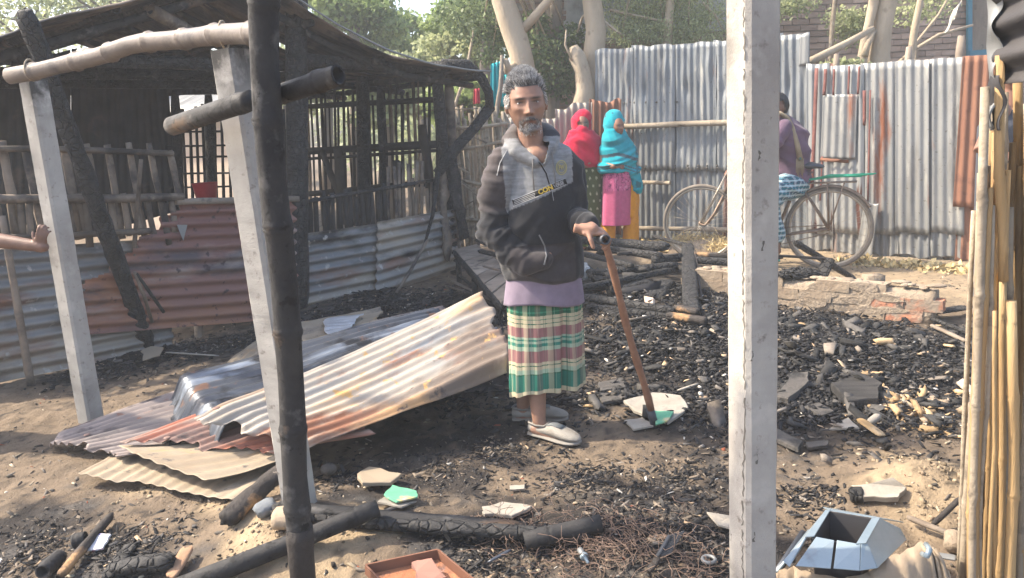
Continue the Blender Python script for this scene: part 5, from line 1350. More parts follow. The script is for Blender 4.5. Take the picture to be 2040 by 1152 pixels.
# ---- the two women by the fence
def cloth_person(name_label, Yw, headpx, headpy, hh, yaw, shawl, cols, seed, hood_r, base):
    t = thing('person', name_label, 'person', tuple(base))
    M = Matrix.Translation(W(headpx, headpy, Yw)) @ Matrix.Rotation(R(yaw), 4, 'Z') @ Matrix.Rotation(R(-3), 4, 'Y')
    return t, M
YB = 8.75
def B_(px, py, dy=0.0): return W(px, py, YB + dy)
wb = thing('person', 'woman wrapped in a red shawl drawn across her face, dotted green sari below', 'person', (B_(1172, 500).x, YB, 0))
Mb = Matrix.Translation(B_(1161, 248, -0.02)) @ Matrix.Rotation(R(-3), 4, 'Y')
bodyb = [headmesh(Mb, 0.22, 60, 44, True), tube([B_(1162, 265), B_(1165, 290)], [0.05, 0.06], 14), rings([(B_(1165, 285), 0.1, 0.08), (B_(1168, 330), 0.15, 0.1), (B_(1170, 400), 0.15, 0.11), (B_(1171, 440), 0.14, 0.1)], 20)]
for dx in (-0.07, 0.07):
    k0 = B_(1171, 430) + Vector((dx, 0, 0)); bodyb.append(tube([k0, Vector((k0.x, YB, 0.45)), Vector((k0.x, YB, 0.06)), Vector((k0.x, YB - 0.12, 0.04))], [0.08, 0.055, 0.035, 0.03], 12, round_cap=True))
elb = B_(1138, 322, -0.05); hdw = B_(1160, 330, -0.18)
bodyb.append(tube([B_(1142, 285), elb, hdw], [0.05, 0.04, 0.028], 12, round_cap=True)); bodyb += hand(hdw, (0.8, -0.1, 0.5), (0, -1, 0.2), k=0.9)
elb2 = B_(1194, 322, -0.02); bodyb.append(tube([B_(1186, 285), elb2, B_(1172, 330, -0.15)], [0.05, 0.04, 0.028], 12, round_cap=True)); bodyb += hand(B_(1172, 330, -0.15), (-0.8, -0.1, 0.5), (0, -1, 0.2), k=0.9, side=-1)
V, F, N = fuse(bodyb, 0.009, 1); part('body', V, F, M_['skin'], wb, col=skin_colors(V, Mb, 0.22, (0.20, 0.105, 0.075), female=True))
eyes(Mb, 0.22, wb)
# sari
def saricol(V, c0, dots=None, seed=0):
    C = np.tile(np.array(c0, float), (len(V), 1)) * (0.85 + 0.3 * vn(V[:, 0] * 12, V[:, 1] * 12, V[:, 2] * 5, seed))[:, None]
    return C
V, F = rings(lerp_rings([(B_(1171, 300), 0.15, 0.12), (B_(1172, 345), 0.175, 0.14), (B_(1172, 400), 0.175, 0.145), (B_(1173, 450), 0.185, 0.15), (Vector((B_(1173, 450).x + 0.01, YB, 0.05)), 0.21, 0.17)], 24), 160,
             pleat=lambda a, t: 1 + 0.035 * t * math.sin(a * 11 + math.sin(a * 3) * 2) + 0.012 * math.sin(a * 5), cap=False)
V = np.array([list(v) for v in V]); C = saricol(V, (0.075, 0.095, 0.035), seed=2)
ang = np.arctan2(V[:, 1] - YB, V[:, 0] - B_(1172, 400).x) * 0.17
gx_ = ang / 0.085; gz_ = V[:, 2] / 0.085; off = (np.floor(gz_) % 2) * 0.5
dd = np.hypot((gx_ + off) % 1 - 0.5, gz_ % 1 - 0.5); C[dd < 0.17] = (0.42, 0.42, 0.26)
yl = (V[:, 0] < B_(1149, 400).x) & (dd > 0.2) & (vn(V[:, 0] * 60, 0 * V[:, 0], V[:, 2] * 30, 9) > 0.6); C[yl] = (0.42, 0.36, 0.05)
part('sari', V, F, M_['cotton'], wb, col=C, solid=0.003)
# red shawl: hood, veil across the face, drape with a hanging corner
rs_ = [ell(B_(1160, 246, 0.035), (0.103, 0.115, 0.138)), tube([B_(1150, 262, 0.0), B_(1148, 290, 0.0)], [0.09, 0.11], 18), tube([B_(1170, 262, 0.0), B_(1172, 290, 0.0)], [0.08, 0.11], 18),
       rings(lerp_rings([(B_(1163, 262, 0.0), 0.10, 0.12), (B_(1162, 280, 0.0), 0.19, 0.16), (B_(1160, 300, 0.0), 0.225, 0.175), (B_(1159, 318, -0.01), 0.225, 0.18), (B_(1166, 329, -0.01), 0.18, 0.16)], 4), 30),
       ell(B_(1161, 262, -0.075), (0.062, 0.05, 0.058)), tube([B_(1132, 310, -0.03), B_(1135, 335, -0.03), B_(1140, 358, -0.03)], [0.06, 0.045, 0.015], 12)]
V, F, N = fuse(rs_, 0.0085, 4)
Lh = headlocal(V, Mb, 0.22)
V = folds(V, N, Vector((0.8, -0.2, 1)), 12, 3.0, 0.045, 21, ss(B_(0, 255).z - V[:, 2], -0.02, 0.1)); V = folds(V, N, (1, 0, 0.2), 16, 6, 0.008, 22)
hole = (np.abs(Lh[:, 0] - 0.0) < 0.052) & (Lh[:, 2] > -0.012) & (Lh[:, 2] < 0.045 - 8 * Lh[:, 0] ** 2) & (Lh[:, 1] < 0)
fm = ~hole[F].any(1)
C = np.tile([0.50, 0.012, 0.045], (len(V), 1)) * (0.85 + 0.3 * vn(V[:, 0] * 9, V[:, 1] * 9, V[:, 2] * 9))[:, None]
part('shawl', V, F[fm], M_['cotton'], wb, col=C, solid=0.004)

wc_ = thing('person', 'woman in a turquoise headscarf, patterned pink tunic and orange trousers', 'person', (B_(1232, 500).x, YB - 0.15, 0))
YB = 8.6
Mc = Matrix.Translation(B_(1230, 252, -0.06)) @ Matrix.Rotation(R(28), 4, 'Z') @ Matrix.Rotation(R(-3), 4, 'Y')
bd = [headmesh(Mc, 0.21, 80, 60, True), tube([B_(1226, 268), B_(1228, 292)], [0.045, 0.06], 14), rings([(B_(1228, 285), 0.1, 0.08), (B_(1230, 330), 0.14, 0.1), (B_(1232, 400), 0.15, 0.11), (B_(1233, 440), 0.14, 0.1)], 20)]
for px in (1216, 1258):
    k0 = B_(px, 430); bd.append(tube([k0, Vector((k0.x, YB, 0.45)), Vector((k0.x, YB, 0.06)), Vector((k0.x, YB - 0.12, 0.04))], [0.055, 0.042, 0.033, 0.03], 12, round_cap=True))
bd.append(tube([B_(1208, 288), B_(1200, 322, -0.02), B_(1222, 332, -0.16)], [0.05, 0.04, 0.028], 12, round_cap=True)); bd += hand(B_(1222, 332, -0.14), (0.8, -0.1, 0.3), (0, -1, 0.2), k=0.85)
bd.append(tube([B_(1250, 288), B_(1258, 322, -0.02), B_(1238, 334, -0.14)], [0.05, 0.04, 0.028], 12, round_cap=True)); bd += hand(B_(1238, 334, -0.12), (-0.8, -0.1, 0.3), (0, -1, 0.2), k=0.85, side=-1)
V, F, N = fuse(bd, 0.0075, 1); part('body', V, F, M_['skin'], wc_, col=skin_colors(V, Mc, 0.21, (0.27, 0.14, 0.09), female=True))
eyes(Mc, 0.21, wc_)
V, F = rings(lerp_rings([(B_(1229, 300), 0.13, 0.11), (B_(1230, 345), 0.158, 0.13), (B_(1229, 400), 0.162, 0.135), (B_(1228, 447), 0.166, 0.14)], 40), 240,
             pleat=lambda a, t: 1 + 0.03 * t * math.sin(a * 7 + 1) - 0.07 * t * math.exp(-((a - R(272)) / 0.12) ** 2), cap=False)
V = np.array([list(v) for v in V]); ang = np.arctan2(V[:, 1] - YB, V[:, 0] - B_(1230, 400).x) * 0.16
q = vn(ang * 34, V[:, 2] * 34, 0, 5); C = np.tile([0.56, 0.12, 0.24], (len(V), 1)); ring = np.abs(q - 0.5) < 0.045; C[ring] = (0.20, 0.03, 0.10); C[q > 0.8] = (0.62, 0.22, 0.33)
C[V[:, 2] < B_(0, 443).z] = (0.5, 0.1, 0.2)
part('tunic', V, F, M_['cotton'], wc_, col=C, solid=0.003)
tr = [rings(lerp_rings([(B_(1238, 350, 0.05), 0.15, 0.12), (B_(1245, 400, 0.05), 0.16, 0.12), (B_(1242, 432, 0.04), 0.16, 0.12)], 4), 24)]
for x0, x1, z1 in ((1213, 1208, 0.05), (1258, 1256, 0.05)):
    k0 = B_(x0, 430, 0.03); k1 = Vector((B_(x1, 480).x, YB + 0.02, z1)); tr.append(tube([k0, k0.lerp(k1, 0.5), k1], [0.075, 0.085, 0.09], 20))
V, F, N = fuse(tr, 0.01, 4); V = folds(V, N, (1, 0.2, 0), 14, 2, 0.02, 31)
part('trousers', V, F, M_['cotton'], wc_, col=np.tile([0.66, 0.27, 0.015], (len(V), 1)))
for x0 in (1208, 1256):
    p = Vector((B_(x0, 480).x, YB - 0.10, 0.03)); part('sandal', *rough_log(p + Vector((0, 0.1, 0)), p + Vector((0, -0.12, 0)), 0.09, 0.03, jit=0.02, segs=5), M_['dark_pipe'], wc_)
rs_ = [ell(B_(1223, 247, 0.03), (0.10, 0.115, 0.125)), rings(lerp_rings([(B_(1224, 258, 0.02), 0.088, 0.11), (B_(1226, 276, 0.0), 0.13, 0.13), (B_(1229, 294, 0.0), 0.19, 0.15), (B_(1231, 318, 0.0), 0.205, 0.165), (B_(1229, 338, 0.0), 0.195, 0.16), (B_(1230, 343, 0.0), 0.18, 0.15)], 4), 30),
       tube([B_(1240, 300, -0.04), B_(1256, 325, -0.04), B_(1266, 352, -0.03), B_(1272, 384, -0.02)], [0.08, 0.075, 0.06, 0.03], 14)]
V, F, N = fuse(rs_, 0.0085, 4); Lh = headlocal(V, Mc, 0.21)
V = folds(V, N, Vector((-0.25, -0.3, 1)), 14, 2.5, 0.048, 23, ss(B_(0, 262).z - V[:, 2], -0.02, 0.1)); V = folds(V, N, (0.9, 0, 0.5), 16, 6, 0.008, 24)
hole = (((Lh[:, 0] + 0.0) / 0.052) ** 2 + ((Lh[:, 2] + 0.018) / 0.082) ** 2 < 1) & (Lh[:, 1] < -0.01)
C = np.tile([0.01, 0.30, 0.36], (len(V), 1)) * (0.85 + 0.3 * vn(V[:, 0] * 9, V[:, 1] * 9, V[:, 2] * 9))[:, None]
zb = V[:, 2] + 0.12 * (V[:, 0] - B_(1230, 0).x)
for py, hw_ in ((312, 0.018), (331, 0.007), (337, 0.006)): C[np.abs(zb - B_(1230, py).z + 0.02 * np.sin(V[:, 0] * 14)) < hw_] = (0.06, 0.11, 0.13)
bl = (vn(V[:, 0] * 28, V[:, 1] * 10, V[:, 2] * 28, 7) > 0.78) & (np.abs(V[:, 2] - B_(0, 295).z) < 0.07); C[bl] = (0.03, 0.12, 0.15)
tl = (V[:, 0] > B_(1258, 0).x) & (V[:, 2] < B_(0, 325).z) & (vn(V[:, 0] * 30, 0, V[:, 2] * 14, 8) > 0.55); C[tl] = (0.02, 0.14, 0.17)
part('headscarf', V, F[~hole[F].any(1)], M_['cotton'], wc_, col=C, solid=0.004)

# ---- man on the bicycle, seen from behind the concrete post
YD = 7.15
def D_(px, py, dy=0.0): return W(px, py, YD + dy)
wd = thing('person', 'man in purple shirt and blue checked lungi sitting on the bicycle behind the post', 'person', (D_(1560, 500).x, YD, 0))
Md = Matrix.Translation(D_(1549, 214, 0)) @ Matrix.Rotation(R(-60), 4, 'Z') @ Matrix.Rotation(R(6), 4, 'X')
bd = [headmesh(Md, 0.23, 60, 44), *ears(Md, 0.23), tube([D_(1550, 222), D_(1556, 245)], [0.05, 0.06], 14), rings([(D_(1560, 245), 0.1, 0.09), (D_(1566, 290), 0.15, 0.11), (D_(1574, 350), 0.15, 0.12), (D_(1575, 372), 0.15, 0.13)], 20)]
knee = D_(1528, 405, -0.12); ank = D_(1548, 500, -0.12)
bd.append(tube([D_(1572, 368, -0.08), knee, ank], [0.085, 0.062, 0.038], 14, round_cap=True)); bd.append(tube([ank, D_(1532, 512, -0.12)], [0.034, 0.026], 12, round_cap=True))
knee2 = D_(1520, 395, 0.14); an2 = D_(1536, 470, 0.14); bd.append(tube([D_(1570, 368, 0.1), knee2, an2, an2 + Vector((-0.1, 0, -0.03))], [0.085, 0.062, 0.036, 0.026], 14, round_cap=True))
HB_ = D_(1490, 338, -0.05)
for sdy in (-0.16, 0.16):
    sh_ = D_(1552, 256, sdy); e_ = D_(1520, 318, sdy * 1.3); h_ = Vector((D_(1478, 342).x, YD + sdy * 1.3, D_(1478, 342).z + 0.02)); bd.append(tube([sh_, e_, h_], [0.05, 0.038, 0.027], 12, round_cap=True)); bd += hand(h_, (-0.9, -0.1, -0.3), (-0.2, 0, 1), k=0.95, side=1 if sdy > 0 else -1, curl=(50, 60, 40))
V, F, N = fuse(bd, 0.009, 2); Cd = skin_colors(V, Md, 0.23, (0.16, 0.085, 0.06)); part('body', V, F, M_['skin'], wd, col=Cd)
V, F = ell(Md @ Vector((0, 0.016, 0.018)), (0.086, 0.100, 0.112), Md.to_3x3(), 30, 24); V = np.array([list(v) for v in V]); Ld = headlocal(V, Md, 0.23)
V = V + (V - np.array(Md @ Vector((0, 0, 0)))) * (vn(V[:, 0] * 70, V[:, 1] * 70, V[:, 2] * 70)[:, None] - .5) * 0.08
kf = [f for f in F if (Ld[list(f)].mean(0)[2] > 0.055 or (Ld[list(f)].mean(0)[1] > -0.01 and Ld[list(f)].mean(0)[2] > -0.06))]
part('hair', V, kf, M_['hair'], wd, col=np.tile([0.012, 0.012, 0.013], (len(V), 1)))
sh = [rings(lerp_rings([(D_(1554, 232), 0.07, 0.08), (D_(1558, 244), 0.15, 0.15), (D_(1565, 262), 0.19, 0.20), (D_(1569, 300), 0.19, 0.19), (D_(1574, 340), 0.165, 0.185), (D_(1578, 356), 0.165, 0.19), (D_(1576, 368), 0.15, 0.18)], 4), 30),
      ell(D_(1588, 350, 0), (0.10, 0.15, 0.07)), ell(D_(1560, 340, 0), (0.12, 0.15, 0.08))]
for sdy in (-0.16, 0.16): sh.append(tube([D_(1560, 256, sdy), D_(1540, 285, sdy * 1.25), D_(1522, 318, sdy * 1.3)], [0.075, 0.068, 0.055], 16, round_cap=True))
V, F, N = fuse(sh, 0.009, 4); V = folds(V, N, Vector((0.6, 0, 1)), 10, 3, 0.03, 41); C = np.tile([0.135, 0.085, 0.125], (len(V), 1)) * (0.8 + 0.4 * vn(V[:, 0] * 6, V[:, 1] * 6, V[:, 2] * 6, 4))[:, None]
part('shirt', V, F, M_['cotton'], wd, col=C)
lg = [tube([D_(1580, 366, -0.06), D_(1556, 376, -0.10), knee, knee.lerp(ank, 0.5), D_(1546, 466, -0.12)], [0.14, 0.13, 0.105, 0.095, 0.085], 22, round_cap=True), ell(D_(1574, 368, 0), (0.15, 0.18, 0.08)),
      tube([D_(1580, 368, 0.08), knee2, D_(1538, 440, 0.14)], [0.13, 0.10, 0.08], 18, round_cap=True)]
V, F, N = fuse(lg, 0.009, 4); V = folds(V, N, Vector((0.5, 0, 1)), 13, 3, 0.028, 43)
C = np.tile([0.03, 0.07, 0.12], (len(V), 1)); qz = (V[:, 2] / 0.045) % 1; qx = ((V[:, 0] * 0.8 + V[:, 1]) / 0.04) % 1
C[qz < 0.35] = (0.30, 0.45, 0.50); C[(qx < 0.28)] = C[(qx < 0.28)] * 0.5 + np.array([0.25, 0.28, 0.30]); C[(qz > 0.6) & (qz < 0.72)] = (0.01, 0.16, 0.20)
part('lungi', V, F, M_['cotton'], wd, col=C)
M_['scarf'] = mat('dusty_scarf', (0.22, 0.17, 0.11), (0.32, 0.26, 0.17), s=10, bump=0.5, bs=60, layers=(((0.08, 0.22, 0.24), 14, 0.62, 0.7),))
o = part('scarf', *tube([D_(1540, 232, -0.12), D_(1553, 226, -0.13), D_(1568, 236, -0.10), D_(1578, 256, -0.16), D_(1588, 290, -0.20), D_(1594, 318, -0.20)], [0.03, 0.035, 0.04, 0.042, 0.04, 0.045], 12, jit=0.08, flat=0.55), M_['scarf'], wd)
for i in range(7): part('fringe', *tube([D_(1587 + i * 2.2, 316, -0.20), D_(1586 + i * 2.6, 345 + (i % 3) * 4, -0.20)], [0.006, 0.003], 5), M_['scarf'], wd)
part('sandal', *rough_log(D_(1552, 518, -0.12), D_(1522, 522, -0.12), 0.09, 0.03, segs=5), mat('green_sandal', (0.05, 0.25, 0.2), (0.08, 0.3, 0.25)), wd)

# ---- people of whom only an arm is in the picture
pa = thing('person', 'person outside the left edge whose bare arm reaches to the leftmost concrete post', 'person', (W(-160, 500, 3.75).x, 3.8, 0))
YA = 3.66
def A_(px, py, dy=0.0): return W(px, py, YA + dy)
shd = A_(-150, 452, 0.1); bx = A_(-205, 470, 0.12)
bd = [tube([shd, A_(-60, 468, 0.04), A_(0, 480, 0.0), A_(86, 492, -0.035)], [0.05, 0.042, 0.036, 0.026], 16, round_cap=True)]
bd += hand(A_(80, 492, -0.035), Vector((0.42, -0.25, 0.9)), Vector((0.15, -1, 0.1)), curl=(22, 45, 40), k=0.72, side=-1, spread=3)
bd += [rings([(bx + Vector((0, 0, 0.05)), 0.10, 0.08), (bx, 0.17, 0.11), (bx - Vector((0, 0, 0.3)), 0.14, 0.1), (bx - Vector((0, 0, 0.5)), 0.14, 0.1)], 24), headmesh(Matrix.Translation(bx + Vector((0, 0, 0.25))) @ Matrix.Rotation(R(50), 4, 'Z'), 0.22, 50, 40), tube([bx, bx + Vector((0, 0, 0.2))], 0.05, 14)]
for dx in (-0.08, 0.08): bd.append(tube([bx + Vector((dx, 0, -0.45)), Vector((bx.x + dx, bx.y, 0.4)), Vector((bx.x + dx, bx.y, 0.05)), Vector((bx.x + dx, bx.y - 0.12, 0.03))], [0.08, 0.055, 0.035, 0.03], 12, round_cap=True))
bd.append(tube([bx + Vector((-0.15, 0, -0.02)), bx + Vector((-0.2, 0, -0.28)), bx + Vector((-0.2, -0.05, -0.5))], [0.045, 0.036, 0.026], 12, round_cap=True)); bd += hand(bx + Vector((-0.2, -0.05, -0.5)), (0, -0.1, -1), (-1, 0, 0), curl=(15, 20, 15), k=0.8)
V, F, N = fuse(bd, 0.0052, 1); part('body', V, F, M_['skin'], pa, col=np.array([[0.175, 0.10, 0.072]]) * (0.8 + 0.4 * vn(V[:, 0] * 30, V[:, 1] * 30, V[:, 2] * 30))[:, None])
V, F, N = fuse([rings([(bx + Vector((0, 0, 0.05)), 0.09, 0.09), (bx, 0.20, 0.14), (bx - Vector((0, 0, 0.3)), 0.17, 0.13), (bx - Vector((0, 0, 0.55)), 0.18, 0.14)], 24)], 0.012, 3); part('shirt', V, F, M_['cotton'], pa, col=np.tile([0.2, 0.2, 0.25], (len(V), 1)))
V, F, N = fuse([rings([(bx - Vector((0, 0, 0.48)), 0.17, 0.13), (Vector((bx.x, bx.y, 0.15)), 0.18, 0.15)], 24)], 0.012, 3); part('lungi', V, F, M_['cotton'], pa, col=np.tile([0.1, 0.15, 0.2], (len(V), 1)))
YE = 5.0
pe = thing('person', 'person behind the bamboo bundle at the right, only a bent bare elbow showing', 'person', (W(2010, 300, YE).x, YE, 0))
def E_(px, py, dy=0.0): return W(px, py, YE + dy)
c0_ = E_(2010, 250, 0.05)
bd = [tube([E_(1995, 222), E_(1972, 262), E_(1953, 296, -0.05), E_(1990, 312, -0.1)], [0.055, 0.05, 0.043, 0.033], 16, round_cap=True), rings([(c0_ + Vector((0, 0, 0.1)), 0.10, 0.08), (c0_, 0.17, 0.11), (c0_ - Vector((0, 0, 0.3)), 0.14, 0.1), (c0_ - Vector((0, 0, 0.55)), 0.14, 0.1)], 24),
      headmesh(Matrix.Translation(c0_ + Vector((0.0, 0, 0.32))) @ Matrix.Rotation(R(-40), 4, 'Z'), 0.22, 50, 40), tube([c0_, c0_ + Vector((0, 0, 0.25))], 0.05, 14)]
bd += hand(E_(1990, 312, -0.1), (0.9, -0.2, 0.1), (0, -0.3, 1))
for dx in (-0.08, 0.08): bd.append(tube([c0_ + Vector((dx, 0, -0.5)), Vector((c0_.x + dx, YE, 0.4)), Vector((c0_.x + dx, YE, 0.05)), Vector((c0_.x + dx, YE - 0.12, 0.03))], [0.08, 0.055, 0.035, 0.03], 12, round_cap=True))
V, F, N = fuse(bd, 0.007, 2); part('body', V, F, M_['skin'], pe, col=np.tile([0.25, 0.13, 0.09], (len(V), 1)))
V, F, N = fuse([rings([(c0_ + Vector((0, 0, 0.1)), 0.09, 0.09), (c0_, 0.19, 0.14), (c0_ - Vector((0, 0, 0.55)), 0.17, 0.13)], 24)], 0.012, 3); part('shirt', V, F, M_['cotton'], pe, col=np.tile([0.05, 0.055, 0.07], (len(V), 1)))
V, F, N = fuse([rings([(c0_ - Vector((0, 0, 0.48)), 0.16, 0.13), (Vector((c0_.x, YE, 0.15)), 0.17, 0.15)], 24)], 0.012, 3); part('lungi', V, F, M_['cotton'], pe, col=np.tile([0.12, 0.15, 0.2], (len(V), 1)))
# ---------------------------------------------------------------- concrete posts and charred bamboo frame
def cpost(top, bot, w, label, seed, rot=20, flat=False, crackx=0.15):
    top = Vector(top); bot = Vector(bot); d = (top - bot).normalized()
    rt = Matrix.Rotation(R(rot), 3, d)
    u = rt @ d.cross(Vector((0, 1, 0))).normalized(); v = rt @ u.cross(d).normalized() if False else u.cross(d).normalized()
    t = thing('concrete_post', label, 'post', tuple(bot))
    ch = 0.22; prof = [(-1, -1 + ch), (-1 + ch, -1), (1 - ch, -1), (1, -1 + ch), (1, 1 - ch), (1 - ch, 1), (-1 + ch, 1), (-1, 1 - ch)]
    V = []; F = []; n = 8; S = 130; rr = random.Random(seed)
    for i in range(S + 1):
        c = bot.lerp(top, i / S)
        for ki, (a, b) in enumerate(prof):
            q = 1 - 0.035 * max(0, float(vn(i * 0.12, ki * 3.1, seed, 71)) - 0.62) / 0.38; V.append(c + u * (a * w / 2 * q + rr.uniform(-1, 1) * 0.0003) + v * (b * w / 2 * q + rr.uniform(-1, 1) * 0.0003))
    for i in range(S):
        for k in range(n): a = i * n + k; b = i * n + (k + 1) % n; F.append((a, b, b + n, a + n))
    F.append(tuple(range(n - 1, -1, -1))); F.append(tuple(range(S * n, S * n + n)))
    tt = np.repeat(np.arange(S + 1) / S, n); Va_ = np.array([list(p) for p in V])
    nz_ = fbm(Va_[:, 0] * 14, Va_[:, 1] * 14, Va_[:, 2] * 5, seed)
    so_ = np.clip(ss(tt + (nz_ - .5) * .25, .86, .99) * 0.85, 0, 1) if seed < 3 else np.clip(ss(nz_, .56, .72) * .35, 0, 1)
    so_ = np.maximum(so_, ss(nz_, .58, .72) * .4)
    part('post', V, F, M_['concrete'], t, smooth=False, col=(1 - so_)[:, None] * np.ones(3))
    return t, u, v, d
b1 = onG(182, 838); t1 = W(66, 160, b1.y)
cpost(t1, b1 - Vector((0, 0, .05)), 0.098, 'leftmost square concrete post, scorched at its top, carrying the end of the bamboo beam', 1, rot=-25)
b2 = onG(598, 1002); t2 = W(459, 100, b2.y)
cpost(t2, b2 - Vector((0, 0, .05)), 0.098, 'square concrete post standing just left of the black bamboo post', 2, rot=-25)
b3 = W(1499, 1152, 1.95); b3 = Vector((b3.x, 1.95, 0)); 
tp = W(1500, 576, 1.95); t3 = W(1500, -160, 1.95)
bb = W(1496, 1300, 1.95)
T3, u3, v3, d3 = cpost(t3, Vector((W(1497, 1400, 1.95).x, 1.95, -0.03)), 0.098, 'tall chamfered concrete post in the right foreground with a long vertical crack', 3, rot=18)
ck = []; rr = random.Random(4)
for i in range(90):
    y = -150 + i * 15.0; ck.append(W(1481 + rr.uniform(-1.6, 1.6), y, 1.887))
fc = RP(1481, 576, Vector(T3.location), Vector((0, -1, 0)))
# lay the crack on the post face by casting at it
pm = [o for o in T3.children][0]; me = pm.data; rl_ = root_loc(pm)
bv = BVHTree.FromPolygons([Vector(v.co) + rl_ for v in me.vertices], [tuple(p.vertices) for p in me.polygons])
def onpost(px, py, off=0.0008):
    h = bv.ray_cast(Vector((0, 0, CAMH)), ray(px, py)); return (h[0] - ray(px, py) * 0.0015) if h[0] is not None else None
V = []; F = []
for i in range(150):
    y = -60 + i * 8.2; xx = 1481 + rr.uniform(-1.8, 1.8) + 2 * math.sin(y * 0.01); w_ = rr.uniform(0.2, 1.9)
    a, b = onpost(xx - w_, y), onpost(xx + w_, y)
    if a is None or b is None: continue
    V += [a, b]; k = len(V)
    if k > 2 and rr.random() < 0.9: F.append((k - 4, k - 3, k - 1, k - 2))
part('crack', V, F, M_['crack'], T3, smooth=False)
for px, py in ((1508, 905), (1502, 1060), (1512, 300), (1498, 700), (1520, 480)):
    V = [onpost(px + rr.uniform(-4, 4), py + j * 5) for j in range(5)]; V2 = [onpost(px + 2 + rr.uniform(-3, 3), py + j * 5) for j in range(5)]
    if None in V or None in V2: continue
    part('chip', V + V2, [(j, j + 1, j + 6, j + 5) for j in range(4)], M_['crack'], T3, smooth=False)

# black upright bamboo
pts = [W(530, -120, 2.12), W(524, 60, 2.14), W(540, 330, 2.16), W(566, 560, 2.18), W(580, 760, 2.20), W(588, 960, 2.22), Vector((W(596, 1100, 2.22).x, 2.22, 0.04)), Vector((W(600, 1160, 2.22).x, 2.22, -0.05))]
def polybamboo(pts, r, nodes, n=16, amp=1.12, seed=0, jit=0.0):
    jit = max(jit, 0.035); out = []; rad = []; rr = random.Random(seed)
    L = [0]
    for a, b in zip(pts[:-1], pts[1:]): L.append(L[-1] + (b - a).length)
    def at(s):
        for i in range(len(pts) - 1):
            if s <= L[i + 1] or i == len(pts) - 2: return pts[i].lerp(pts[i + 1], (s - L[i]) / (L[i + 1] - L[i]))
    s = 0; ss_ = {0: 1, L[-1]: 1}; s = rr.uniform(0.1, nodes)
    while s < L[-1] - 0.03:
        for ds, f in ((-0.035, 1.0), (-0.012, 1.05), (-0.004, amp), (0, amp * 0.93), (0.004, amp), (0.014, 1.02), (0.035, 1)): 
            if 0 < s + ds < L[-1]: ss_[s + ds] = f
        m_ = s + nodes * 0.5
        if m_ < L[-1]: ss_[m_] = 0.96
        s += nodes * rr.uniform(0.85, 1.1)
    for k in sorted(ss_): out.append(at(k)); rad.append(r * ss_[k])
    return tube(out, rad, n, jit=jit)
bp = thing('charred_bamboo_post', 'thick blackened upright bamboo post with a burnt-off pale foot in the left foreground', 'post', (pts[-1].x, 2.22, 0))
part('culm', *polybamboo(pts[:-1], 0.039, 0.31, seed=3), M_['char_bamboo'], bp)
ft = W(598, 1055, 2.22)
part('foot', *tube([W(597, 1050, 2.22), W(598, 1075, 2.22), W(600, 1110, 2.22), Vector((W(601, 1150, 2.22).x, 2.22, -0.06))], [0.0405, 0.042, 0.041, 0.039], 16, jit=0.03), M_['half_char'], bp)
M_['beam_bamboo'] = mat('smoke_browned_bamboo', (0.125, 0.105, 0.09), (0.21, 0.175, 0.15), s=5, rough=0.55, bump=0.25, bs=80, layers=(((0.06, 0.052, 0.05), 5, 0.54, 0.7),), spec=0.35)
bmpts = [W(18, 152, 3.62), W(60, 145, 3.6), W(130, 128, 3.5), W(200, 112, 3.38), W(270, 86, 3.25), W(370, 78, 3.05), W(440, 68, 2.86), W(528, 66, 2.6)]
o = part('bamboo_beam', *polybamboo(bmpts, 0.036, 0.27, n=16, amp=1.16, seed=8), M_['beam_bamboo']); tag(o, 'wavy smoke-browned bamboo beam laid across the tops of two concrete posts', 'beam')
o = part('bamboo_offcut', *bamboo(W(160, 108, 3.52), W(215, 108, 3.46), 0.024, nodes=0.5), M_['beam_bamboo']); tag(o, 'short bamboo offcut lying on top of the wavy bamboo beam', 'bamboo')
for i, (px, Y, lab) in enumerate(((62, 3.6, 'wire tie holding the beam on the leftmost concrete post'), (446, 2.85, 'wire tie holding the beam on the second concrete post'))):
    py = 140 if i == 0 else 70
    c = W(px, py, Y); V, F = tube([c + Vector((0.0, 0.047 * math.cos(a), 0.047 * math.sin(a))) for a in np.linspace(0, 2 * math.pi, 14)], 0.004, 6)
    o = part('wire_tie', V, F, M_['grey_bamboo']); tag(o, lab, 'wire')
o = part('charred_bamboo_beam', *polybamboo([W(343, 252, 2.62), W(400, 232, 2.55), W(500, 200, 2.36)], 0.031, 0.4, seed=2, amp=1.08), M_['char_bamboo'])
tag(o, 'left half of the blackened bamboo bar crossing the black upright post', 'beam')
o = part('charred_bamboo_beam', *bamboo(W(548, 192, 2.22), W(674, 150, 2.10), 0.0285, nodes=0.6, seed=1), M_['char_bamboo'])
tag(o, 'right half of the blackened bamboo bar, its hollow end pointing up right', 'beam')
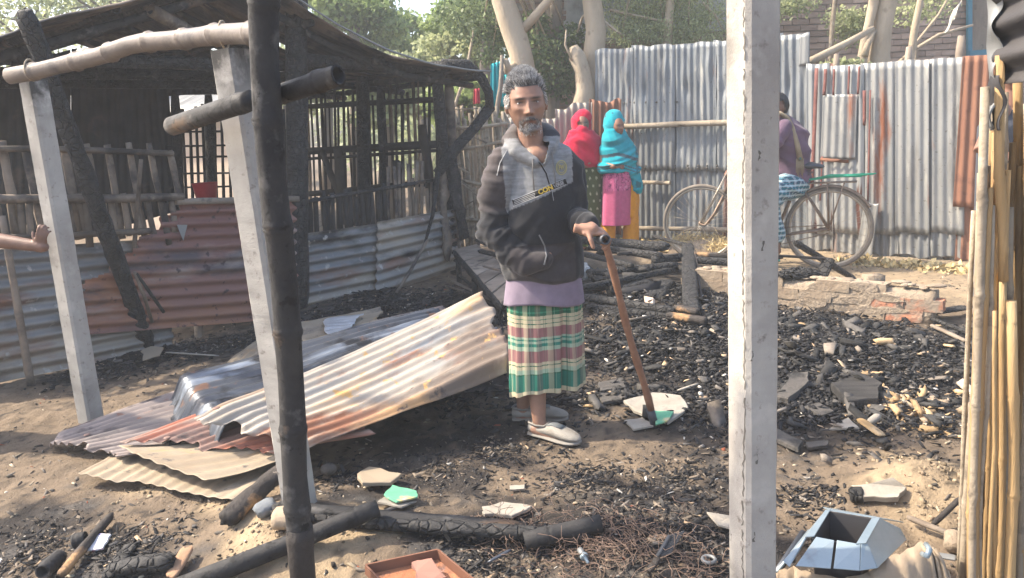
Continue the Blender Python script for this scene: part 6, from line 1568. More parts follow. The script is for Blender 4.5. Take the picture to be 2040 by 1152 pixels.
# charred pieces on the ground in front
def gp(px, py, dz=0.03): return onG(px, py, dz)
o = part('charred_bamboo', *polybamboo([gp(330, 1180, 0.03), gp(480, 1122, 0.05), W(620, 1066, gp(620, 1066, .06).y), gp(752, 1012, 0.09)], 0.031, 0.36, seed=5, amp=1.06), M_['char_bamboo']); tag(o, 'long fallen black bamboo passing the foot of the black upright post', 'bamboo')
o = part('charred_half_pipe', *rough_log(gp(545, 1012, 0.03), gp(1050, 1056, 0.04), 0.058, 0.035, segs=44, jit=0.12, square=0.8, n=12), M_['char_bamboo']); tag(o, 'long split charred pole lying flat behind the rusty tray', 'pole')
o = part('charred_beam', *rough_log(gp(560, 1030, 0.015), gp(1180, 1070, 0.02), 0.05, 0.04, segs=30, jit=0.15), M_['char_wood']); tag(o, 'lower black pole running beside the long split pole', 'pole')
o = part('charred_bamboo', *bamboo(gp(1045, 1078, 0.05), gp(1198, 1042, 0.05), 0.030, nodes=0.5, seed=6), M_['char_bamboo']); tag(o, 'short black bamboo length with a pale brown sawn end beside the ash heap', 'bamboo')
o = part('burnt_log', *rough_log(gp(448, 1036, 0.04), gp(572, 928, 0.09), 0.075, 0.06, segs=22, jit=0.18), M_['half_char']); tag(o, 'half-burnt timber with orange raw wood sticking out from under the tin sheets', 'timber')
o = part('burnt_stick', *rough_log(gp(118, 1148, 0.03), gp(222, 1026, 0.03), 0.030, 0.03, segs=18, jit=0.18), M_['half_char']); tag(o, 'thin burnt stick lying beside the crumpled white packet', 'stick')
o = part('charred_stub', *bamboo(gp(85, 1140, 0.03), gp(118, 1108, 0.03), 0.026, nodes=0.5), M_['char_bamboo']); tag(o, 'short charred bamboo stub at the bottom left corner', 'stub')
o = part('charred_stub', *bamboo(gp(146, 1080, 0.03), gp(172, 1072, 0.03), 0.026, nodes=0.5), M_['char_bamboo']); tag(o, 'small charred stub just behind the crumpled white packet', 'stub')
o = part('charred_log', *rough_log(gp(225, 1130, 0.03), gp(345, 1118, 0.04), 0.06, 0.05, segs=14, jit=0.2), M_['char_wood']); tag(o, 'thick charred chunk lying at the bottom edge left of the fallen bamboo', 'log')
o = part('charred_bark', *rough_log(gp(212, 1152, 0.02), gp(262, 1085, 0.03), 0.05, 0.02, segs=12, jit=0.2), M_['char_wood']); tag(o, 'flat charred bark piece right of the thin burnt stick', 'bark')
o = part('brown_splinter', *rough_log(gp(340, 1150, 0.02), gp(375, 1092, 0.04), 0.045, 0.015, segs=12, jit=0.25), mat('raw_wood', (0.26, 0.15, 0.09), (0.38, 0.24, 0.15), bump=0.4)); tag(o, 'brown wood splinter standing out of the sandy bank', 'splinter')
V, F = prism(jagpoly([gp(165, 1098, .02), gp(188, 1062, .03), gp(221, 1064, .035), gp(205, 1092, .02)], 3, 0.12), 0.006)
M_['packet'] = mat('printed_foil_packet', (0.55, 0.55, 0.58), (0.7, 0.7, 0.72), s=8, rough=0.4, bump=0.5, bs=30, layers=(((0.5, 0.04, 0.10), 26, 0.60, 0.63, (1, .3, 1)), ((0.12, 0.12, 0.35), 34, 0.62, 0.65, (.4, 1, 1))))
o = part('crumpled_packet', V, F, M_['packet'], smooth=False); tag(o, 'crumpled white packet with pink print on the sandy bank', 'packet')

# ---------------------------------------------------------------- heap of tin sheets
M_['tinA'] = mat('fire_bleached_tin', (0.29, 0.26, 0.225), (0.43, 0.385, 0.325), s=2.5, rough=0.55, bump=0.2, bs=45, coord='UV', st=(0.16, 1, 1), metal=0.1,
    layers=(((0.42, 0.255, 0.13), 2.6, 0.52, 0.62, (0.25, 1, 1)), ((0.20, 0.215, 0.23), 4, 0.53, 0.64, (0.15, 1, 1)), ((0.24, 0.11, 0.065), 3, 0.53, 0.61, (0.5, 1, 1)), ((0.16, 0.125, 0.10), 2.2, 0.52, 0.62, (.4, 1, 1)), ((0.48, 0.30, 0.12), 9, 0.60, 0.66), ((0.08, 0.065, 0.06), 12, 0.62, 0.68, (.5, 1, 1))))
M_['tinB'] = mat('blackened_blue_tin', (0.035, 0.04, 0.05), (0.09, 0.10, 0.12), s=3, rough=0.38, bump=0.2, bs=45, coord='UV', st=(0.2, 1, 1), metal=0.3,
    layers=(((0.26, 0.30, 0.36), 4, 0.51, 0.62, (0.15, 1, 1)), ((0.02, 0.02, 0.022), 5, 0.50, 0.62), ((.16, .09, .06), 7, .58, .64)))
M_['tinC'] = mat('purple_grey_tin', (0.15, 0.125, 0.12), (0.25, 0.21, 0.195), s=3, rough=0.6, bump=0.2, bs=45, coord='UV', st=(0.2, 1, 1), metal=0.15,
    layers=(((0.28, 0.24, 0.21), 5, 0.53, 0.65, (0.2, 1, 1)), ((0.08, 0.065, 0.065), 6, 0.54, 0.64), ((.20, .10, .07), 8, .60, .66)))
M_['tinD'] = mat('dark_red_tin', (0.17, 0.10, 0.085), (0.28, 0.19, 0.16), s=3, rough=0.6, bump=0.2, bs=45, coord='UV', st=(0.2, 1, 1), metal=0.15,
    layers=(((0.30, 0.11, 0.07), 3, 0.50, 0.58, (0.2, 1, 1)), ((0.30, 0.25, 0.21), 6, 0.54, 0.64, (0.2, 1, 1)), ((0.06, 0.05, 0.05), 6, 0.56, 0.64)))
M_['tinE'] = mat('tan_tin', (0.24, 0.19, 0.135), (0.36, 0.30, 0.22), s=3, rough=0.65, bump=0.3, bs=45, coord='UV', metal=0.05,
    layers=(((0.12, 0.10, 0.09), 3, 0.54, 0.66), ((0.38, 0.25, 0.13), 5, 0.6, 0.7), ((0.09, 0.08, 0.075), 14, 0.62, 0.68)))
def tsheet(name, c, m, label, seed, pitch=0.072, amp=0.008, **k):
    V, F, uv = csheet(c, wave='v', pitch=pitch, amp=amp, seed=seed, other=k.pop('other', 60), **k)
    o = part(name, V, F, m, uv=uv, solid=0.0018); tag(o, label, 'tin sheet'); return o
# order: left end far corner, right end far corner, right end near corner, left end near corner
def Z_(px, py, z): return G(px, py, z)
cA = [Z_(384, 826, 0.30), Z_(958, 594, 0.44), Z_(1022, 722, 0.34), Z_(612, 884, 0.20)]
tsheet('tin_sheet', cA, M_['tinA'], 'topmost big bleached cream and orange corrugated sheet on the heap', 201, jag=0.10, dent=0.014,
       curl=lambda u, v: -0.06 * ss(u, 0.75, 1.0) * np.exp(-((v - 0.12) / 0.12) ** 2) + 0.02 * np.sin(u * 5) + (0.06) * ss(v, 0.93, 1.0) * ss(u, 0.3, 0.9) + 0.02 * ss(0.08 - u, 0, .08))
cB = [Z_(312, 757, 0.26), Z_(860, 616, 0.40), Z_(990, 660, 0.33), Z_(395, 862, 0.22)]
tsheet('tin_sheet', cB, M_['tinB'], 'blackened blue-grey corrugated sheet just under the topmost bleached one', 202, jag=0.05, dent=0.014,
       curl=lambda u, v: 0.14 * ss(0.07 - u, -0.01, 0.07) + 0.015 * np.sin(u * 6))
cC = [Z_(92, 868, 0.07), Z_(420, 756, 0.16), Z_(640, 860, 0.12), Z_(236, 912, 0.09)]
tsheet('tin_sheet', cC, M_['tinC'], 'purple-grey corrugated sheet reaching furthest left from the heap', 203, jag=0.06, dent=0.012,
       curl=lambda u, v: 0.05 * ss(0.05 - u, -0.03, 0.05) * ss(0.25 - v, 0, .25))
cD = [Z_(250, 876, 0.16), Z_(500, 780, 0.22), Z_(760, 860, 0.18), Z_(556, 902, 0.13)]
tsheet('tin_sheet', cD, M_['tinD'], 'reddish brown corrugated sheet with a nail washer, between the black and tan sheets', 204, jag=0.08, dent=0.016)
cE = [Z_(240, 890, 0.13), Z_(540, 850, 0.16), Z_(620, 890, 0.14), Z_(400, 962, 0.115)]
tsheet('tin_sheet', cE, M_['tinE'], 'tan curled sheet under the reddish brown one', 205, jag=0.05, amp=0.004, dent=0.02, curl=lambda u, v: 0.02 * np.sin(np.pi * u))
cF = [Z_(158, 946, 0.07), Z_(250, 880, 0.07), Z_(600, 900, 0.07), Z_(468, 998, 0.06)]
tsheet('tin_sheet', cF, M_['tinE'], 'lowest pale tan sheet with a pointed left end, lying on the sandy bank', 206, jag=0.03, amp=0.003, dent=0.02, curl=lambda u, v: 0.01 * np.sin(np.pi * u))
tsheet('tin_sheet', [Z_(592, 650, 0.12), Z_(760, 606, 0.14), Z_(745, 640, 0.13), Z_(600, 690, 0.12)], M_['tinE'], 'crumpled light tan sheet behind the black sheet, right of the black post', 207, amp=0.006, dent=0.035, jag=0.08, other=24)
o = tsheet('foil_sheet', [Z_(640, 640, 0.13), Z_(712, 628, 0.15), Z_(705, 655, 0.14), Z_(655, 664, 0.14)], mat('crumpled_foil', (0.45, 0.47, 0.5), (0.62, 0.63, 0.64), rough=0.35, metal=0.5, bump=0.9, bs=30), 'small crumpled silver foil piece behind the heap of tin sheets', 208, amp=0.005, dent=0.03, other=20, jag=0.08)
tsheet('tin_sheet', [Z_(452, 722, 0.05), Z_(540, 652, 0.10), Z_(600, 668, 0.10), Z_(520, 735, 0.08)], M_['tinE'], 'orange-tan sheet corner showing behind the second concrete post', 209, amp=0.004, dent=0.02, other=20)
tsheet('tin_sheet', [Z_(735, 640, 0.2), Z_(880, 610, 0.30), Z_(900, 625, 0.28), Z_(740, 660, 0.2)], M_['tinC'], 'narrow dark pleated sheet behind the topmost bleached sheet', 210, pitch=0.04, amp=0.01, dent=0.01, other=20)
for (px, py, z, lab) in ((431, 813, 0.325, 'round nail washer on the topmost bleached sheet'), (333, 872, 0.165, 'round nail washer on the reddish brown sheet'), (173, 866, 0.10, 'round nail washer on the purple-grey sheet')):
    c = Z_(px, py, z); V, F = ell(c, (0.016, 0.016, 0.004), None, 16, 6); o = part('nail_washer', V, F, M_['tinD']); tag(o, lab, 'washer')
# rubble under the sheets, so they rest on something
rb = MB(); rr = random.Random(31)
for i in range(90):
    x = rr.uniform(-1.5, -0.2); y = 3.5 + (x + 1.2) * 0.85 + rr.uniform(-0.1, 0.75); zt = 0.06 + 0.10 * (x + 1.6) + 0.05
    rb.add(*rough_log(Vector((x, y, gz(x, y) + 0.02)), Vector((x + rr.uniform(-.25, .25), y + rr.uniform(-.15, .15), gz(x, y) + rr.uniform(0.02, 0.12))), rr.uniform(0.03, 0.07), segs=5, n=6, seed=i))
for (a, b, z0, z1) in (((520, 850), (980, 680), 0.1, 0.30), ((470, 840), (900, 640), 0.16, 0.33)):
    rb.add(*rough_log(Z_(*a, z0), Z_(*b, z1), 0.06, 0.06, segs=14))
kind(tag(rb.build('burnt_rubble', M_['char_wood']), 'charred sticks and rubble under the heap of tin sheets', 'rubble'), 'stuff')

# ---------------------------------------------------------------- low brick wall
lw0 = onG(1395, 590); lw0 = G(1385, 596); lw1 = G(1858, 646)
lwd = (lw1 - lw0); lwL = lwd.length; lwd.normalize(); lwn = Vector((lwd.y, -lwd.x, 0))
lw = thing('low_brick_wall', 'low broken brick plinth wall half covered in clay plaster, right of the concrete post', 'wall', tuple((lw0 + lw1) / 2))
hw_ = 0.25
ZV0 = Vector((0, 0, 1))
M_['clay'] = mat('dry_clay', (0.26, 0.205, 0.15), (0.37, 0.30, 0.225), s=5, rough=0.95, bump=1.0, bs=30, bdist=0.02, layers=(((0.12, 0.10, 0.09), 5, 0.58, 0.7),))
M_['orange_brick'] = mat('orange_brick', (0.33, 0.14, 0.085), (0.43, 0.21, 0.13), s=8, bump=0.7, bs=50, layers=(((0.31, 0.25, 0.19), 7, 0.47, 0.60), ((.08, .07, .06), 9, .58, .66)), jit=0.2)
M_['clay_brick'] = mat('clay_covered_brick', (0.27, 0.205, 0.145), (0.37, 0.295, 0.215), s=7, bump=0.8, bs=40, layers=(((0.13, 0.115, 0.10), 6, 0.56, 0.68), ((0.42, 0.17, 0.09), 5, 0.66, 0.72)), jit=0.15)
core = MB()
for i in range(1): core.add(*rough_log(lw0 - lwn * 0.09 + Vector((0, 0, 0.09)), lw1 - lwn * 0.09 + Vector((0, 0, 0.09)), 0.185, 0.245, segs=60, jit=0.03, square=0.95, n=14, ends=1))
core.build('core', M_['clay'], lw)
ang_ = math.atan2(lwd.y, lwd.x); rr = random.Random(6)
for row in range(3):
    s = 0.0 - (row % 2) * 0.12
    while s < lwL - 0.12:
        L_ = 0.236; zc = 0.038 + row * 0.082
        if not (row == 2 and rr.random() < 0.22) and s + L_ > 0:
            c = lw0 + lwd * (s + L_ / 2) - lwn * 0.045 + Vector((0, 0, zc)) + lwn * rr.uniform(-0.008, 0.008)
            near = s / lwL
            m = M_['orange_brick'] if ((near > 0.72 and rr.random() < 0.8) or (row == 2 and 0.30 < near < 0.42)) else M_['clay_brick']
            V, F = rough_log(c - lwd * L_ / 2, c + lwd * L_ / 2 - lwd * 0.01, 0.11, 0.080, segs=9, jit=0.035, square=1.0, n=12, ends=0.99, seed=row * 31 + int(s * 50))
            part('brick', V, F, m, lw, smooth=False)
        s += 0.235
pt_ = MB()
for i in range(26):
    s = rr.uniform(0, lwL * 0.86); z_ = rr.uniform(0.0, 0.24); c = lw0 + lwd * s + lwn * 0.004 + ZV0 * z_; w2 = rr.uniform(.06, .16); h2 = rr.uniform(.03, .07); n_ = 11
    ring_ = [c + lwd * math.cos(2 * math.pi * k / n_) * w2 * rr.uniform(.6, 1) + ZV0 * math.sin(2 * math.pi * k / n_) * h2 * rr.uniform(.6, 1) for k in range(n_)]
    pt_.add([p - lwn * .01 for p in ring_] + [c + (p - c) * .85 + lwn * rr.uniform(.007, .012) for p in ring_], [(k, (k + 1) % n_, n_ + (k + 1) % n_, n_ + k) for k in range(n_)] + [tuple(range(n_, 2 * n_))])
kind(pt_.build('clay_plaster', M_['clay'], lw, smooth=False), 'stuff')
tp_ = MB()
for i in range(46):
    s = i / 45 * lwL; c = lw0 + lwd * s - lwn * rr.uniform(0.03, 0.14) + Vector((0, 0, 0.235 + rr.uniform(-0.01, 0.014)))
    tp_.add(*ell(c, (rr.uniform(.02, .07), rr.uniform(.02, .05), rr.uniform(.006, .014)), Matrix.Rotation(rr.uniform(0, 3), 3, 'Z'), 9, 6))
kind(tp_.build('mortar_lumps', M_['clay'], lw), 'stuff')
part('concrete_pilaster', *rough_log(G(1737, 618) - lwn * 0.0 + Vector((0, 0, -0.02)), G(1737, 618) + Vector((0, 0, 0.26)), 0.13, 0.10, segs=6, jit=0.03, square=0.95, n=12, ends=1), M_['clay'], lw)
# second plinth stretch, behind the charred bed frame
q0 = G(1175, 560, 0.1); q1 = G(1330, 560, 0.1)
lw2 = thing('low_brick_wall', 'short clay-plastered plinth stretch behind the charred bed frame', 'wall', tuple(G(1240, 570)))
part('core', *rough_log(G(1165, 562) + Vector((0, 0.1, 0.10)), G(1330, 566) + Vector((0, 0.1, 0.10)), 0.2, 0.26, segs=26, jit=0.09, square=0.8, n=14, ends=0.9), M_['clay'], lw2)
part('core', *rough_log(G(1395, 590) + Vector((-0.05, 0.12, 0.08)), G(1480, 600) + Vector((0, 0.1, 0.08)), 0.2, 0.22, segs=16, jit=0.09, square=0.8, n=14, ends=0.9), M_['clay'], lw2)

# ---------------------------------------------------------------- charred bed frame and timbers behind the man
def ct(name, a, b, w, h, label, cat='timber', m='char_wood', seed=0, jit=0.13, segs=22, square=0.7, par=None):
    V, F = rough_log(a, b, w, h, segs=segs, jit=jit, square=square, seed=seed)
    o = part(name, V, F, M_[m], par)
    if par is None: tag(o, label, cat)
    return o
bf = thing('charred_bed_frame', 'collapsed charred wooden frame with one black board standing across it', 'bed frame', tuple(G(1300, 640)))
ct('upright_board', Z_(1377, 622, 0.14), Z_(1370, 486, 0.30), 0.115, 0.035, '', par=bf, seed=1, jit=0.05)
ct('rail', Z_(1170, 612, 0.10), Z_(1400, 640, 0.10), 0.07, 0.05, '', par=bf, seed=2)
ct('rail', Z_(1150, 590, 0.14), Z_(1345, 620, 0.14), 0.06, 0.05, '', par=bf, seed=3)
ct('rail', Z_(1160, 574, 0.2), Z_(1350, 536, 0.2), 0.05, 0.05, '', par=bf, seed=4)
ct('side_strip', Z_(1398, 600, 0.12), Z_(1384, 500, 0.28), 0.02, 0.03, '', m='half_char', par=bf, seed=5)
ct('broken_end', Z_(1330, 628, 0.12), Z_(1408, 640, 0.12), 0.05, 0.05, '', m='half_char', par=bf, seed=6)
ct('broken_end', Z_(1345, 612, 0.16), Z_(1392, 622, 0.16), 0.05, 0.04, '', m='half_char', par=bf, seed=7)
spec_t = [((1150, 478, .34), (1330, 492, .34), .08, .05, 'char_wood', 'thick charred timber topmost behind the hand with the stick'),
    ((1175, 492, .30), (1318, 510, .30), .05, .04, 'char_wood', 'charred timber second from the top behind the stick'),
    ((1160, 505, .26), (1260, 530, .26), .04, .03, 'char_wood', 'narrow black lath pointing down right behind the stick'),
    ((1230, 506, .3), (1310, 500, .3), .02, .02, 'half_char', 'thin pinkish unburnt lath between the upper black timbers'),
    ((1300, 520, .26), (1358, 512, .26), .05, .05, 'char_wood', 'short charred log just left of the upright black board'),
    ((1385, 508, .26), (1560, 512, .26), .025, .03, 'half_char', 'long reddish lath running right behind the concrete post'),
    ((1385, 518, .24), (1470, 524, .22), .05, .04, 'char_wood', 'black timber below the long reddish lath'),
    ((1215, 582, .12), (1290, 566, .14), .12, .06, 'char_wood', 'wide cracked charred block in the middle of the frame'),
    ((1290, 600, .10), (1330, 560, .14), .10, .03, 'char_wood', 'tilted charred plank beside the pale splinter'),
    ((1150, 645, .05), (1385, 652, .06), .035, .03, 'char_wood', 'thin charred rail nearest the camera in front of the bed frame'),
    ((1180, 545, .2), (1350, 528, .24), .04, .04, 'char_wood', 'charred pole slanting up to the upright black board'),
    ((1160, 600, .1), (1250, 640, .08), .04, .03, 'char_wood', 'charred stick sloping down right at the left of the frame'),
    ((1050, 560, .2), (1160, 590, .15), .04, .04, 'char_wood', 'charred pole end half hidden behind the man'),
    ((1300, 470, .28), (1365, 488, .3), .03, .02, 'char_wood', 'flat burnt slat touching the top of the upright black board'),
    ((1150, 520, .2), (1200, 560, .16), .06, .03, 'char_wood', 'ashy burnt board right beside the hooded jacket')]
for i, (a, b, w, h, m, lab) in enumerate(spec_t): ct('charred_timber', Z_(*a), Z_(*b), w * 1.35, h * 1.5, lab, m=m, seed=i + 10)
V, F = prism([Z_(1283, 590, .16), Z_(1302, 594, .16), Z_(1300, 612, .12), Z_(1285, 604, .12)], .02); o = part('pale_splinter', V, F, mat('pale_pink_wood', (0.5, 0.36, 0.28), (0.62, 0.5, 0.4)), smooth=False); tag(o, 'small pale pink piece of unburnt wood in the black frame', 'wood')
V, F = prism(jagpoly([Z_(1312, 490, .3), Z_(1335, 490, .3), Z_(1330, 503, .28), Z_(1314, 500, .28)], 2, .2), .01); o = part('orange_flake', V, F, mat('orange_flake', (0.55, 0.33, 0.14), (0.62, 0.42, 0.2)), smooth=False); tag(o, 'yellowish unburnt flake on the upper charred timbers', 'wood')
# white plastic lump by the jacket
V, F = ell(Z_(1163, 540, .18), (.05, .04, .07), None, 20, 14); V = [Vector(v) + Vector((random.uniform(-1, 1), random.uniform(-1, 1), random.uniform(-1, 1))) * .008 for v in V]
o = part('melted_plastic', V, F, mat('melted_white_plastic', (0.4, 0.4, 0.4), (0.6, 0.6, 0.58), bump=0.8, bs=40), smooth=False); tag(o, 'crumpled whitish melted plastic right beside the hem of the jacket', 'plastic')
# plank bed left of the man
pl = thing('plank_ramp', 'weathered plank platform sloping down behind the man, cross boards on a black edge beam', 'platform', tuple(G(960, 620)))
a0, a1, c0, c1 = Z_(905, 497, .30), Z_(1000, 606, .26), Z_(950, 488, .30), Z_(1045, 560, .28)
for i in range(7):
    t0_, t1_ = i / 7, (i + 0.93) / 7
    pp = [a0.lerp(a1, t0_), c0.lerp(c1, t0_), c0.lerp(c1, t1_), a0.lerp(a1, t1_)]
    V, F = prism([p + Vector((0, 0, random.uniform(-.006, .006))) for p in pp], 0.02); part('plank', V, F, M_['old_wood'], pl, smooth=False)
ct('edge_beam', a0 - Vector((0, 0, .03)), a1 - Vector((0, 0, .03)), .045, .06, '', par=pl, seed=40)
for t in (0.1, 0.5, 0.95):
    p = a0.lerp(a1, t); part('leg', *rough_log(Vector((p.x, p.y, 0)), p - Vector((0, 0, .04)), .05), M_['char_wood'], pl)
for i, (a, b, w, m, lab) in enumerate((((962, 530, .34), (1030, 548, .32), .022, 'burn_bamboo', 'thin reddish stick resting on the plank platform'), ((900, 560, .04), (985, 600, .06), .03, 'old_wood', 'weathered stick under the plank platform'),
        ((888, 570, .05), (960, 590, .05), .02, 'burn_bamboo', 'small stick parallel below the plank platform'), ((915, 548, .1), (945, 575, .08), .03, 'char_wood', 'short charred stick by the plank platform leg'),
        ((905, 455, .32), (1000, 450, .32), .10, 'char_wood', 'wide black board behind the plank platform'), ((950, 478, .36), (1010, 500, .36), .05, 'char_wood', 'burnt board lying on the upper end of the plank platform'), ((955, 500, .36), (1020, 515, .36), .05, 'char_wood', 'ashy burnt board in the middle of the plank platform'),
        ((950, 490, .40), (1015, 493, .38), .012, 'old_wood', 'pale thin lath on the burnt boards of the platform'))):
    ct('burnt_stick' if w < .04 else 'charred_board', Z_(*a), Z_(*b), w, w * .7, lab, 'stick' if w < .04 else 'board', m=m, seed=50 + i)
# right of the post: black pole and stub on the low wall, burnt cloth
ct('charred_pole', W(1583, 482, 5.9), onG(1702, 556, .02), .045, .045, 'charred pole sloping down right in front of the rear bicycle wheel', 'pole', seed=60)
ct('black_stub', W(1652, 515, 5.65), W(1636, 552, 5.6), .10, .04, 'short black board stub standing on the low wall before the bicycle wheel', 'stub', seed=61, jit=.04)
ct('reddish_lath', W(1540, 509, 5.7), W(1656, 516, 5.65), .02, .02, 'thin reddish lath from the concrete post to the black stub', 'lath', m='half_char', seed=62)
V, F = ell(W(1590, 545, 5.6), (.16, .07, .035), None, 30, 14); V = [Vector(v) + Vector((random.uniform(-1, 1), random.uniform(-1, 1), random.uniform(-1, 1))) * .012 for v in V]
o = part('burnt_cloth', V, F, M_['char_wood']); tag(o, 'black burnt rag heap on the low wall right of the concrete post', 'cloth')
ct('black_board', G(1862, 622, .05), G(1925, 612, .06), .10, .02, 'black flat board sticking out right past the end of the low wall', 'board', seed=63)
ct('pale_lath', onG(1855, 648, .03), onG(1925, 680, .03), .03, .02, 'pale lath on the ground below the black flat board', 'lath', m='old_wood', seed=64)
ct('burnt_lath', onG(1850, 632, .04), onG(1932, 664, .03), .03, .02, 'dark lath beside the pale lath near the bamboo bundle', 'lath', m='char_wood', seed=65)

# ---------------------------------------------------------------- bicycle
M_['steel_old'] = mat('rusty_steel', (0.16, 0.11, 0.08), (0.26, 0.20, 0.15), s=20, rough=0.5, metal=0.5, bump=0.2)
M_['rubber'] = mat('dusty_tyre', (0.13, 0.11, 0.09), (0.22, 0.19, 0.155), s=12, rough=0.85, bump=0.3)
M_['rim'] = mat('dull_rim', (0.30, 0.26, 0.21), (0.42, 0.37, 0.30), s=12, rough=0.4, metal=0.5, bump=0.1)
rw = W(1650, 477, 6.95); fw = W(1397, 463, 7.45); rw.z = 0.37 + gz(rw.x, rw.y); fw.z = 0.37 + gz(fw.x, fw.y)
bd_ = Vector((fw.x - rw.x, fw.y - rw.y, 0)).normalized(); bn_ = Vector((-bd_.y, bd_.x, 0)); ZV = Vector((0, 0, 1)); wbL = (fw - rw).length
bike = thing('bicycle', 'old rusty roadster bicycle with a green rope on its rear carrier', 'bicycle', (rw.x, rw.y, 0))
def bpnt(x, z, s=0.0): return Vector((rw.x, rw.y, 0)) + bd_ * x + ZV * (z + gz(rw.x, rw.y)) + bn_ * s
def wheel(c, name='wheel'):
    def ring(r_, tr, n=56, m=8, fl=1.0):
        V = []; F = []
        for i in range(n):
            a = 2 * math.pi * i / n; d = bd_ * math.cos(a) + ZV * math.sin(a)
            for j in range(m): b = 2 * math.pi * j / m; V.append(c + d * (r_ + tr * math.cos(b)) + bn_ * tr * math.sin(b) * fl)
        for i in range(n):
            for j in range(m): F.append((i * m + j, ((i + 1) % n) * m + j, ((i + 1) % n) * m + (j + 1) % m, i * m + (j + 1) % m))
        return V, F
    o = part(name, *ring(0.338, 0.013, fl=1.2), M_['rim'], bike)
    part('tyre', *ring(0.357, 0.019), M_['rubber'], o)
    sp = MB()
    for i in range(32):
        a = 2 * math.pi * i / 32; d = bd_ * math.cos(a) + ZV * math.sin(a); t = bd_ * -math.sin(a) + ZV * math.cos(a); s_ = 1 if i % 2 else -1
        sp.add(*tube([c + t * 0.02 * (1 if i % 4 < 2 else -1) + bn_ * 0.02 * s_, c + d * 0.33], 0.0013, 4))
    sp.build('spokes', M_['rim'], o)
    part('hub', *tube([c - bn_ * 0.05, c - bn_ * 0.03, c + bn_ * 0.03, c + bn_ * 0.05], [0.012, 0.022, 0.022, 0.012], 12), M_['steel_old'], o)
wheel(rw); wheel(fw)
BB = bpnt(0.47, 0.29); ST = bpnt(0.27, 0.80); SB = bpnt(0.34, 0.62); HTp = bpnt(wbL - 0.30, 0.90); HBt = bpnt(wbL - 0.22, 0.68)
for (a, b, r_) in ((BB, ST, .015), (ST.lerp(BB, .12), HTp, .014), (BB, HBt, .016), (HTp, HBt, .018), (bpnt(.34, .66), HTp.lerp(HBt, .3), .0)):
    if r_: part('frame_tube', *tube([a, b], r_, 10), M_['steel_old'], bike)
for s_ in (-0.055, 0.055):
    part('stay', *tube([rw + bn_ * s_, ST + bn_ * s_ * .3], .009, 8), M_['steel_old'], bike); part('stay', *tube([rw + bn_ * s_, BB + bn_ * s_ * .5], .010, 8), M_['steel_old'], bike)
    part('fork_blade', *tube([HBt + bn_ * s_ * .8, bpnt(wbL - .13, .5, s_ * .9), bpnt(wbL - .05, .395, s_), fw + bn_ * s_], [.014, .012, .010, .008], 8), M_['steel_old'], bike)
    part('fork_brace', *tube([HTp + bn_ * s_ * .5 + bd_ * .05, fw + bn_ * s_], .006, 6), M_['rim'], bike)
def mud(c, a0, a1):
    V = []; F = []; n = 30
    for i in range(n + 1):
        a = R(a0 + (a1 - a0) * i / n); d = bd_ * math.cos(a) + ZV * math.sin(a)
        for w_, r_ in ((-.032, .378), (-.02, .392), (0, .397), (.02, .392), (.032, .378)): V.append(c + d * r_ + bn_ * w_)
    for i in range(n):
        for j in range(4): F.append((i * 5 + j, i * 5 + j + 1, i * 5 + j + 6, i * 5 + j + 5))
    part('mudguard', V, F, M_['steel_old'], bike, solid=.002)
mud(rw, 60, 150); 
part('seat_post', *tube([ST, bpnt(.25, .88)], .013, 8), M_['rim'], bike)
V, F = rings([(bpnt(.22, .905), .02, .02), (bpnt(.22, .92), .05, .05)], 12)
sd = MB(); sd.add(*tube([bpnt(.12, .935), bpnt(.16, .94), bpnt(.26, .935), bpnt(.36, .94)], [.07, .095, .06, .02], 16, flat=.35, up=bn_, round_cap=True)); sd.build('saddle', M_['dark_pipe'], bike)
for s_ in (-.05, .05): part('saddle_spring', *tube([bpnt(.17, .86, s_) + Vector((0, 0, 0)) + (bd_ * math.cos(a) + bn_ * math.sin(a)) * .018 + ZV * (.0035 * k) for k, a in enumerate(np.linspace(0, 12.6, 20))], .004, 5), M_['dark_pipe'], bike)
rk = MB()
for s_ in (-.06, -.02, .02, .06): rk.add(*tube([bpnt(.20, .78, s_), bpnt(-.22, .79, s_)], .005, 6))
for x in (.15, 0, -.2): rk.add(*tube([bpnt(x, .785, -.06), bpnt(x, .785, .06)], .005, 6))
for s_ in (-.06, .06): rk.add(*tube([bpnt(-.12, .79, s_), rw + bn_ * s_], .006, 6)); rk.add(*tube([bpnt(.02, .79, s_), rw + bn_ * s_], .006, 6))
rk.build('carrier', M_['steel_old'], bike)
part('stem', *tube([HTp, HTp + Vector((0, 0, .13)) - bd_ * .02], .013, 8), M_['rim'], bike)
hb_ = HTp + Vector((0, 0, .13)) - bd_ * .02
part('handlebar', *tube([hb_ - bn_ * .26 - bd_ * .16, hb_ - bn_ * .24 - bd_ * .04, hb_ - bn_ * .1 + bd_ * .03, hb_ + bn_ * .1 + bd_ * .03, hb_ + bn_ * .24 - bd_ * .04, hb_ + bn_ * .26 - bd_ * .16], .012, 8), M_['rim'], bike)
part('crank', *tube([BB + bn_ * .06, BB + bn_ * .07 + bd_ * .10 - ZV * .13], .012, 8), M_['rim'], bike); part('crank', *tube([BB - bn_ * .06, BB - bn_ * .07 - bd_ * .10 + ZV * .13], .012, 8), M_['rim'], bike)
V, F = tube([BB + bn_ * .045, BB + bn_ * .05], .09, 28); part('chainring', V, F, M_['steel_old'], bike)
for z_ in (.085, -.085): part('chain', *tube([BB + bn_ * .048 + ZV * z_, rw + bn_ * .048 + ZV * z_ * .45], .004, 5), M_['steel_old'], bike)
part('pedal', *rough_log(BB + bn_ * .07 + bd_ * .06 - ZV * .135, BB + bn_ * .07 + bd_ * .15 - ZV * .135, .08, .02), M_['dark_pipe'], bike)
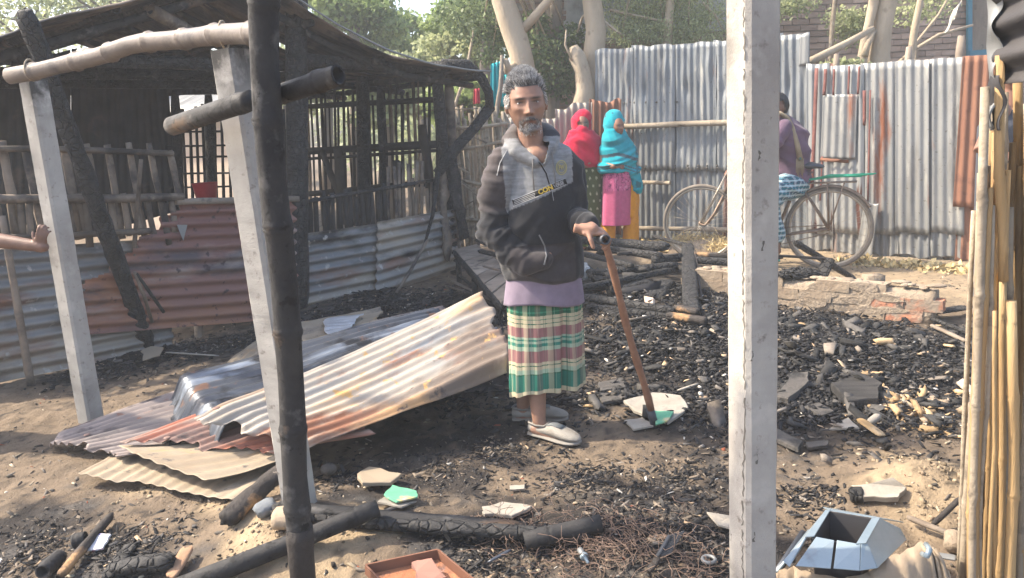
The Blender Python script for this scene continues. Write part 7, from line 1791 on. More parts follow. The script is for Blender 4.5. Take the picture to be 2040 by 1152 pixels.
M_['rope'] = mat('green_rope', (0.02, 0.25, 0.14), (0.04, 0.36, 0.22), rough=0.6, bump=0.2)
rp = MB(); rr = random.Random(3)
for i in range(9):
    a = rr.uniform(-.05, .05); rp.add(*tube([bpnt(.18 + rr.uniform(-.03, .03), .80 + rr.random() * .02, a), bpnt(.0, .82 + rr.random() * .03, rr.uniform(-.05, .05)), bpnt(-.25 - rr.random() * .12, .835 + rr.random() * .03, rr.uniform(-.05, .05))], .006, 6))
o = rp.build('rope', M_['rope']); tag(o, 'green rope bundle tied on the rear bicycle carrier', 'rope')

# ---------------------------------------------------------------- right foreground: bamboo bundle and burnt hut corner
bars = [((1957, 345), (1918, 1165), .034, 2.32, 'grey_bamboo', 'pale upright split bamboo at the left edge of the bundle'),
        ((1972, 330), (1950, 1165), .026, 2.28, 'grey_bamboo', 'narrow grey-tan bamboo strip second in the bundle'),
        ((1985, 300), (1984, 560), .024, 2.26, 'yellow_bamboo', 'short upper yellow strip in the bundle'),
        ((1992, 110), (1998, 560), .030, 2.20, 'yellow_bamboo', 'tall bright yellow bamboo rising highest in the bundle'),
        ((1982, 300), (1962, 1165), .024, 2.26, 'yellow_bamboo', 'straight yellow strip in the middle of the bundle'),
        ((1998, 545), (1990, 1165), .024, 2.22, 'yellow_bamboo', 'knotty yellow strip continuing below the tall bright one'),
        ((2014, 600), (2012, 1165), .034, 2.18, 'yellow_bamboo', 'widest yellow bamboo at the right of the bundle'),
        ((2027, 150), (2030, 330), .030, 2.30, 'yellow_bamboo', 'orange-lit strip right of the tall one, high up'),
        ((1982, 620), (1975, 1165), .014, 2.16, 'yellow_bamboo', 'thin splinter strip in front of the bundle'),
        ((1940, 420), (1908, 1165), .018, 2.40, 'grey_bamboo', 'thin dry strip behind the pale left one')]
rb_ = random.Random(8)
for i in range(34):
    x0 = rb_.uniform(1938, 2048); y0 = rb_.uniform(150, 420); Y = rb_.uniform(1.98, 2.22); p0 = W(x0 + 14, y0, Y); p1 = W(x0 - 8, 1165, Y); p1.z = -.02
    V, F = polybamboo([p0, p0.lerp(p1, .4) + Vector((rb_.uniform(-.012, .012), 0, 0)), p0.lerp(p1, .7) + Vector((rb_.uniform(-.012, .012), 0, 0)), p1], rb_.uniform(.006, .013), .3, n=8, seed=i, jit=.12, amp=1.2)
    o = part('bamboo_splint', V, F, M_['yellow_bamboo' if i % 3 else 'grey_bamboo'])
    tag(o, ('thin yellow bamboo splint packed among the others in the bundle' if i % 3 else 'thin grey-tan bamboo splint packed among the others in the bundle'), 'bamboo', ('yellow' if i % 3 else 'grey-tan') + ' splints packed in the bamboo bundle')
bars += [((2034, 330), (2036, 1165), .034, 2.30, 'yellow_bamboo', 'rightmost yellow bamboo at the very edge of the picture'), ((2024, 420), (2026, 1165), .022, 2.38, 'grey_bamboo', 'dull strip between the widest and the rightmost bamboo')]
for i, (a, b, w, Y, m, lab) in enumerate(bars):
    Y *= .91; w *= .82
    p0, p1 = W(*a, Y), W(*b, Y); mid = p0.lerp(p1, .5) + Vector((random.uniform(-.012, .012), 0, 0))
    if b[1] > 1100: p1 = Vector((p1.x, p1.y, -0.02))
    pts_ = [p0, p0.lerp(mid, .5) + Vector((random.uniform(-.006, .006), 0, 0)), mid, mid.lerp(p1, .5) + Vector((random.uniform(-.008, .008), 0, 0)), p1]
    V, F = polybamboo(pts_, w / 2, 0.33, n=8, seed=i + 20, jit=0.12, amp=1.14)
    o = part('bamboo_strip', V, F, M_[m]); tag(o, lab, 'bamboo')
hut = thing('burnt_hut', 'burnt hut corner with a wavy sooty tin edge at the far right', 'hut', (1.7, 2.2, 0))
M_['hut_tin'] = mat('sooty_brown_tin', (0.035, 0.035, 0.04), (0.07, 0.065, 0.065), s=2, rough=0.7, coord='UV', bump=0.2, layers=(((0.5, 0.25, 0.08), 3, 0.70, 0.74),))
xs = 1.245
V, F, uv = csheet([W(1978, -60, 2.02), Vector((1.42, 1.15, 2.05)), Vector((1.42, 1.15, 1.50)), W(1988, 168, 2.02)], wave='v', pitch=0.115, amp=0.016, other=10, seed=301, dent=.006)
part('tin_sheet', V, F, M_['hut_tin'], hut, uv=uv, solid=.002)
# bent light lip along the wavy edge
V = []; F = []
for i in range(61):
    t = i / 60; py = -60 + t * 316; k = 14 * math.sin(py * 2 * math.pi / 90 + 1.0) * (1 - 0.4 * t)
    V += [W(1966 + 0.02 * py + 2 * math.sin(py * .05), py, 2.05), W(1986 + k + .02 * py - 10 * ss(t, .6, 1), py, 2.00)]
    if i: F.append((2 * i - 2, 2 * i - 1, 2 * i + 1, 2 * i))
part('bent_edge', V, F, M_['tin_pale'], hut, solid=.002)
V = []; F = []
for i in range(41):
    t = i / 40; py = 150 + t * 110
    V += [W(1972 + 6 * math.sin(py * .06), py, 2.03), W(1998 + 8 * math.sin(py * .07), py, 1.98)]
    if i: F.append((2 * i - 2, 2 * i - 1, 2 * i + 1, 2 * i))
part('torn_lip', V, F, M_['hut_tin'], hut, solid=.002)
for k, (x, y) in enumerate(((1.95, 2.6), (1.75, 2.45))): part('post', *bamboo(Vector((x, y, 0)), Vector((x, y, 2.4)), .045), M_['yellow_bamboo' if k else 'char_bamboo'], hut)
for i in range(9):
    z_ = .1 + i * .105; part('wall_slat', *rough_log(Vector((1.74, 2.75, z_)), Vector((2.4, 2.72, z_ + .01)), .06, .05, segs=8, jit=.08, seed=i), M_['old_wood' if i % 3 else 'orange_brick'], hut)
part('roof_sheet', *csheet([Vector((1.36, 2.9, 2.35)), Vector((2.6, 2.9, 2.45)), Vector((2.6, 1.5, 2.30)), Vector((1.36, 1.5, 2.2))], wave='u', other=8)[:2], M_['hut_tin'], hut, solid=.002)
V, F = prism(jagpoly([W(1962, 250, 2.12), W(1986, 250, 2.12), W(1984, 330, 2.12), W(1965, 335, 2.12)], 4, .15), .004); part('paper_scrap', V, F, mat('pale_paper', (0.5, 0.47, 0.42), (0.62, 0.6, 0.55)), hut, smooth=False)

# ---------------------------------------------------------------- steel hopper and torn drum
hp_ = thing('steel_hopper', 'faceted blue-grey steel hopper with a square dark opening, half sunk in a torn tan drum', 'hopper', tuple(G(1690, 1110)))
M_['steel'] = mat('bare_steel', (0.26, 0.33, 0.37), (0.36, 0.43, 0.47), s=4, rough=0.42, rough2=.55, metal=0.55, bump=0.08, bs=30, layers=(((0.20, 0.17, 0.15), 3, 0.60, 0.72),))
zt_, zb_ = 0.245, 0.205
o4 = [Z_(1652, 1017, zt_), Z_(1751, 1033, zt_), Z_(1721, 1084, zt_), Z_(1618, 1070, zt_)]          # opening: back-left, back-right, front-right, front-left
def pan(name, pp, m='steel', th=.003): V, F = prism(pp, th); return part(name, V, F, M_[m], hp_, smooth=False)
fl, fr = Z_(1571, 1128, zb_), Z_(1727, 1136, zb_); fm_ = fl.lerp(fr, .56); om = o4[3].lerp(o4[2], .46)
e = .004
pan('front_panel', [o4[3] + Vector((.012, 0, 0)), om - Vector((e, 0, 0)), fm_ - Vector((e, 0, 0)), fl + Vector((.02, 0, 0))]); pan('front_panel', [om + Vector((e, 0, 0)), o4[2] - Vector((.01, 0, 0)), fr - Vector((.02, 0, 0)), fm_ + Vector((e, 0, 0))])
r1, r2 = Z_(1806, 1075, .17), Z_(1740, 1132, zb_)
pan('corner_strip', [o4[2] - Vector((.008, 0, 0)), o4[2] + Vector((.012, .01, 0)), r2 + Vector((.01, 0, 0)), fr - Vector((.018, 0, 0))])
pan('side_panel', [o4[2] + Vector((.012, .01, 0)), o4[1] + Vector((.004, 0, 0)), Z_(1794, 1053, .20), r1, r2 + Vector((.012, 0, 0))])
pan('rim_strip', [o4[2] + Vector((-.022, 0, .002)), o4[1] + Vector((-.022, 0, .002)), o4[1] + Vector((.004, 0, .003)), o4[2] + Vector((.006, 0, .003))])
pan('rim_strip', [o4[3] + Vector((-.02, 0, .002)), o4[0] + Vector((-.012, 0, .002)), o4[0] + Vector((.004, 0, .003)), o4[3] + Vector((.006, 0, .003))])
pan('side_panel', [o4[0] - Vector((.012, 0, 0)), o4[3] - Vector((.02, 0, 0)), fl, Z_(1560, 1118, zb_)])
pan('back_panel', [o4[0] + Vector((0, .004, 0)), o4[1] + Vector((0, .004, 0)), Z_(1800, 1040, .16), Z_(1640, 1010, .16)])
c_ = sum(o4, Vector()) / 4
for a, b in ((0, 1), (1, 2), (2, 3), (3, 0)): pan('inner_wall', [o4[a] - ZV * .004, o4[b] - ZV * .004, (o4[b] - ZV * .13).lerp(c_ - ZV * .2, .15), (o4[a] - ZV * .13).lerp(c_ - ZV * .2, .15)], 'hut_tin')
pan('inner_plate', [c_ + Vector((-.04, .03, -.09)), c_ + Vector((.03, .02, -.08)), c_ + Vector((.03, -.02, -.12)), c_ + Vector((-.03, -.01, -.12))], 'steel')
dr = thing('torn_drum', 'torn tan sheet-metal drum shell round the steel hopper', 'drum', tuple(G(1720, 1150)))
M_['drum'] = mat('burnt_tan_drum', (0.26, 0.195, 0.135), (0.38, 0.30, 0.215), s=3, rough=0.6, bump=0.3, bs=40, layers=(((0.18, 0.145, 0.11), 3, 0.56, 0.7), ((0.45, 0.36, 0.26), 4, 0.62, 0.72)))
topl = [(1538, 1160, .12), (1552, 1136, .14), (1580, 1130, .15), (1620, 1143, .15), (1680, 1152, .15), (1730, 1142, .16), (1762, 1112, .19), (1800, 1100, .20), (1836, 1078, .22), (1848, 1082, .21), (1862, 1092, .20), (1872, 1120, .16), (1874, 1150, .12)]
V = []; F = []; fine = []
for (a, b) in zip(topl[:-1], topl[1:]):
    for i in range(5): t = i / 5; fine.append(tuple(a[k] + (b[k] - a[k]) * t for k in range(3)))
fine.append(topl[-1])
for i, (px, py, z_) in enumerate(fine):
    p = Z_(px, py + 2.0 * math.sin(i * 1.7) + random.uniform(-1.5, 1.5), z_)
    t = i / (len(fine) - 1); out = Vector((-.03 + .07 * t, -.05, 0))
    V += [p, p + out * .5 - ZV * .03, p + out - ZV * (z_ * .6), p + out * 1.1 - ZV * (z_ + .03)]
    if i:
        for j in range(3): F.append((4 * i - 4 + j, 4 * i - 3 + j, 4 * i + 1 + j, 4 * i + j))
part('shell', V, F, M_['drum'], dr, solid=.006)
part('bent_strap', *tube([Z_(1845, 1085, .22), Z_(1852, 1095, .24), Z_(1847, 1108, .23), Z_(1838, 1104, .21)], .008, 6), M_['steel'], dr)
part('bracket', *rough_log(Z_(1862, 1105, .1), Z_(1905, 1112, .1), .03, .01), M_['tin_pale'], dr)
part('rod', *tube([Z_(1548, 1140, .10), Z_(1612, 1058, .16)], .006, 6), M_['steel'], dr); part('rod', *tube([Z_(1540, 1152, .08), Z_(1600, 1062, .12)], .012, 6), M_['tinB'], dr)
# rusty tray
ty = thing('rusty_tray', 'shallow rusty metal tray full of burnt flakes at the bottom edge', 'tray', tuple(G(835, 1130)))
tc_ = [onG(728, 1128, .05), onG(872, 1097, .05), onG(948, 1160, .05), onG(800, 1200, .05)]
V, F = prism([p - ZV * .03 for p in tc_], .004); part('tray_floor', V, F, mat('flaking_rust', (0.30, 0.12, 0.06), (0.45, 0.20, 0.10), s=10, bump=0.8, bs=30, layers=(((0.10, 0.07, 0.07), 7, .55, .65), ((0.36, 0.27, 0.27), 6, .62, .7))), ty, smooth=False)
for i in range(4): part('tray_side', *beam(tc_[i] - ZV * .012, tc_[(i + 1) % 4] - ZV * .012, .006, .035), M_['tin_rusty'], ty, smooth=False)
V, F = prism(jagpoly([onG(820, 1120, .04), onG(860, 1112, .06), onG(890, 1150, .05), onG(835, 1160, .03)], 3, .15), .004); part('rust_flake', V, F, M_['wall_rust'], ty, smooth=False)

# ---------------------------------------------------------------- slabs and scraps one can pick out
def slab(px, z, th, m, label, name, cat, n=2, amp=.10, tilt=0.0):
    P = [onG(a, b, z + tilt * (i in (0, 1))) for i, (a, b) in enumerate(px)]
    V, F = prism(jagpoly(P, n, amp), th); o = part(name, V, F, M_[m], smooth=False); tag(o, label, cat); return o
M_['ply'] = mat('dusty_board', (0.25, 0.225, 0.19), (0.37, 0.34, 0.29), s=6, bump=0.4, bs=60, layers=(((0.22, 0.20, 0.18), 7, .58, .7), ((0.55, 0.46, 0.30), 5, .64, .72)))
M_['greyslab'] = mat('sooty_cement_sheet', (0.065, 0.06, 0.056), (0.12, 0.11, 0.10), s=6, bump=0.8, bs=60, layers=(((0.03, 0.029, 0.028), 7, .50, .64),))
M_['charslab'] = mat('grained_charcoal_slab', (0.03, 0.029, 0.029), (0.075, 0.07, 0.066), s=4, bump=1.0, bs=30, st=(1, 6, 1), bdist=.015)
slab([(1242, 798), (1300, 782), (1355, 788), (1371, 812), (1330, 842), (1262, 818)], .03, .012, 'ply', 'pale broken board under the tip of the walking stick', 'broken_board', 'board')
slab([(1290, 824), (1345, 820), (1320, 846), (1298, 846)], .036, .006, 'greenpaint', 'green and yellow painted scrap at the tip of the stick', 'painted_scrap', 'scrap') if False else None
M_['greenp'] = mat('flaked_green_paint', (0.10, 0.33, 0.20), (0.16, 0.42, 0.27), s=9, bump=.2, layers=(((0.55, 0.46, 0.2), 7, .55, .62), ((0.45, 0.42, 0.38), 9, .6, .66)))
slab([(1300, 818), (1342, 820), (1330, 838), (1306, 846)], .045, .006, 'greenp', 'green and yellow painted scrap beside the tip of the stick', 'painted_scrap', 'scrap')
slab([(1243, 838), (1280, 832), (1302, 848), (1262, 856)], .015, .008, 'ply', 'small grey board piece left of the tip of the stick', 'broken_board', 'board')
slab([(1192, 762), (1240, 752), (1248, 772), (1195, 780)], .03, .014, 'greyslab', 'dark grey slab behind, upper of two between man and stick', 'slab', 'slab')
slab([(1188, 786), (1240, 778), (1240, 796), (1200, 802)], .025, .014, 'greyslab', 'dark grey slab in front, lower of two between man and stick', 'slab', 'slab')
slab([(1545, 790), (1575, 745), (1610, 742), (1612, 760), (1570, 795)], .05, .03, 'greyslab', 'brown-grey slab right beside the tall concrete post', 'slab', 'slab')
slab([(1655, 765), (1710, 742), (1758, 765), (1750, 795), (1690, 800)], .06, .035, 'charslab', 'large ridged charcoal slab in the middle of the debris', 'slab', 'slab', amp=.14)
slab([(1538, 848), (1600, 880), (1590, 895), (1530, 865)], .03, .015, 'greyslab', 'grey plank-like slab pointing down right from the concrete post', 'slab', 'slab')
slab([(1605, 882), (1650, 878), (1648, 888), (1610, 892)], .02, .01, 'greyslab', 'thin grey slab right of the plank-like slab', 'slab', 'slab')
slab([(1598, 812), (1630, 802), (1662, 820), (1640, 828)], .03, .015, 'greyslab', 'flat slab under the large ridged charcoal slab', 'slab', 'slab')
slab([(1708, 968), (1780, 952), (1806, 972), (1790, 992), (1720, 992)], .05, .02, 'ply', 'tan sheet piece on a charred lump, near the bamboo bundle', 'broken_board', 'board', amp=.18)
o = part('charred_lump', *rough_log(onG(1692, 985, .03), onG(1722, 985, .03), .06, .05, segs=8, jit=.12), M_['char_wood']); tag(o, 'round charred lump under the left end of the tan sheet piece', 'lump')
slab([(1652, 855), (1690, 832), (1712, 852)], .03, .008, 'ply', 'triangular tan board fragment', 'broken_board', 'board', n=1)
o = part('tan_lath', *rough_log(onG(1712, 835, .05), onG(1758, 868, .04), .045, .012, segs=8, jit=.06), M_['yellow_bamboo']); tag(o, 'tan lath with a dark metal end beside the triangular fragment', 'lath')
o = part('tan_block', *rough_log(onG(1732, 842, .04), onG(1750, 828, .05), .035, .03, segs=5), M_['ply']); tag(o, 'small tan block behind the tan lath', 'block')
o = part('pale_lath', *rough_log(onG(1350, 778, .04), onG(1390, 765, .04), .018, .01, segs=6), M_['ply']); tag(o, 'pale splintered lath right of the stick, lying on the charcoal', 'lath')
o = part('burnt_stick', *rough_log(onG(1858, 1045, .04), onG(1915, 992, .10), .018, .018, segs=10), M_['half_char']); tag(o, 'brown stick leaning toward the foot of the bamboo bundle', 'stick')
o = part('burnt_stick', *rough_log(onG(1808, 1030, .04), onG(1895, 1066, .04), .02, .018, segs=10), M_['old_wood']); tag(o, 'grey stick on the sand between hopper and bamboo bundle', 'stick')
o = part('concrete_lump', *rough_log(onG(1898, 1095, .03), onG(1900, 1062, .04), .055, .05, segs=8, jit=.08), M_['clay']); tag(o, 'rounded clay lump at the foot of the bamboo bundle', 'lump')
slab([(765, 985), (782, 966), (830, 978), (832, 990), (790, 1000)], .04, .005, 'greenp', 'mint green scrap left of the fibre tuft', 'painted_scrap', 'scrap')
slab([(712, 944), (735, 930), (800, 944), (778, 962), (722, 962)], .04, .012, 'tinE', 'ribbed tan rubber scrap behind the mint green one', 'rubber_scrap', 'scrap')
slab([(752, 1000), (765, 990), (830, 998), (800, 1010)], .025, .006, 'ply', 'orange-tan paper scrap in front of the mint green one', 'paper_scrap', 'scrap')
slab([(960, 1010), (1000, 1000), (1060, 1008), (1020, 1028), (965, 1025)], .03, .010, 'ply', 'crumpled grey-tan sack scrap behind the long split pole', 'sack_scrap', 'scrap', amp=.2)
slab([(1408, 1020), (1458, 1028), (1456, 1052), (1430, 1045)], .03, .006, 'ply', 'white angular scrap left of the tall concrete post at the bottom', 'broken_tile', 'scrap', n=0)
slab([(1015, 968), (1045, 966), (1045, 974), (1016, 976)], .02, .008, 'ply', 'small white-edged block on the brown soil', 'block', 'block')
slab([(280, 700), (300, 690), (326, 692), (318, 708), (284, 718)], .05, .006, 'tinE', 'crumpled tan sheet scrap at the foot of the scaly leaning post', 'tin_scrap', 'scrap', amp=.2)
o = part('pale_lath', *rough_log(onG(330, 702, .04), onG(436, 709, .02), .014, .01, segs=8), M_['ply']); tag(o, 'thin pale lath on the soil right of the scaly leaning post', 'lath')
o = part('brick_piece', *rough_log(onG(548, 1032, .04), onG(600, 1030, .04), .09, .06, segs=5, jit=.04, square=.9, ends=.95), M_['clay_brick']); tag(o, 'tan brick with a hollow, behind the black upright bamboo', 'brick')
o = part('ash_lump', *rough_log(onG(510, 1020, .03), onG(545, 1002, .03), .07, .05, segs=6, jit=.2), mat('blue_grey_ash', (0.13, 0.145, 0.16), (0.22, 0.235, 0.25), bump=.8)); tag(o, 'blue-grey ash lump left of the tan brick', 'ash')
o = part('burnt_pot_piece', *ell(onG(655, 935, .04), (.035, .03, .028), None, 16, 10), M_['greyslab']); tag(o, 'round dark pot-like lump right of the black upright bamboo', 'lump')
# spark plug, comb, ring, battery in the ash heap
sp_ = thing('spark_plug', 'pale spark plug lying in the ash heap at the bottom', 'spark plug', tuple(onG(1162, 1105)))
a = onG(1155, 1095, .03); b = onG(1172, 1122, .03)
part('insulator', *tube([a, a.lerp(b, .45)], .010, 10), M_['tin_pale'], sp_); part('thread', *tube([a.lerp(b, .45), a.lerp(b, .6), a.lerp(b, .6), b], [.014, .014, .007, .005], 10), M_['steel'], sp_)
cb = thing('comb', 'black melted comb standing in the ash heap', 'comb', tuple(onG(1325, 1090)))
a = onG(1310, 1110, .02); b = onG(1335, 1068, .05); part('spine', *beam(a, b, .012, .012), M_['dark_pipe'], cb)
for i in range(12): p = a.lerp(b, i / 11); part('tooth', *beam(p, p + Vector((.045, 0, .012)), .003, .004), M_['dark_pipe'], cb, smooth=False)
V, F = [], []
c = onG(1412, 1117, .03)
o = part('metal_ring', *tube([c + Vector((.020 * math.cos(a_), .020 * math.sin(a_), .004)) for a_ in np.linspace(0, 2 * math.pi, 20)], .006, 8), M_['tin_pale']); tag(o, 'small grey metal ring on the ash heap', 'ring')
o = part('wood_peg', *rough_log(onG(1292, 1140, .03), onG(1312, 1112, .04), .022, .016, segs=5), M_['half_char']); tag(o, 'small scorched peg below the melted comb', 'peg')
o = part('burnt_stick', *rough_log(onG(972, 1120, .04), onG(1018, 1095, .06), .012, .008, segs=6), M_['tinB']); tag(o, 'thin grey metal strip sticking out of the ash right of the tray', 'strip')

# ---------------------------------------------------------------- scattered charcoal, chips, ash, wires
def scatter(n, pick, smin, smax, seed, cols, flat=(0.25, 0.6), lift=0.3, elong=2.2):
    g_ = np.random.default_rng(seed)
    P = pick(g_, n); n = len(P)
    s = smin * (smax / smin) ** (g_.random(n) ** 1.7)
    base = np.array([[-1, -1, -1], [1, -1, -1], [1, 1, -1], [-1, 1, -1], [-1, -1, 1], [1, -1, 1], [1, 1, 1], [-1, 1, 1]], float) * 0.5
    B = base[None] + g_.uniform(-0.22, 0.22, (n, 8, 3))
    B[:, 4:, :2] *= g_.uniform(0.3, 1, (n, 1, 1))
    B *= np.stack([s * g_.uniform(1, elong, n), s * g_.uniform(0.5, 1, n), s * g_.uniform(*flat, n)], 1)[:, None]
    az = g_.uniform(0, 2 * np.pi, n); tl = g_.normal(0, 0.35, n); t2 = g_.normal(0, 0.3, n)
    ca, sa, ct, st_, c2, s2 = np.cos(az), np.sin(az), np.cos(tl), np.sin(tl), np.cos(t2), np.sin(t2)
    x, y, z = B[..., 0], B[..., 1], B[..., 2]
    x, z = x * ct[:, None] + z * st_[:, None], -x * st_[:, None] + z * ct[:, None]
    y, z = y * c2[:, None] + z * s2[:, None], -y * s2[:, None] + z * c2[:, None]
    x, y = x * ca[:, None] - y * sa[:, None], x * sa[:, None] + y * ca[:, None]
    hz = gh(P[:, 0], P[:, 1]) + s * lift * g_.random(n)
    V = np.stack([x + P[:, :1], y + P[:, 1:2], z + hz[:, None]], -1).reshape(-1, 3)
    f = np.array([[0, 3, 2, 1], [4, 5, 6, 7], [0, 1, 5, 4], [2, 3, 7, 6], [1, 2, 6, 5], [0, 4, 7, 3]])
    F = (f[None] + 8 * np.arange(n)[:, None, None]).reshape(-1, 4)
    cc = np.array([c for c, _ in cols]); pr = np.array([p for _, p in cols]); pr = pr / pr.sum()
    C = cc[g_.choice(len(cols), n, p=pr)] * g_.uniform(0.6, 1.5, (n, 1)); C = np.repeat(C, 8, 0)
    return V, F, C
def pick_blobs(bl, dens=None):
    def f(g_, n):
        k = g_.choice(len(bl), n, p=np.array([r * r for _, r in bl]) / sum(r * r for _, r in bl))
        c = np.array([[b[0].x, b[0].y] for b in bl])[k]; r = np.array([b[1] for b in bl])[k]
        a = g_.uniform(0, 2 * np.pi, n); q = np.abs(g_.normal(0, 0.62, n))
        P = c + np.stack([np.cos(a), np.sin(a)], 1) * (r * q)[:, None]
        m_ = vn(P[:, 0] * 2.2, P[:, 1] * 2.2, 0, 91) * 0.6 + vn(P[:, 0] * 7, P[:, 1] * 7, 0, 92) * 0.5 > g_.uniform(0.15, 0.75, n)
        m_ &= (P[:, 1] > 2.0) & (np.hypot(P[:, 0], P[:, 1]) > 1.0)
        bs = (P[:, 0] - lw0.x) * lwd.x + (P[:, 1] - lw0.y) * lwd.y; bo = (P[:, 0] - lw0.x) * lwn.x + (P[:, 1] - lw0.y) * lwn.y
        m_ &= ~((bs > -1) & (bo < 0.0))
        return P[m_]
    return f
M_['chips'] = mat('charcoal_chips', (0.8, 0.8, 0.8), (1.15, 1.15, 1.15), s=40, rough=0.8, bump=0.4, bs=150, vcol=True, spec=0.22)
DEB = [(G(1300, 700), .75), (G(1650, 700), 1.0), (G(1500, 780), .8), (G(1300, 600), .9), (G(1750, 760), .7), (G(1250, 790), .45), (G(1620, 840), .35), (G(1400, 650), .8), (G(1820, 690), .6), (G(1560, 660), .8)]
blackc = [((.016, .016, .018), 6), ((.032, .031, .031), 4), ((.075, .07, .066), 1.3), ((.19, .17, .15), .35), ((.36, .26, .17), .22), ((.5, .48, .44), .10)]
V, F, C = scatter(120000, pick_blobs(DEB), 0.004, 0.024, 1, blackc, lift=1.5, flat=(.12, .4), elong=3.0)
o = part('charcoal_debris', V, F, M_['chips'], smooth=False, col=C); kind(tag(o, 'black charcoal rubble covering the burnt floor right of the man', 'charcoal'), 'stuff')
DEB2 = [(G(950, 640), .55), (G(780, 610), .6), (G(620, 650), .4), (G(900, 800), .4), (G(350, 700), .4), (G(480, 680), .3), (G(200, 740), .35), (G(1150, 790), .3)]
V, F, C = scatter(16000, pick_blobs(DEB2), 0.006, 0.03, 2, blackc, lift=.8, flat=(.12, .4), elong=3); o = part('charcoal_debris', V, F, M_['chips'], smooth=False, col=C); kind(tag(o, 'black charcoal crumbs along the foot of the burnt house wall', 'charcoal'), 'stuff')
DEB3 = [(G(1230, 1085), .36), (G(1380, 1120), .3), (G(1260, 1070), .25), (G(1040, 1090), .24), (G(860, 930), .28), (G(980, 900), .22), (G(960, 1120), .2), (G(700, 960), .2), (G(260, 1110), .25), (G(80, 1090), .25), (G(450, 900), .2), (G(1150, 960), .3), (G(1350, 960), .3), (G(1600, 1010), .2)]
V, F, C = scatter(24000, pick_blobs(DEB3), 0.003, 0.018, 3, blackc + [((.16, .13, .10), 3.0)], lift=.5, elong=3.6, flat=(.06, .22)); o = part('fine_debris', V, F, M_['chips'], smooth=False, col=C); kind(tag(o, 'fine black and brown crumbs strewn over the near ground', 'debris'), 'stuff')
def pick_all(g_, n):
    P = np.stack([g_.uniform(-3.0, 3.8, n), 2.1 + 6.0 * g_.random(n) ** 1.5], 1); return P[np.abs(P[:, 0]) < 0.75 * P[:, 1]]
V, F, C = scatter(9000, pick_all, 0.003, 0.018, 4, [((.05, .045, .04), 4), ((.14, .12, .10), 4), ((.30, .25, .18), 2), ((.5, .45, .38), .4), ((.28, .09, .05), .4)], elong=3.5); o = part('ground_litter', V, F, M_['chips'], smooth=False, col=C); kind(tag(o, 'small crumbs and clods lying all over the yard', 'litter'), 'stuff')
# larger splinters and boards among the charcoal
V, F, C = scatter(900, pick_blobs(DEB), 0.03, 0.075, 5, [((.03, .03, .03), 4), ((.08, .075, .07), 3), ((.20, .17, .14), .9), ((.40, .28, .16), .5)], flat=(0.12, 0.35), lift=.8, elong=3.2); o = part('board_debris', V, F, M_['chips'], smooth=False, col=C); kind(tag(o, 'broken boards and splinters mixed into the charcoal rubble', 'debris'), 'stuff')
V, F, C = scatter(230, pick_blobs([(G(1260, 585), .55), (G(1330, 560), .5), (G(1200, 560), .4), (G(1430, 540), .35)]), 0.05, 0.16, 15, [((.018, .018, .02), 6), ((.05, .047, .045), 3), ((.13, .12, .11), 1), ((.34, .22, .13), .35)], flat=(0.1, 0.3), lift=1.0, elong=3.5); o = part('timber_debris', V, F, M_['chips'], smooth=False, col=C); kind(tag(o, 'charred boards and beam pieces heaped within the collapsed bed frame', 'debris'), 'stuff')
tanb = [(G(1800, 820), .22), (G(1850, 790), .2), (G(1870, 840), .2), (G(1780, 800), .2)]
V, F, C = scatter(420, pick_blobs(tanb), 0.012, 0.055, 6, [((.45, .31, .17), 4), ((.32, .25, .18), 3), ((.05, .05, .05), 3), ((.55, .48, .38), 1)], flat=(.15, .5), elong=3.5, lift=.9); o = part('splinter_debris', V, F, M_['chips'], smooth=False, col=C); kind(tag(o, 'tan wood splinters heaped beside the bamboo bundle', 'splinters'), 'stuff')
# clods of yellow sand
V, F, C = scatter(2600, pick_blobs([(G(1870, 985), .2), (G(1850, 1040), .2), (G(1790, 945), .12), (G(470, 1020), .22), (G(330, 980), .2), (G(680, 1090), .2), (G(560, 1100), .2)]), 0.003, 0.018, 7, [((.26, .205, .14), 5), ((.26, .20, .14), 2)], flat=(.5, .9), elong=1.5, lift=.2)
M_['sandclod'] = mat('sand_clods', (0.85, 0.85, 0.85), (1.1, 1.1, 1.1), s=30, rough=0.95, bump=0.6, bs=90, vcol=True, spec=.1)
o = part('sand_clods', V, F, M_['sandclod'], smooth=False, col=C); kind(tag(o, 'lumps of yellow sandy soil on the banks', 'clods'), 'stuff')
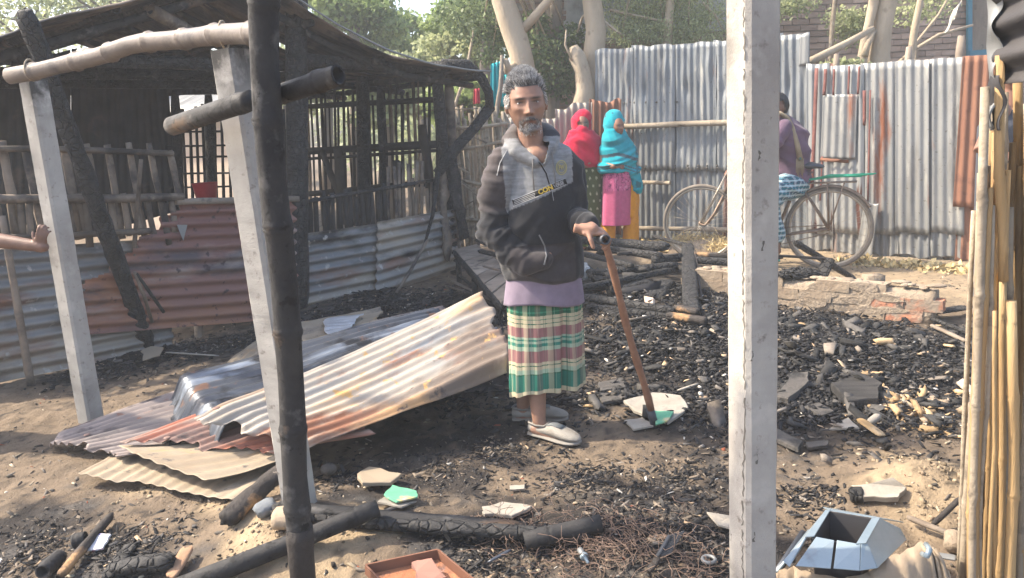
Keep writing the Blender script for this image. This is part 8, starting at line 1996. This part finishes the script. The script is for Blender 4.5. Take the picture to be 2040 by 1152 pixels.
# tangle of burnt wires over the ash
rr = random.Random(77); wi = MB()
for i in range(420):
    cx, cy = rr.choice(((1230, 1080), (1180, 1040), (1300, 1060), (1120, 1110), (1390, 1110), (1000, 1050), (1060, 1070), (1210, 1120))); p = onG(cx + rr.gauss(0, 45), min(1150, cy + rr.gauss(0, 22)), .015)
    pts_ = [p]; d = Vector((rr.gauss(0, 1), rr.gauss(0, 1), .35)).normalized()
    for k in range(6):
        d = (d + Vector((rr.gauss(0, .6), rr.gauss(0, .6), rr.gauss(-.1, .35)))).normalized(); q = pts_[-1] + d * rr.uniform(.012, .03); q.z = max(q.z, gz(q.x, q.y) + .004); pts_.append(q)
    wi.add(*tube(pts_, .0011, 4))
kind(tag(wi.build('burnt_wires', mat('brown_wire', (0.14, 0.09, 0.07), (0.24, 0.17, 0.13), bump=0)), 'tangle of thin burnt wires over the ash heap', 'wires'), 'stuff')
# straw heap by the front wheel, dry leaves at the fence foot
V, F, C = leaves([(G(1420, 478, .05), .3), (G(1380, 480, .05), .22), (G(1450, 490, .05), .25), (G(1340, 484, .04), .2)], 4200, .07, flat=.35, droop=0, seed=50, slim=.05)
M_['straw'] = mat('dry_straw', (0.40, 0.32, 0.17), (0.58, 0.48, 0.28), vcol=True, bump=0)
o = part('straw_heap', V, F, M_['straw'], smooth=False, col=C); kind(tag(o, 'low heap of dry straw under the front bicycle wheel', 'straw'), 'stuff')
mh = MB(); mh.add(*ell(G(1415, 490) + Vector((0, 0, -.02)), (.5, .28, .10), None, 24, 12)); o = mh.build('ash_bank', M_['clay']); kind(tag(o, 'low bank of soil carrying the dry straw heap', 'soil'), 'stuff')
V, F, C = leaves([(G(1700 + 30 * i, 522 + 2 * i, .0), .2) for i in range(8)] + [(G(1200 + 50 * i, 482, .0), .2) for i in range(7)], 1500, .05, flat=.1, droop=0, seed=51)
o = part('dry_leaves', V, F, M_['straw'], smooth=False, col=C); kind(tag(o, 'dry leaves lying along the foot of the tin fence', 'leaves'), 'stuff')
# ---------------------------------------------------------------- smoke-hazy air, also added to lift the darks like a lens veil
V, F = box((0, 12, 3.9), (88, 66, 9.8)); V = [Vector((v[0], v[1], -1.1 if v[2] < 3.9 else 8.2)) for v in V]
hz = bpy.data.materials.new('haze_air'); hz.use_nodes = True; hn_ = hz.node_tree; hn_.nodes.clear()
ho = hn_.nodes.new('ShaderNodeOutputMaterial'); pv = hn_.nodes.new('ShaderNodeVolumePrincipled')
pv.inputs['Color'].default_value = (0.90, 0.95, 1.0, 1); pv.inputs['Density'].default_value = HAZE; pv.inputs['Anisotropy'].default_value = 0.0
hn_.links.new(pv.outputs[0], ho.inputs['Volume'])
o = part('haze', V, F, hz, smooth=False); kind(o, 'stuff'); o['label'] = 'thin smoky haze over the yard, also standing in for lens glare'
